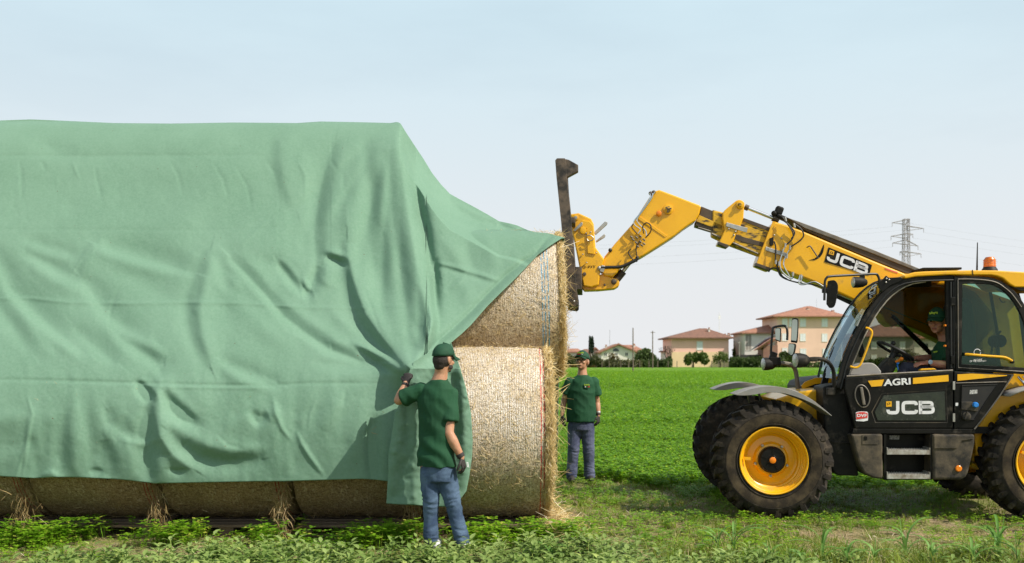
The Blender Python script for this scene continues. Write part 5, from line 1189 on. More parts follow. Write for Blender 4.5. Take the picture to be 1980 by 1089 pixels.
# interior: floor, far side sill, dash, column, wheel, seat
m = MB(); a, b = V(1640, 726, WN), V(1960, 726, WN)
m.box((a.x+.05, .25, a.z-.62), (b.x-.1, WF, a.z-.55)); m.build('cab_floor', M['black_plastic'], tele)
m = MB(); m.box((a.x, WF-.02, a.z-.6), (b.x+.1, WF+.04, a.z-.06)); m.build('far_side_panel', M['black_plastic'], tele)
dash = MB(); A = VL(sm2([(1643, 722), (1650, 712), (1668, 703), (1686, 702), (1696, 708), (1704, 718)], 3)+[(1704, 726), (1643, 726)], .30); dash.prism(A, off(A, .78)); dash.build('dashboard', M['dash_grey'], tele, False, .01)
plate('instrument_binnacle', [(1698, 722), (1706, 706), (1722, 690), (1736, 694), (1733, 712), (1728, 722)], .5, .68, M['grey_plastic'], bevel=.02)
plate('armrest_screen', [(1660, 673), (1668, 664), (1676, 688), (1664, 692)], .7, .78, M['black_plastic'], bevel=.01)
cw = V(1731, 679, .58); m = MB(); ax = Vector((math.cos(R(-29)), 0, math.sin(R(-29)))); ay = Vector((0, 1, 0)); rad = .205; pts = [cw+ax*rad*math.cos(t)+ay*rad*math.sin(t) for t in np.linspace(0, 2*math.pi, 33)]
m.tube(pts, .017, 8, caps=False); nrm = ax.cross(ay)
for t in (math.pi*.5, math.pi*1.5, 0.2): m.tube([cw-nrm*(-.02), cw+ax*rad*math.cos(t)+ay*rad*math.sin(t)], .012, 6)
m.ball(cw, .045); m.tube([cw, V(1712, 715, .58)], .035, 10); sw = m.build('steering_wheel', M['hose'], tele, True)
m = MB(); kx = V(1727, 664, .52); m.ball(kx, .027); m.tube([kx, V(1724, 680, .52)], .012, 8); m.build('steering_knob', M['hose'], sw, True)
m = MB(); m.tube([V(1732, 700, .45), V(1742, 695, .42)], .014, 8); m.ball(V(1743, 694, .42), .022); m.build('control_stalk', M['orange'], tele, True)
m = MB(); m.tube([V(1735, 706, .45), V(1738, 720, .45)], .008, 6); m.ball(V(1736, 703, .45), .016); m.build('key_tag', M['blue'], tele, True)
plate('seat', [(1790, 728), (1795, 712), (1850, 708), (1862, 730)], .38, .82, M['hose'], bevel=.03)
plate('seat_back', [(1848, 716), (1846, 640), (1852, 585), (1868, 572), (1882, 582), (1890, 640), (1892, 716)], .36, .84, pm('seat_fabric', (.035, .038, .03), (.06, .06, .045), 30, .9), bevel=.05)
plate('seat_shell', [(1888, 716), (1888, 690), (1925, 684), (1935, 716)], .34, .9, M['black_plastic'], bevel=.02)
m = MB(); c = V(1928, 660, .6); m.lathe([(-.08, .07), (.08, .07), (.09, .05), (.09, 0)], c, 'y', 18); m.tube([V(1915, 700, .6), V(1920, 660, .6), V(1935, 640, .6)], .012, 6); m.build('rear_blower', M['black_plastic'], tele, True)
# far-side window bars that show through the door
for pts, r in ((((1724, 612, .98), (1812, 690, .98)), .030), (((1700, 594, .98), (1845, 660, .98)), .012)):
    pass
m = MB(); m.tube(PV([(1722, 608, .97), (1808, 692, .97)]), .026, 6); m.build('far_window_bar', M['black_plastic'], tele, True)
m = MB(); m.tube(PV([(1727, 608, .955), (1795, 672, .955)]), .005, 6); m.tube(PV([(1704, 592, .955), (1815, 637, .955)]), .005, 6); m.build('glass_edge', pm('green_glass_edge', (.15, .45, .35), (.1, .35, .28), 8, .2), tele, True)
# rear cab post and rear pillar seen through the quarter window
m = MB(); m.tube(VL([(1962, 560), (1975, 600), (1990, 720)], .9), .035, 8); m.tube(PV([(1915, 565, .98), (1928, 640, .98), (1932, 710, .98)]), .018, 8); m.tube(bez(PV([(1932, 576, .9), (1937, 584, .9), (1944, 584, .9)])), .006, 6); m.build('rear_post', M['black_plastic'], tele, True)
m = MB(); A = VL([(1848, 552), (2010, 560), (2016, 716), (1848, 716)], .9); 
Lf = shift(offs([(1617, 750)]+Aout[1:-1]+[(1900, 536), (1940, 556), (1975, 600), (1995, 720)], 2)[1:], WF+.02); m = MB(); m.prism(Lf+[Vector((Lf[0].x, WF+.02, Lf[-1].z))], [p+Vector((0, .006, 0)) for p in Lf+[Vector((Lf[0].x, WF+.02, Lf[-1].z))]]); m.build('far_pane', glass_mat('smoked_glass', (.7, .85, .8), (.60, .60, .55), .005, .12), tele)
# lower dashboard clutter and door armrest
plate('armrest', [(1778, 717), (1782, 713), (1806, 712), (1812, 715)], .24, .30, M['yellow'], bevel=.004)
for yy in (629.5, 669): disc('door_catch', 1826, yy, .215, .012, .03, M['orange'], tele, 10)
# ---- fenders
fo = sm2([(1423, 763), (1437, 757), (1455, 751.5), (1475, 747.8), (1493, 747), (1511, 748.8), (1530, 753.6), (1547, 760), (1562, 768), (1576, 777), (1587, 786), (1598, 795), (1608.6, 804)], 3)
def fender(w0_, w1_, name='fender'):
    A = VL(fo, -.02); A = [Vector((p.x, w0_, p.z)) for p in A]; n = len(A); B = [Vector((p.x, (w0_+w1_)/2, p.z+.02)) for p in A]; Cc = [Vector((p.x, w1_, p.z)) for p in A]
    lip = [p+Vector((0, 0, -.022-.045*math.sin(math.pi*min(1, (i+1)/n)))) for i, p in enumerate(A)]; lip2 = [p+Vector((0, 0, -.028)) for p in Cc]
    low = [p+Vector((0, .01, -.02)) for p in A]; lowb = [p+Vector((0, 0, -.018)) for p in B]; lowc = [p+Vector((0, -.01, -.02)) for p in Cc]
    rows = [lip, A, B, Cc, lip2]; m = MB(); fs = []
    for r in range(4):
        for i in range(n-1): fs.append((r*n+i, r*n+i+1, (r+1)*n+i+1, (r+1)*n+i))
    m.add([p for r in rows for p in r], fs); o = m.build(name, M['rail_dust'], tele, True, 0, 50)
    s = o.modifiers.new('t', 'SOLIDIFY'); s.thickness = .012; s.offset = -1; return o
M['rail_dust'] = pm('dusty_fender_plastic', (.22, .215, .205), (.27, .26, .25), 7, .6, 0, .25, 160, (.26, .23, .19), .5, 6)
fcres = fo+sm2([(1608, 805), (1587, 790), (1566, 778), (1541, 768), (1516, 761), (1491, 759), (1473, 761), (1451, 764.5), (1432, 765), (1423, 764)], 2)
def crescent(w0_, w1_):
    A = [Vector((p.x, w0_, p.z)) for p in VL(fcres, -.02)]; m = MB(); m.prism(A, off(A, w1_)); return m.build('fender', M['rail_dust'], tele, True, .006, 35)
crescent(-.02, .44); crescent(1.87, 2.33)
m = MB()
for px in (1444, 1466): m.tube([V(px, 757, .15), V(px+10, 790, .35)], .014, 6)
m.build('fender_stay', M['steel'], tele, True); m = MB(); m.tube([V(1560, 775, .2), V(1590, 790, .5)], .02, 6); m.build('fender_stay', M['steel'], tele, True)
fr_ = VL(sm2([(2010, 752), (1985, 754), (1952, 764)], 3), .0); 
m = MB(); A = [Vector((p.x, .0, p.z)) for p in fr_]; B = [Vector((p.x, .44, p.z+.02)) for p in fr_]; n = len(A)
A = [V(1952, 764, 0), V(1968, 756.5, 0), V(1985, 751, 0), V(2020, 744, 0), V(2080, 742, 0)]; B = [Vector((p.x, .44, p.z)) for p in A]; n = 5
m.add(A+B, [(i, i+1, n+i+1, n+i) for i in range(n-1)]); o = m.build('fender', M['rail_dust'], tele, True); s = o.modifiers.new('t', 'SOLIDIFY'); s.thickness = .02
# ---- lights and mirrors
def lampbox(name, px, py, w, rw, rh, yaw=0, face=-1, parent=tele):
    """round-cornered lamp: dark shell with a lens on its front (towards -x)"""
    c = V(px, py, w); m = MB(); secs = []
    for t, s in ((0, 1), (.35, 1), (.75, .85), (1, .5)): secs.append((c+Vector((t*.15, 0, 0)), Vector((0, rw*s, 0)), Vector((0, 0, rh*s))))
    m.loft(secs, 16); o = m.build(name, M['black_plastic'], parent, True, 0, 40)
    m = MB(); m.loft([(c+Vector((-.012, 0, 0)), Vector((0, rw*.7, 0)), Vector((0, 0, rh*.7))), (c+Vector((-.004, 0, 0)), Vector((0, rw*.92, 0)), Vector((0, 0, rh*.92))), (c+Vector((.004, 0, 0)), Vector((0, rw*.94, 0)), Vector((0, 0, rh*.94)))], 16); m.build('lens', M['lamp_glass'], o, True)
    for ob in (o,):
        me = ob.data
    def rot(me):
        Rm = Matrix.Translation(c) @ Matrix.Rotation(yaw, 4, 'Z') @ Matrix.Translation(-c); me.transform(Rm)
    rot(o.data); rot(o.children[0].data); return o
lampbox('headlight', 1538, 697, .10, .075, .078, R(14)); lampbox('headlight', 1476, 704, 1.2, .07, .075, R(12)); lampbox('work_light', 1650, 546, .35, .05, .06, R(10))
hosep('lamp_arm', PV([(1558, 697, .12), (1572, 694, .12), (1590, 695, .12), (1603, 702, .14), (1611, 716, .18), (1613, 735, .2), (1613, 760, .24)]), .022, M['black_plastic'])
m = MB(); m.obox(V(1571, 695, .12), (.10, .05, .05)); m.build('arm_bracket', M['black_plastic'], tele, False, .008); m = MB(); m.obox(V(1606, 757, .22), (.09, .05, .08)); m.build('arm_bracket', M['black_plastic'], tele, False, .008)
hosep('lamp_arm', PV([(1543, 752, 1.25), (1541, 735, 1.25), (1538, 716, 1.25), (1530, 706, 1.22), (1510, 702, 1.2), (1494, 702, 1.2)]), .026, M['rail_grey'])
m = MB(); m.obox(V(1498, 699, 1.2), (.13, .08, .10)); m.obox(V(1495, 688, 1.2), (.08, .05, .09), (0, R(20), 0)); m.build('arm_bracket', M['black_paint'], tele, False, .01)
hosep('mirror_arm', PV([(1491, 690, 1.2), (1491, 675, 1.2), (1494, 640, 1.2), (1497, 633, 1.2), (1515, 630, 1.15), (1521, 634, 1.12), (1522.5, 645, 1.12), (1522, 658, 1.12)]), .014, M['hose'])
def mirror(name, pts, w, th, yaw, parent=tele, glass=True):
    A = VL(pts, w); c = sum(A, Vector())/len(A); m = MB(); m.prism(A, [p+Vector((0, th, 0)) for p in A]); o = m.build(name, M['black_plastic'], parent, False, .012)
    Rm = Matrix.Translation(c) @ Matrix.Rotation(yaw, 4, 'Z') @ Matrix.Translation(-c)
    if glass:
        m = MB(); I = [c+(p-c)*.86+Vector((0, -.006, 0)) for p in A]; m.prism(I, [p+Vector((0, .012, 0)) for p in I]); g = m.build('mirror_glass', M['mirror'], o); g.data.transform(Rm)
    o.data.transform(Rm); return o
mirror('mirror', sm2([(1529, 662), (1531, 620), (1534, 615.5), (1540, 615.5), (1543, 622), (1541, 660), (1537, 663)], 3), 1.1, .05, R(-22))
mirror('mirror', sm2([(1523, 684), (1524, 666), (1528, 664), (1536, 665), (1537.5, 670), (1534, 686), (1529, 689)], 3), 1.1, .05, R(-30))
mirror('mirror', sm2([(1499, 658), (1498.5, 638), (1501, 634.5), (1508, 634.5), (1509.5, 640), (1508.5, 662)], 3), 1.15, .04, R(-25))
mo = mirror('mirror', sm2([(1598, 588), (1600, 548), (1603, 543), (1613, 542), (1618, 547), (1620, 556), (1616, 584), (1611, 594), (1603, 595)], 3), .02, .07, R(-15), glass=False)
hosep('mirror_arm', PV([(1594, 581, .04), (1594.5, 560, .04), (1595, 545, .04), (1598, 538, .04), (1606, 534.5, .05), (1650, 532, .12), (1690, 530, .18), (1697, 533, .2), (1700, 541, .21), (1701, 556, .22)]), .013, M['hose'])
m = MB(); m.obox(V(1596, 562, .05), (.07, .04, .05)); m.obox(V(1667, 541, .38), (.05, .05, .09)); m.obox(V(1706, 548, .24), (.10, .06, .07), (0, R(-30), 0)); m.build('mirror_bracket', M['black_paint'], tele, False, .006)
plate('roof_bracket', [(1700, 556), (1698, 548), (1708, 540), (1714, 533), (1719, 537), (1742, 536), (1747, 541), (1722, 552), (1706, 565)], .185, .22, M['black_paint'], bevel=.004)
m = MB()
for x, y in ((1714, 539), (1719, 541), (1713, 546)): m.ball(V(x, y, .18), .011, 8, 6)
m.build('bracket_bolt', M['steel'], tele, True)
# ---- boom
BN, BF = .98, 1.28
boom_o = [(1497, 428), (1521, 435), (1549, 445.5), (1598, 466), (1686, 503), (1750, 529), (1781, 531), (1845, 540), (2040, 610), (2060, 740), (1900, 700), (1836, 668), (1800, 650), (1760, 632), (1738, 628), (1725, 632), (1712, 622), (1704, 607), (1660, 584.5), (1598.5, 555.5), (1560, 540), (1498, 517), (1490, 523), (1462, 512), (1468, 495), (1490.5, 437)]
boom = plate('boom', boom_o, BN, BF, M['yellow'], bevel=.02)
plate('boom_underside_guard', [(1700, 594), (1716, 588), (1760, 610), (1836, 655), (1836, 664), (1760, 630), (1738, 626), (1725, 630), (1712, 620)], BN-.02, BN-.002, M['yellow'], boom, bevel=.004)
disc('boom_pin', 1722, 607, BN-.02, .035, .01, M['yellow'], boom)
top = [(1521, 421.5), (1560, 437), (1686, 486), (1781, 524.5), (1760, 533), (1700, 508), (1598, 464), (1552, 443)]
rail = plate('boom_top_rail', top, BN+.03, BF-.02, M['rail_brown'], boom, bevel=.008)
plate('rail_cap', [(1521, 420), (1560, 434), (1686, 482), (1783, 521.5), (1780, 527), (1684, 489), (1556, 441)], BN+.015, BN+.05, M['rail_grey'], boom, bevel=.005)
plate('boom_collar_edge', [(1494, 428), (1500, 429), (1474, 515), (1462, 512)], BN-.012, BN, M['yellow'], boom, bevel=.003)
plate('wear_pad', [(1462, 508), (1490, 518), (1489, 524), (1461, 514)], BN-.018, BN+.1, M['rail_brown'], boom, bevel=.003)
# middle section sliding in the outer one
mid_ = plate('boom_inner_section', [(1378, 405.5), (1436, 420.5), (1493, 441), (1500, 500), (1467, 492), (1418, 474), (1378, 455)], BN+.035, BF-.04, M['yellow_worn'], boom, bevel=.012)
plate('inner_band', [(1408, 448), (1440, 459), (1480, 470), (1478, 478), (1436, 468), (1406, 456)], BN+.029, BN+.035, M['rail_brown'], boom, bevel=.002)
plate('inner_top_band', [(1438, 421.5), (1492, 441), (1491, 449), (1437, 428)], BN+.026, BN+.034, M['rail_brown'], boom, bevel=.002)
m = MB(); m.tube(VL([(1376, 452), (1420, 471), (1466, 491)], BN+.02), .012, 6); m.tube(VL([(1350, 440), (1380, 449), (1395, 456)], BN+.05), .010, 6); m.build('boom_edge_pipe', M['rail_grey'], boom, True)
b1o = sm2([(1397, 414), (1402, 406), (1420, 391), (1425, 387.5), (1431, 386.5), (1438, 390), (1440, 398)], 3)+[(1439, 402), (1438, 420), (1431, 440), (1424, 452), (1418, 468), (1411, 476), (1390, 470), (1401, 445), (1397, 424)]
col = plate('boom_collar', b1o, BN-.02, BF+.03, M['yellow'], boom, bevel=.012)
plate('wear_pad', [(1390, 467), (1409, 474), (1406, 480), (1389, 472)], BN-.024, BN+.1, M['rail_brown'], boom, bevel=.003)
disc('pin', 1431, 396, BN-.022, .050, .02, M['yellow'], boom); disc('pin_head', 1431, 396, BN-.045, .026, .02, M['yellow_worn'], boom, 6)
plate('latch_bar', [(1405, 430), (1446, 441), (1444, 450), (1404, 438)], BN-.035, BN-.022, M['steel'], boom, bevel=.003)
plate('latch_bar', [(1481, 477), (1521, 489), (1519, 497), (1480, 484)], BN-.02, BN-.004, M['steel'], boom, bevel=.003)
m = MB()
for x, y in ((1409, 443), (1422, 448), (1497, 455), (1511, 461), (1419, 455)): m = MB(); m.ball(V(x, y, BN-.024 if x < 1450 else BN-.002), .011, 8, 6); m.build('bolt', M['steel'], boom, True)
m = MB(); m.tube(VL([(1442, 401), (1503, 425)], BN+.06), .022, 12); m.build('extension_rod', M['chrome'], boom, True)
m = MB(); m.tube(VL([(1440, 400), (1447, 403)], BN+.06), .034, 12); m.build('rod_gland', M['old_steel'], boom, True); m = MB(); m.tube(VL([(1494, 421), (1506, 426)], BN+.06), .04, 12); m.build('rod_gland', M['old_steel'], boom, True)
m = MB(); m.obox(V(1506, 408, BN+.05), (.09, .09, .10), (0, R(20), 0)); m.ball(V(1497, 413, BN+.03), .035); m.obox(V(1511, 421, BN+.05), (.13, .1, .05), (0, R(25), 0)); m.build('sensor_block', M['black_plastic'], boom, False, .02)
# black streak guard and hose guard ahead of the lettering
plate('boom_decal_fin', sm2([(1565, 502.5), (1575, 500), (1585, 490), (1593, 472.5), (1592, 486), (1586, 497), (1575, 503)], 2), BN-.006, BN-.001, M['black_paint'], boom, bevel=0, ref=BN)
m = MB(); m.tube(bez(VL([(1560, 479), (1566, 476), (1572, 484), (1582, 499)], BN-.05)), .007, 6); m.build('hose_hook', M['hose'], boom, True)
plate('decal_red', [(1711, 518), (1735, 526), (1736, 528.5), (1712, 520.5)], BN-.006, BN-.001, pm('pink_decal', (.8, .15, .15), None, 5, .4), boom, bevel=0, ref=BN)
# gooseneck head
gn = [(1275, 367), (1310, 380), (1356, 398), (1352, 415), (1345, 427), (1337, 432), (1325, 440), (1304.5, 456), (1275, 475), (1243, 495), (1215, 509), (1200, 517), (1194, 527), (1185, 536), (1168, 534), (1160, 520), (1169, 496), (1190, 470), (1222, 434), (1258, 378), (1266, 370)]
head = plate('boom_head', gn, BN-.005, BF+.01, M['yellow'], boom, bevel=.016)
plate('head_weld_plate', [(1237, 418), (1290, 456), (1286, 459), (1233, 423)], BN-.012, BN-.004, M['yellow'], boom, bevel=.002)
plate('head_edge_bar', [(1356, 399), (1396, 415), (1398, 452), (1345, 436), (1346, 428), (1353, 414)], BN+.045, BF-.05, M['rail_brown'], boom, bevel=.006)  # dark brown inner boom section between the head and the collar
plate('inner_band', [(1352, 416), (1397, 436), (1396, 446), (1346, 428)], BN+.035, BN+.046, M['yellow_worn'], boom, bevel=.002)
for px, py, r, mm in ((1292, 405, .060, 'yellow'), (1292, 405, .036, 'yellow_worn'), (1274, 413, .032, 'orange')): disc('pin' if r != .032 else 'cover_cap', px, py, BN-.01-.012*(r < .05), r, .014, M[mm], boom)
m = MB(); c = V(1292, 405, BN-.045)
for k in range(3): a = k*2.1+.3; m.obox(c+Vector((.018*math.cos(a), -.006, .018*math.sin(a))), (.04, .012, .016), (0, -a, 0))
m.build('pin_bolt', M['old_steel'], boom)
# lower knuckle and tilt ram
plate('knuckle', sm2([(1118, 548), (1140, 538), (1165, 530), (1180, 536), (1194, 540), (1198, 546), (1196, 553), (1188, 558)], 2)+[(1158, 561), (1130, 562)], BN+.02, BF-.02, M['yellow'], boom, bevel=.01)
disc('pin', 1187, 545, BN+.015, .033, .02, M['old_steel'], boom); disc('pin', 1169, 551, BN+.015, .014, .006, M['old_steel'], boom, 12)
m = MB(); m.tube(VL([(1187, 547), (1205, 525)], BN+.12), .045, 12); m.build('tilt_ram', M['old_steel'], boom, True)
m = MB(); m.tube(VL([(1200, 531), (1222, 503)], BN+.12), .022, 12); m.build('ram_rod', M['chrome'], boom, True)
# hose and pipe bundles
def hoses(pl, r, mat, w): 
    for P in pl: hosep('hose' if mat in ('hose',) else 'pipe', VL(P, w), r, M[mat], boom)
hoses([[(1256, 374), (1257, 384), (1240, 410), (1226, 428), (1228, 436), (1238, 444), (1234, 452)], [(1262, 374), (1260, 384), (1246, 404), (1232, 424), (1236, 434), (1248, 446), (1250, 456)], [(1266, 372), (1262, 378), (1252, 392)]], .008, 'chrome', BN-.05)
hoses([[(1245, 452), (1243, 438), (1250, 431), (1258, 436), (1258, 448), (1248, 460)], [(1220, 482), (1215, 488), (1222, 500), (1232, 505), (1230, 480), (1238, 466)], [(1224, 434), (1222, 440), (1232, 452)]], .007, 'hose', BN-.06)
hosep('hose', VL([(1162, 518), (1175, 517), (1200, 516), (1220, 508), (1232, 501), (1231, 496)], BN-.05), .019, M['hose'], boom)
m = MB()
for x, y in ((1222, 462), (1229, 458), (1236, 455), (1228, 468), (1236, 466), (1243, 462), (1231, 475), (1239, 473), (1219, 457), (1243, 470)): m.tube([V(x, y, BN-.06), V(x+4, y+3, BN-.05)], .011, 7)
m.build('valve_coupling', M['rail_grey'], boom, True)
m = MB(); m.obox(V(1165, 520, BN-.04), (.05, .05, .08), (0, R(20), 0)); m.ball(V(1159, 519, BN-.04), .03); m.obox(V(1152, 490, BN-.02), (.02, .02, .02)); m.build('hose_clamp', M['steel'], boom, False, .006)
m = MB(); 
for x, y in ((1258, 374), (1264, 372), (1180, 484)): m.ball(V(x, y, BN-.02), .024, 8, 6)
m.build('hose_end', M['old_steel'], boom, True)
hoses([[(1513, 420), (1524, 435), (1533, 450), (1532, 462), (1520, 474)], [(1534, 432), (1548, 442), (1554, 455), (1546, 466), (1528, 478)], [(1516, 426), (1536, 448), (1530, 462)], [(1497, 467), (1500, 480), (1499, 505)]], .0085, 'hose', BN-.055)
hoses([[(1519, 474), (1513, 490), (1508, 508), (1512, 525), (1530, 539), (1535, 527)], [(1529, 478), (1520, 495), (1515, 512), (1524, 530), (1530, 541)], [(1547, 532), (1545, 548), (1556, 550), (1575, 545), (1592, 554)], [(1552, 533), (1549, 545), (1560, 549)]], .0085, 'chrome', BN-.04)
hoses([[(1502, 505), (1505, 525), (1514, 537), (1540, 546), (1570, 550), (1592, 556)], [(1486, 526), (1492, 519), (1502, 520), (1508, 532)], [(1500, 508), (1511, 532), (1522, 540)]], .0085, 'hose', BN-.02)
m = MB()
for x, y, a in ((1519, 474, .3), (1528, 479, .3), (1514, 486, .3), (1522, 496, .3), (1535, 436, -.6), (1518, 424, -.6), (1500, 507, 0), (1506, 510, 0), (1533, 530, 0), (1549, 535, 0)): m.tube([V(x, y-4, BN-.055), V(x-3*a, y+4, BN-.055)], .012, 7); m.build('hose_fitting', M['steel'], boom, True); m = MB()
plate('sensor', [(1488, 461), (1496, 458), (1496, 474), (1489, 475)], BN-.03, BN-.002, M['black_plastic'], boom, bevel=.004)
m = MB(); m.tube(VL([(1590, 556), (1662, 586)], BN+.05), .018, 8); m.build('underside_rod', M['chrome'], boom, True)
m = MB(); m.tube(VL([(1600, 564), (1664, 594)], BN+.1), .028, 8); m.build('underside_ram', M['hose'], boom, True)
# ---- carriage and bale frame (fork frame against the bale)
CN = .93
car = plate('carriage', [(1103, 414), (1119, 412), (1143, 423), (1148, 433), (1151.5, 478), (1160, 490), (1169, 502), (1160.5, 525), (1157.6, 551.6), (1143, 556), (1128, 553), (1110.5, 466), (1106, 446)], CN, CN+.40, M['yellow'], bevel=.014)
plate('carriage_plate', [(1114, 448), (1122, 442), (1134, 442), (1136, 490), (1150, 492), (1149, 478), (1147, 436), (1140, 428), (1126, 426), (1118, 436)], CN-.016, CN-.002, M['yellow'], car, bevel=.006)
disc('carriage_eye', 1113, 421, CN-.002, .036, .012, M['yellow'], car); disc('eye_hole', 1113, 421, CN-.02, .020, .003, M['steel'], car); disc('eye_hole', 1130, 530, CN-.004, .022, .006, M['old_steel'], car)
disc('lock_ring', 1128, 446, CN-.016, .040, .008, M['yellow'], car)
m = MB()
for x, y in ((1133, 451), (1142, 449), (1127, 492), (1134, 508), (1153, 489)): m.ball(V(x, y, CN-.014), .009, 8, 6)
m.tube(bez(VL([(1134, 457), (1140, 455), (1147, 459), (1146, 464), (1138, 466), (1135, 462)], CN-.04)), .006, 6); m.build('carriage_bolt', M['steel'], car, True)
plate('locking_lever', [(1110, 443), (1124, 429.5), (1127, 431), (1126, 436), (1113, 447), (1109, 447)], CN-.03, CN-.017, M['steel'], car, bevel=.004)
plate('locking_lever', [(1148, 450), (1170, 428), (1175, 430), (1174, 434), (1152, 454)], CN+.16, CN+.20, M['steel'], car, bevel=.004)
plate('locking_lever', [(1152, 466), (1169, 452), (1171, 455), (1169, 459), (1153, 469)], CN+.2, CN+.24, M['steel'], car, bevel=.004)
mast = [(1073.5, 310), (1077, 306), (1092, 306), (1094, 309), (1096, 343), (1105, 430), (1114.5, 555), (1117, 572), (1117, 589), (1113, 592.7), (1093, 590), (1095, 555), (1085, 430), (1076, 343)]
fr = plate('bale_frame', mast, CN-.42, CN-.31, M['old_steel'], bevel=.004)
# upright frame: second post, cross tubes, top return brackets
A = VL(mast, CN-.42); m = MB(); A2 = [Vector((p.x, CN+.62, p.z)) for p in A]; m.prism(A2, [Vector((p.x, CN+.73, p.z)) for p in A]); m.build('far_post', M['old_steel'], fr, False, .01)
for (x0, y0, x1, y1) in ((1098, 420, 1112, 432), (1112, 516, 1125, 560), (1098, 572, 1114, 588)):
    P_ = VL([(x0, y0), (x1, y0), (x1, y1), (x0, y1)], CN-.32); m = MB(); m.prism(P_, [Vector((p.x, CN+.66, p.z)) for p in P_]); m.build('cross_tube', M['old_steel'], fr, False, .006)
plate('top_bracket', [(1091, 307), (1100, 309), (1118, 319), (1118, 331), (1095, 343.5), (1090, 340)], CN-.415, CN-.315, M['old_steel'], fr, bevel=.006)
disc('frame_bolt', 1110, 583, CN-.42, .012, .008, M['steel'], fr, 10)
# ---- lettering
def font_polys(txt, bold=.0, sx=1):
    cu = bpy.data.curves.new('t', 'FONT'); cu.body = txt; cu.size = 1; cu.offset = bold; cu.space_character = 1.0+bold*1.0; ob = bpy.data.objects.new('t', cu); C.objects.link(ob)
    dg = bpy.context.evaluated_depsgraph_get(); dg.update(); me = bpy.data.meshes.new_from_object(ob.evaluated_get(dg)); vs = np.array([v.co[:] for v in me.vertices]); fs = [list(p.vertices) for p in me.polygons]
    bpy.data.objects.remove(ob); bpy.data.curves.remove(cu); bpy.data.meshes.remove(me); lo, hi = vs.min(0), vs.max(0); vs = (vs-lo)/np.maximum(hi-lo, 1e-6); return vs, fs
def write(name, txt, quad, w, mat, parent, bold=.02):
    """quad: bottom-left, bottom-right, top-right, top-left photo pixels on the plane w"""
    vs, fs = font_polys(txt, bold); q = [V(x, y, w) for x, y in quad]; P = []
    for a, b, _ in vs: P.append((q[0]*(1-a)+q[1]*a)*(1-b)+(q[3]*(1-a)+q[2]*a)*b)
    m = MB(); m.add(P, fs); me = m.mesh(name); return link_mesh(name, me, mat, parent)
def rrect(x0, y0, x1, y1, r, n=4):
    out = []
    for cx, cy, a0 in ((x1-r, y1-r, 0), (x0+r, y1-r, 90), (x0+r, y0+r, 180), (x1-r, y0+r, 270)):
        for k in range(n+1): a = R(a0+90*k/n); out.append((cx+r*math.cos(a), cy+r*math.sin(a)))
    return out
def jcb(name, quad, w, parent, mat):
    """three wide block letters in a unit box"""
    q = [V(x, y, w) for x, y in quad]; m = MB()
    def T(a, b): return (q[0]*(1-a)+q[1]*a)*(1-b)+(q[3]*(1-a)+q[2]*a)*b
    def band(path, th):
        P = [(p.x, p.y) for p in bez([(a, b, 0) for a, b in path], 5)] if len(path) > 2 else path
        L, Rr = [], []
        for i, p in enumerate(P):
            a = P[max(i-1, 0)]; b = P[min(i+1, len(P)-1)]; dx, dy = (b[0]-a[0])*3.6, b[1]-a[1]; l = math.hypot(dx, dy) or 1; nx, ny = -dy/l/3.6, dx/l; L.append(T(p[0]+nx*th, p[1]+ny*th)); Rr.append(T(p[0]-nx*th, p[1]-ny*th))
        n = len(L); m.add(L+Rr, [(i, i+1, n+i+1, n+i) for i in range(n-1)])
    t = .125
    band([(.235, 1.0), (.235, .6), (.234, .32), (.215, .16), (.17, .125), (.09, .125), (.05, .16), (.035, .28), (.035, .36)], t)
    band([(.62, .68), (.612, .82), (.58, .875), (.50, .88), (.41, .875), (.365, .83), (.35, .70), (.348, .5), (.35, .30), (.365, .17), (.41, .125), (.50, .12), (.58, .125), (.612, .18), (.62, .32)], t)
    band([(.705, 0.0), (.705, 1.0)], .125); band([(.70, .875), (.88, .875), (.935, .83), (.945, .72), (.935, .60), (.88, .545), (.70, .54)], t*.9); band([(.70, .54), (.89, .54), (.95, .48), (.965, .33), (.95, .18), (.89, .12), (.70, .12)], t*.95)
    me = m.mesh(name); return link_mesh(name, me, mat, parent)
M['white_e'] = M['white']
dw = [o for o in door.children if o.name.startswith('door_window')][0]
jcb('lettering', [(1714, 801.5), (1808, 800.5), (1807, 775), (1714, 775.8)], .132, door, M['white'])
plate('logo_square', [(1713, 776.2), (1723.5, 776), (1723.7, 786.3), (1713, 786.7)], .1295, .1325, M['yellow'], door, bevel=0, ref=.139)
write('logo_letters', 'JCB', [(1715, 784.5), (1722, 783), (1721.5, 778), (1714.5, 779.5)], .1288, M['black_paint'], door)
write('lettering', 'AGRI', [(1708.5, 746.8), (1761, 743.5), (1760.5, 730.5), (1709, 733.5)], .1335, M['white'], door, .035)
bd = sm2([(1654.5, 798), (1660, 796), (1672, 796), (1678, 798), (1678, 813)], 2)+[(1670, 815), (1655, 814)]
plate('badge', bd, .1345, .1388, M['white'], door, bevel=0, ref=.14); plate('badge_red', [(1655.5, 798.8), (1661, 797), (1671, 797), (1677, 799), (1677, 808), (1670, 809), (1655.5, 811)], .131, .1343, M['red'], door, bevel=0, ref=.14)
write('badge_letters', 'DVF', [(1657, 806.5), (1676, 806.5), (1676, 800.5), (1657, 800.5)], .1295, M['white'], door, .03)
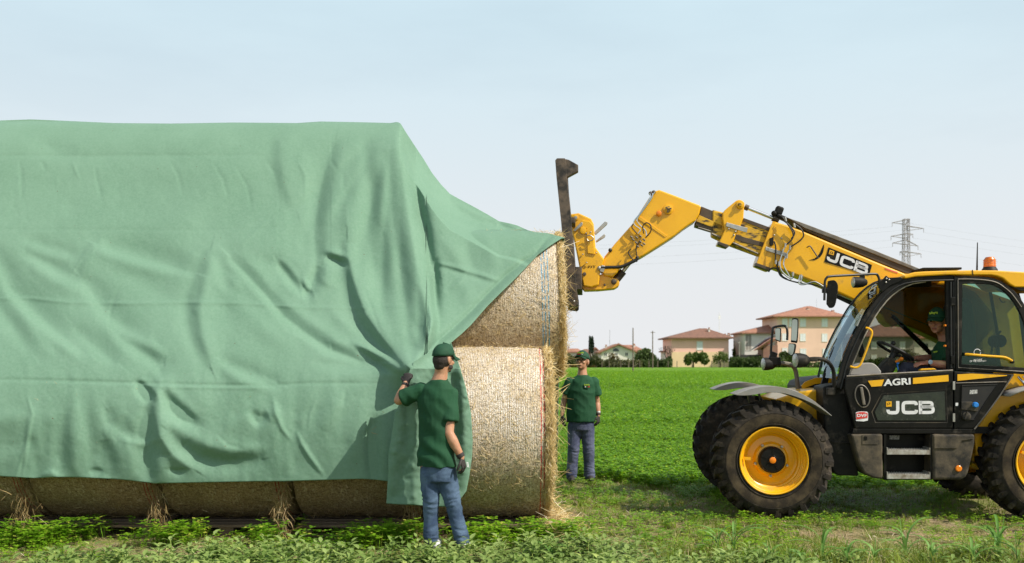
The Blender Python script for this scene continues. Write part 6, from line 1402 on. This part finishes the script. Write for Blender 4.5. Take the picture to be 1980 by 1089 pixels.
# boom lettering follows the slope of the boom
bk = [(1594, 507), (1602, 478), (1686, 512), (1681, 533)]
plate('lettering_panel', [(1594, 506.5), (1602, 478.5), (1686, 512.5), (1680.5, 532.5)], BN-.006, BN-.001, M['black_paint'], boom, bevel=0, ref=BN)
jcb('lettering', [(1597.5, 503), (1676, 532.5), (1682, 513.5), (1603, 483)], BN-.008, boom, M['white'])
plate('logo_square', [(1602, 491.5), (1604, 483), (1613, 486.2), (1611.5, 494)], BN-.0105, BN-.0085, M['yellow'], boom, bevel=0, ref=BN)
write('logo_letters', 'JCB', [(1604, 491), (1610, 493), (1611.5, 487.5), (1605, 485.5)], BN-.0115, M['black_paint'], boom)
write('lettering', 'Q-FIT', [(1124, 519.5), (1152, 519), (1152, 513.5), (1124, 514)], CN-.004, M['black_paint'], car, .01)
write('window_lettering', 'MACHINE', [(1883, 698.5), (1899, 697.5), (1899, 693.5), (1883, 694.5)], WN-.004, M['white'], qf, .01)
write('window_lettering', 'OF THE YEAR 2019', [(1875, 700.5), (1907, 699.5), (1907, 695.8+1), (1875, 697)], WN-.004, M['white'], qf, .01)
m = MB(); c = V(1889.5, 681.5, WN-.004); m.tube([c+Vector((.034*math.cos(t), 0, .034*math.sin(t))) for t in np.linspace(.4, 2*math.pi, 18)], .004, 4, caps=False); m.build('window_emblem', M['white'], qf)
# ------------------------------------------------------------------ people
def skin_mat(name, c1, c2):
    m = pm(name, c1, c2, 14, .5, 0, .12, 180); m.node_tree.nodes['Principled BSDF'].inputs['Subsurface Weight'].default_value = .12
    m.node_tree.nodes['Principled BSDF'].inputs['Subsurface Radius'].default_value = (.02, .008, .004); return m
M['skin'] = skin_mat('warm_skin', (.50, .27, .165), (.42, .20, .115)); M['skin_red'] = skin_mat('ruddy_skin', (.48, .23, .15), (.40, .16, .10))  # both standing men share one even warm skin tone
M['shirt'] = pm('green_cotton', (.005, .066, .024), (.0035, .050, .018), 3, .85, 0, .2, 220)
M['capcloth'] = pm('green_twill', (.006, .060, .026), (.004, .045, .019), 20, .8, 0, .15, 300)
M['glove'] = pm('dark_glove', (.022, .018, .018), (.035, .028, .026), 30, .7, 0, .3, 200)
M['hair_dark'] = pm('dark_hair', (.018, .012, .009), (.03, .02, .014), 60, .7, 0, .5, 250); M['hair_grey'] = pm('grey_hair', (.35, .32, .28), (.25, .22, .19), 60, .7, 0, .5, 250)
M['eye'] = pm('dark_eye', (.02, .015, .012), None, 8, .2); M['lip'] = pm('lips', (.36, .12, .09), (.3, .1, .08), 20, .5)
def denim(name, c1, c2):
    m = pm(name, c1, c2, 5, .85, 0, .35, 350, detail=6, lo=.4, hi=.62); return m
M['jeans'] = denim('blue_denim', (.028, .055, .115), (.085, .14, .22)); M['jeans_grey'] = denim('grey_blue_denim', (.045, .055, .115), (.11, .125, .20))
def fuse(name, mb, mat, parent, voxel=.009, smooth=3, disp=None, cut=None):
    """melts overlapping closed forms into one continuous surface"""
    me = mb.mesh(name+'_src'); ob = bpy.data.objects.new(name, me); C.objects.link(ob)
    r = ob.modifiers.new('r', 'REMESH'); r.mode = 'VOXEL'; r.voxel_size = voxel; r.use_smooth_shade = True
    if smooth: s = ob.modifiers.new('s', 'SMOOTH'); s.factor = .6; s.iterations = smooth
    dg = bpy.context.evaluated_depsgraph_get(); dg.update(); out = bpy.data.meshes.new_from_object(ob.evaluated_get(dg)); bpy.data.objects.remove(ob); bpy.data.meshes.remove(me)
    out.name = name
    if disp:
        n = len(out.vertices); co = np.empty(n*3); out.vertices.foreach_get('co', co); co = co.reshape(-1, 3); no = np.array([v.normal[:] for v in out.vertices])
        co = co+no*np.array([disp(c) for c in co])[:, None]; out.vertices.foreach_set('co', co.ravel()); out.update()
    return link_mesh(name, out, mat, parent, smooth=True)
def cloth_noise(sx, sy, sz, amp, seed=0, amp2=None):
    def f(c):
        a = mnoise.noise(Vector((c[0]*sx+seed, c[1]*sy, c[2]*sz))); b = mnoise.noise(Vector(((c[0]+c[2]*.7)*sx*2.1, c[1]*sy*2, (c[2]-c[0]*.4)*sz*2.3+seed*3)))
        return amp*((1-abs(a)*3) if False else a)+(amp2 or amp*.5)*(1-2*abs(b))*.8
    return f
class Body:
    def __init__(s, label, loc): s.root = empty('person', loc); tag(s.root, label, 'person'); s.loc = Vector(loc)
    def L(s, p): return Vector(p)-s.loc
def frame(F_, tilt=0):
    F_ = Vector(F_).normalized(); S = F_.cross(Vector((0, 0, 1))).normalized(); U = S.cross(F_).normalized(); return F_, S, U
def head(mb, c, F_, S, U, k=1.0):
    ax = (S, F_, U); q = lambda f, s, u: c+(F_*f+S*s+U*u)*k
    mb.ball(q(-.005, 0, .025), (.077*k, .096*k, .098*k), 18, 14, 0, ax); mb.ball(q(.028, 0, -.055), (.058*k, .062*k, .062*k), 14, 10, 0, ax); mb.ball(q(.066, 0, -.098), (.025*k, .02*k, .018*k), 10, 8, 0, ax)
    mb.tube([q(.088, 0, .012), q(.105, 0, -.012), q(.118, 0, -.032)], [.009*k, .011*k, .015*k], 8); mb.ball(q(.112, 0, -.036), (.019*k, .013*k, .011*k), 8, 6, 0, ax)
    for s_ in (-1, 1):
        mb.ball(q(.078, s_*.034, .026), (.024*k, .016*k, .011*k), 8, 6, 0, ax); mb.ball(q(.062, s_*.042, -.03), (.025*k, .025*k, .024*k), 8, 6, 0, ax)
        mb.ball(q(-.008, s_*.081, -.012), (.011*k, .021*k, .033*k), 8, 8, 0, ax); mb.ball(q(-.002, s_*.078, -.038), (.010*k, .012*k, .013*k), 8, 6, 0, ax)
    mb.ball(q(.084, 0, -.062), (.028*k, .012*k, .008*k), 8, 6, 0, ax); mb.ball(q(.082, 0, -.074), (.024*k, .012*k, .008*k), 8, 6, 0, ax)
def face_bits(b, body, c, F_, S, U, k=1.0, glasses=False):
    q = lambda f, s, u: b.L(c+(F_*f+S*s+U*u)*k); ax = (S, F_, U)
    m = MB()
    for s_ in (-1, 1): m.ball(q(.083, s_*.033, .006), (.013*k, .008*k, .006*k), 8, 6, 0, ax)
    m.build('eyes', M['eye'], body, True)
    m = MB(); m.ball(q(.089, 0, -.066), (.025*k, .012*k, .009*k), 10, 6, 0, ax); m.build('mouth', M['lip'], body, True)
    if glasses:
        m = MB()
        for s_ in (-1, 1):
            cc = q(.108, s_*.035, .002); m.tube([cc+(S*math.cos(t)*.027+U*math.sin(t)*.019)*k for t in np.linspace(0, 2*math.pi, 13)], .0025, 5, caps=False); m.tube([cc+S*s_*.027*k, q(.0, s_*.083, .008)], .0022, 5)
        m.tube([q(.111, -.01, .004), q(.111, .01, .004)], .003, 5); m.build('glasses', M['eye'], body, True)
def cap(b, c, F_, S, U, k=1.0, logo=True, drop=.0, hair=None):
    q = lambda f, s, u: b.L(c+(F_*f+S*s+U*u)*k); m = MB(); n = 28; rows = 9; vs = []; fs = []
    for j in range(rows):
        a = (math.pi/2)*(j/(rows-1))
        for i in range(n):
            t = 2*math.pi*i/n; r = math.cos(a)**.8 if j < rows-1 else 0.01; seam = 1+.012*abs(math.cos(3*t)); front = 1+.08*max(0, math.cos(t))*math.sin(a)
            vs.append(q(.106*r*math.cos(t)*seam-.006, .087*r*math.sin(t)*seam, .035-.018*(1-math.cos(t))*.5*(1-j/(rows-1))+.098*math.sin(a)*front))
    for j in range(rows-1):
        for i in range(n): fs.append((j*n+i, j*n+(i+1) % n, (j+1)*n+(i+1) % n, (j+1)*n+i))
    m.add(vs, fs); o = m.build('cap', M['capcloth'], b.root, True, 0, 50); s = o.modifiers.new('t', 'SOLIDIFY'); s.thickness = .005
    m = MB(); vs = []; fs = []; nu, nv = 13, 6
    for j in range(nv):
        for i in range(nu):
            t = R(-68+136*i/(nu-1)); e = j/(nv-1); ln = .085*math.cos(t*.95)**.7*e; x = .104*math.cos(t)+ln*1.0; y = .087*math.sin(t)*(1-.12*e); vs.append(q(x-.008, y, .036-.045*e*.6-.02*(math.sin(t)**2)*(.4+e)-drop*e))
    for j in range(nv-1):
        for i in range(nu-1): fs.append((j*nu+i, j*nu+i+1, (j+1)*nu+i+1, (j+1)*nu+i))
    m.add(vs, fs); br = m.build('brim', M['capcloth'], o, True); s = br.modifiers.new('t', 'SOLIDIFY'); s.thickness = .005; s.offset = 0
    m = MB(); m.ball(q(-.006, 0, .135), .009*k, 8, 6); m.build('button', M['capcloth'], o, True)
    if logo:
        m = MB()
        for i in range(7): t = R(-24+8*i); p = q(.112*math.cos(t)*.93, .092*math.sin(t)*.93, .085+.004*math.sin(i*2.)); m.obox(p, (.007*k, .009*k, (.014 if i % 2 else .02)*k), (0, 0, math.atan2(F_.y, F_.x)+t))
        m.build('cap_logo', LOGO_Y, o)
        if logo == 2:
            m = MB(); m.obox(q(.106, .012, .066), (.008, .05, .012), (0, 0, math.atan2(F_.y, F_.x))); m.build('cap_logo_red', M['red'], o); m = MB(); m.obox(q(.106, -.028, .066), (.008, .016, .012), (0, 0, math.atan2(F_.y, F_.x))); m.build('cap_logo_white', M['white'], o)
    return o
LOGO_Y = pm('yellow_green_print', (.45, .60, .05), None, 5, .7)
def hand(mb, wrist, d, nrm, curl=.35, k=1.0, thumb=1, spread=.0):
    """palm plus five fingers; d = direction of the fingers, nrm = back of the hand, thumb = side sign"""
    d = Vector(d).normalized(); nrm = (Vector(nrm)-d*Vector(nrm).dot(d)).normalized(); s = d.cross(nrm).normalized()*thumb; w = Vector(wrist)
    mb.loft([(w-d*.01*k, s*.026*k, nrm*.019*k), (w+d*.02*k, s*.032*k, nrm*.017*k), (w+d*.055*k, s*.041*k, nrm*.015*k), (w+d*.088*k, s*.041*k, nrm*.013*k), (w+d*.097*k, s*.036*k, nrm*.009*k)], 14)
    for i, (o_, L_) in enumerate(((.030, .072), (.010, .080), (-.010, .075), (-.029, .060))):
        p = w+d*(.086-.004*abs(i-1))*k+s*o_*k; dd = (d+s*o_*spread*8).normalized(); pts = [p]
        a = 0
        for seg, c_ in ((.42, curl*.8), (.33, curl*1.3), (.25, curl*1.0)):
            a += c_; v = dd*math.cos(a)-nrm*math.sin(a); p = p+v*L_*seg*k; pts.append(p)
        mb.limb(pts, [.0098*k, .0093*k, .0085*k, .0072*k], 8)
    p = w+d*.028*k+s*.026*k; v1 = (d*.62+s*.72-nrm*.25).normalized(); p2 = p+v1*.036*k; v2 = (d*.85+s*.35-nrm*(.3+curl*.5)).normalized(); p3 = p2+v2*.028*k; p4 = p3+(v2*.8-s*.2-nrm*curl*.3).normalized()*.022*k
    mb.limb([p-v1*.012*k, p, p2, p3, p4], [.012*k, .0145*k, .0115*k, .0105*k, .0085*k], 8)

# ---- young man seen from behind, holding the cover
Y1 = 8.70
def P1(x, y, d=0.): return at(x, y, Y1+d)
b = Body('young man seen from behind in a dark green shirt and jeans gripping the tarpaulin', (P1(852, 900).x, Y1, 0))
L = b.L; Fb, Sb, Ub = frame((.28, .96, 0)); Fh, Sh, Uh = frame((.68, .73, -.05)); hc = P1(858, 694)
m = MB(); head(m, L(hc), Fh, Sh, Uh, 1.0)
m.limb([L(hc-Fh*.02-Uh*.04), L(P1(853, 722)), L(P1(848, 742))], [.062, .060, .075])
TS = [((846, 915), .155, .11), ((844, 880), .16, .115), ((843, 835), .14, .10), ((843, 790), .145, .10), ((845, 760), .145, .085), ((847, 745), .10, .075), ((849, 734), .065, .06)]
m.loft([(L(P1(*c)), Sb*rx, Fb*ry) for c, rx, ry in TS], 18)
sl, el, wl_, hl = P1(814, 755, .02), P1(771, 774, .06), P1(785, 743, .14), P1(788, 731, .155)
sr, er, wr_, hr = P1(871, 764, .0), P1(868, 838, -.09), P1(892, 884, -.08), P1(896, 893, -.08)
m.limb([L(sl), L((sl+el)/2), L(el)], [.048, .050, .044]); m.limb([L(el), L(el.lerp(wl_, .35)), L(wl_)], [.045, .046, .030])
m.limb([L(sr), L((sr+er)/2), L(er)], [.048, .052, .043]); m.limb([L(er), L(er.lerp(wr_, .3)), L(wr_)], [.044, .047, .030])
m.limb([L(P1(833, 910)), L(P1(835, 968)), L(P1(836, 1040))], [.08, .055, .04]); m.limb([L(P1(864, 910)), L(P1(873, 968)), L(P1(893, 1046))], [.08, .055, .04])
hand(m, L(wl_), (hl-wl_)+Vector((.0, .01, .02)), (-.3, -1, .2), 1.15, .92, -1); hand(m, L(wr_), (.28, .05, -1), (.9, -.35, .2), .55, .92, 1)
body = fuse('body', m, M['skin'], b.root, .0075, 3); face_bits(b, body, hc, Fh, Sh, Uh)
m = MB(); q = lambda f, s, u: L(hc+Fh*f+Sh*s+Uh*u); ax = (Sh, Fh, Uh)
m.ball(q(-.022, 0, -.012), (.081, .088, .082), 18, 12, 0, ax); m.ball(q(-.045, 0, -.058), (.058, .052, .05), 14, 10, 0, ax)
m.ball(q(.03, 0, .03), (.079, .07, .06), 14, 10, 0, ax); fuse('hair', m, M['hair_dark'], b.root, .007, 2, lambda c: .003*mnoise.noise(Vector(c)*90))
m = MB(); 
for s_ in (-1, 1): m.ball(q(.035, s_*.058, -.072), (.010, .026, .022), 10, 8, 0, ax)
m.ball(q(.066, 0, -.1), (.027, .018, .017), 10, 8, 0, ax); m.build('beard', M['hair_dark'], b.root, True)
cap(b, hc, Fh, Sh, Uh, 1.03, False)
# shirt
SS = [((845, 902), .180, .135), ((844, 880), .174, .13), ((844, 840), .155, .115), ((843, 800), .160, .115), ((843, 770), .170, .115), ((845, 752), .158, .10), ((848, 741), .105, .085), ((849.5, 735), .074, .070)]
m = MB(); m.loft([(L(P1(*c)), Sb*rx, Fb*ry) for c, rx, ry in SS], 24)
m.limb([L(sl), L(sl.lerp(el, .45))], [.070, .072]); m.tube([L(sl.lerp(el, .3)), L(sl.lerp(el, .82))], [.072, .078], 16)
m.limb([L(sr), L(sr.lerp(er, .4))], [.071, .073]); m.tube([L(sr.lerp(er, .3)), L(sr.lerp(er, .70))], [.073, .079], 16)
def shirt_disp(c):
    z = c[2]; f = cloth_noise(3.2, 4, 2.2, .010, 2, .008)(c); g = .008*math.sin((c[0]*.8+c[2]*1.0)*38+4*mnoise.noise(Vector(c)*4))*max(.25, min(1, (1.2-z)/.3)); h_ = .003*mnoise.noise(Vector((c[0]*26, c[1]*20, c[2]*14))); return f+g+h_
shirt = fuse('shirt', m, M['shirt'], b.root, .0085, 2, shirt_disp)
m = MB(); m.tube([L(P1(849.5, 735.5)+Sb*.072*math.cos(t)+Fb*.068*math.sin(t)+Vector((0, 0, .012*math.sin(t)))) for t in np.linspace(0, 2*math.pi, 25)], .007, 6, caps=False); m.build('collar', M['shirt'], shirt, True)
m = MB()
m.loft([(L(P1(847, 893)), Sb*.158, Fb*.118), (L(P1(847, 915)), Sb*.163, Fb*.12), (L(P1(848, 930)), Sb*.155, Fb*.115)], 20)
m.limb([L(P1(832, 917)), L(P1(832, 945)), L(P1(833.5, 970, -.01)), L(P1(833, 1000, .01)), L(P1(833, 1040))], [.092, .082, .068, .063, .062], 16)
m.limb([L(P1(863, 917)), L(P1(869, 945)), L(P1(875, 970, -.01)), L(P1(882, 1000, .01)), L(P1(894, 1044))], [.093, .085, .070, .065, .064], 16)
def jean_disp(c):
    z = c[2]; k = .35+.8*math.exp(-((z-.45)/.12)**2)+.9*math.exp(-((z-.12)/.10)**2)
    return k*(.007*(1-2*abs(mnoise.noise(Vector((c[0]*7, c[1]*7, z*24+2*mnoise.noise(Vector(c)*5))))))+.003*mnoise.noise(Vector(c)*30))
jn = fuse('jeans', m, M['jeans'], b.root, .0085, 2, jean_disp)
m = MB()
for cx in (853, 871): m.obox(L(P1(cx+1, 917, -.13)), (.075, .012, .09), (0, 0, .1 if cx > 860 else -.2))
M['shoe'] = pm('white_trainers', (.6, .6, .6), (.4, .4, .42), 10, .7)
for (x, y) in ((837, 1056), (893, 1059)): m = MB(); p = L(P1(x, y)); p.z = .05; m.ball(p+Vector((.03, .07, 0)), (.048, .13, .05), 14, 10); m.build('shoe', M['shoe'], b.root, True)
m = MB(); hand(m, L(wl_), (hl-wl_)+Vector((.0, .01, .02)), (-.3, -1, .2), 1.15, 1.06, -1); m.tube([L(wl_.lerp(el, .15)), L(wl_)], [.037, .037], 14); fuse('glove', m, M['glove'], b.root, .004, 1)
m = MB(); hand(m, L(wr_), (.28, .05, -1), (.9, -.35, .2), .55, 1.06, 1); m.tube([L(wr_.lerp(er, .15)), L(wr_)], [.037, .037], 14); g_ = fuse('glove', m, M['glove'], b.root, .004, 1)
m = MB()
for k in range(4): m.obox(L(wr_)+Vector((.055+.002*k, -.035, -.045-.012*k)), (.02, .004, .006), (0, .3, .3))
m.build('glove_print', M['white'], g_)

# ---- older man standing behind the bale
Y2 = 13.6
def P2(x, y, d=0.): return at(x, y, Y2+d)
b = Body('older man with glasses in green cap and shirt standing beside the bale end', (P2(1124, 900).x, Y2, 0)); L = b.L
Fb, Sb, Ub = frame((-.12, -1, 0)); Fh, Sh, Uh = frame((-.42, -.9, .22)); hc = P2(1126, 698.5)
m = MB(); head(m, L(hc), Fh, Sh, Uh, 1.09); m.limb([L(hc-Fh*.02-Uh*.05), L(P2(1126, 716)), L(P2(1126, 727))], [.064, .060, .075])
TS = [((1124, 822), .15, .11), ((1124, 790), .16, .12), ((1125, 760), .165, .115), ((1125, 742), .17, .10), ((1126, 733), .12, .085), ((1126, 726), .065, .06)]
m.loft([(L(P2(*c)), Sb*rx, Fb*ry) for c, rx, ry in TS], 18)
sr, er, wr_ = P2(1148, 739), P2(1154.5, 778, .03), P2(1157, 803, -.03); sl, el, wl_ = P2(1102, 739), P2(1091, 772, .05), P2(1087, 803, -.02)
for a, c, d in ((sr, er, wr_), (sl, el, wl_)): m.limb([L(a), L((a+c)/2), L(c)], [.056, .050, .042]); m.limb([L(c), L(c.lerp(d, .35)), L(d)], [.042, .044, .029])
m.limb([L(P2(1112, 820)), L(P2(1109, 868)), L(P2(1105, 922))], [.08, .055, .04]); m.limb([L(P2(1135, 820)), L(P2(1138, 868)), L(P2(1140, 924))], [.08, .055, .04])
hand(m, L(wr_), (-.03, -.12, -1), (.8, -.5, 0), .45, .92, 1); hand(m, L(wl_), (0, -.1, -1), (-.8, -.5, 0), .4, .92, -1)
body = fuse('body', m, M['skin'], b.root, .008, 3); face_bits(b, body, hc, Fh, Sh, Uh, 1.09, True)
m = MB(); q = lambda f, s, u: L(hc+Fh*f+Sh*s+Uh*u); ax = (Sh, Fh, Uh); m.ball(q(-.03, 0, .0), (.083, .082, .08), 16, 12, 0, ax); m.build('hair', M['hair_grey'], b.root, True)
cap(b, hc, Fh, Sh, Uh, 1.10, 2, drop=-.02)
SS = [((1124, 815), .200, .150), ((1124, 798), .202, .152), ((1124, 775), .192, .142), ((1124.5, 755), .195, .135), ((1125, 743), .19, .118), ((1125.5, 735), .165, .105), ((1126, 729), .105, .085), ((1126, 725.5), .074, .07)]
m = MB(); m.loft([(L(P2(*c)), Sb*rx, Fb*ry) for c, rx, ry in SS], 24)
for a, c in ((sr, er), (sl, el)): m.limb([L(a), L(a.lerp(c, .4))], [.070, .073]); m.tube([L(a.lerp(c, .3)), L(a.lerp(c, .66))], [.074, .082], 16)
shirt = fuse('shirt', m, M['shirt'], b.root, .009, 2, cloth_noise(3.2, 4, 3, .012, 9, .009))
m = MB(); m.tube([L(P2(1126, 726)+Sb*.074*math.cos(t)+Fb*.07*math.sin(t)+Vector((0, 0, -.014*math.sin(t)))) for t in np.linspace(0, 2*math.pi, 25)], .006, 6, caps=False); m.build('collar', M['shirt'], shirt, True)
m = MB()
for i in range(6): m.obox(L(P2(1130.5+i*1.7, 744.5+.3*math.sin(i*1.4), -.145-.004*i)), (.010, .012, .016 if i % 2 else .024), (0, 0, .1))
m.build('chest_logo', LOGO_Y, shirt); m = MB(); m.obox(L(P2(1138, 748, -.15)), (.035, .012, .014)); m.build('chest_logo_red', M['red'], shirt); m = MB(); m.obox(L(P2(1132, 748, -.15)), (.016, .012, .014)); m.build('chest_logo_white', M['white'], shirt)
m = MB(); m.loft([(L(P2(1124, 808)), Sb*.172, Fb*.125), (L(P2(1124, 822)), Sb*.178, Fb*.128), (L(P2(1124, 832)), Sb*.165, Fb*.12)], 20)
m.limb([L(P2(1111, 824)), L(P2(1110, 848)), L(P2(1109, 870, -.01)), L(P2(1107, 895, .01)), L(P2(1105, 920))], [.098, .088, .078, .074, .072], 16)
m.limb([L(P2(1136, 824)), L(P2(1137, 848)), L(P2(1138, 870, -.01)), L(P2(1139, 895, .01)), L(P2(1140, 921))], [.098, .088, .078, .074, .072], 16)
fuse('jeans', m, M['jeans_grey'], b.root, .009, 2, jean_disp)
for x in (1105, 1141):
    m = MB(); p = L(P2(x, 930)); p.z = .05; m.ball(p+Vector((0, -.06, 0)), (.048, .13, .055), 14, 10); m.build('shoe', M['glove'], b.root, True)
m = MB(); hand(m, L(wr_), (-.03, -.12, -1), (.8, -.5, 0), .45, 1.06, 1); m.tube([L(wr_.lerp(er, .12)), L(wr_)], [.036, .036], 14); fuse('glove', m, M['glove'], b.root, .0045, 1)
m = MB(); hand(m, L(wl_), (0, -.1, -1), (-.8, -.5, 0), .4, 1.06, -1); fuse('glove', m, M['glove'], b.root, .0045, 1)
m = MB(); m.tube([L(wr_.lerp(er, .16)), L(wr_.lerp(er, .26))], [.038, .039], 14); m.build('watch', M['steel'], b.root, True)

# ---- driver in the cab
def PD(x, y, w): p = V(x, y, w); return O+EU*p.x+EW*p.y+Vector((0, 0, p.z))
b = Body('elderly driver in a green cap sitting at the steering wheel in the cab', PD(1826, 720, .6)); L = b.L
Fb, Sb, Ub = frame((-1, .0, 0)); Fh, Sh, Uh = frame((-.70, -.71, -.10)); hc = PD(1813, 621, .55)
m = MB(); head(m, L(hc), Fh, Sh, Uh, 1.12); m.limb([L(hc-Fh*.03-Uh*.05), L(PD(1824, 645, .6)), L(PD(1829, 660, .6))], [.068, .066, .08])
m.loft([(L(PD(*c)), Sb*rx, Fb*ry) for c, rx, ry in (((1840, 728, .6), .17, .13), ((1836, 700, .6), .17, .13), ((1834, 678, .6), .18, .11), ((1832, 666, .6), .12, .09))], 16)
sn, en, wn_ = PD(1838, 680, .40), PD(1836, 707, .34), PD(1793, 702, .38); sf, ef, wf = PD(1824, 680, .80), PD(1803, 694, .82), PD(1773, 693, .70)
for a, c, d in ((sn, en, wn_), (sf, ef, wf)): m.limb([L(a), L((a+c)/2), L(c)], [.060, .055, .047]); m.limb([L(c), L(c.lerp(d, .35)), L(d)], [.047, .048, .031])
hand(m, L(wn_), (-1, -.05, -.06), (0, -.35, 1), .30, 1.02, 1, .1); hand(m, L(wf), (-1, -.1, .15), (.1, -.3, 1), .9, 1.0, -1)
body = fuse('body', m, M['skin_red'], b.root, .0065, 2); face_bits(b, body, hc, Fh, Sh, Uh, 1.12)
m = MB(); q = lambda f, s, u: L(hc+(Fh*f+Sh*s+Uh*u)*1.12); ax = (Sh, Fh, Uh); m.ball(q(-.03, 0, .0), (.092, .092, .092), 16, 12, 0, ax); m.build('hair', M['hair_grey'], b.root, True)
cap(b, hc, Fh, Sh, Uh, 1.13, 1, drop=-.01)
m = MB(); m.loft([(L(PD(*c)), Sb*rx, Fb*ry) for c, rx, ry in (((1842, 730, .6), .21, .19), ((1838, 705, .6), .21, .185), ((1834, 682, .6), .21, .15), ((1831, 670, .6), .17, .12), ((1829, 661, .6), .08, .08))], 22)
for a, c, e_ in ((sn, en, .62), (sf, ef, .7)): m.limb([L(a), L(a.lerp(c, .4))], [.075, .078]); m.tube([L(a.lerp(c, .3)), L(a.lerp(c, e_))], [.078, .084], 16)
shirt = fuse('shirt', m, M['shirt'], b.root, .009, 2, cloth_noise(7, 7, 6, .010, 4, .008))
m = MB(); 
for i in range(4): m.obox(L(PD(1806+i*1.6, 681-.4*i, .50)), (.012, .02, .014))
m.build('chest_logo', LOGO_Y, shirt)
m = MB()
for w_ in (.44, .76): m.limb([L(PD(1832, 727, w_)), L(PD(1790, 722, w_)), L(PD(1750, 712, w_)), L(PD(1735, 745, w_)), L(PD(1728, 790, w_))], [.10, .095, .078, .066, .055], 14)
m.loft([(L(PD(1838, 716, .6)), Sb*.18, Fb*.15), (L(PD(1838, 732, .6)), Sb*.18, Fb*.16)], 16); fuse('trousers', m, pm('navy_trousers', (.012, .014, .028), (.02, .022, .04), 8, .85, 0, .2, 200), b.root, .010, 2, cloth_noise(8, 8, 8, .006, 6))
m = MB(); m.tube([L(wn_.lerp(en, .02)), L(wn_.lerp(en, .12))], [.037, .038], 14); w_ = m.build('watch', M['eye'], b.root, True)
m = MB(); cc = L(wn_.lerp(en, .07))+Vector((0, -.036, .012)); m.lathe([(0, .024), (-.008, .024), (-.010, .02), (-.010, 0)], cc, 'y', 18); m.build('watch_face', pm('pale_blue_dial', (.45, .6, .75), None, 5, .2), w_, True)
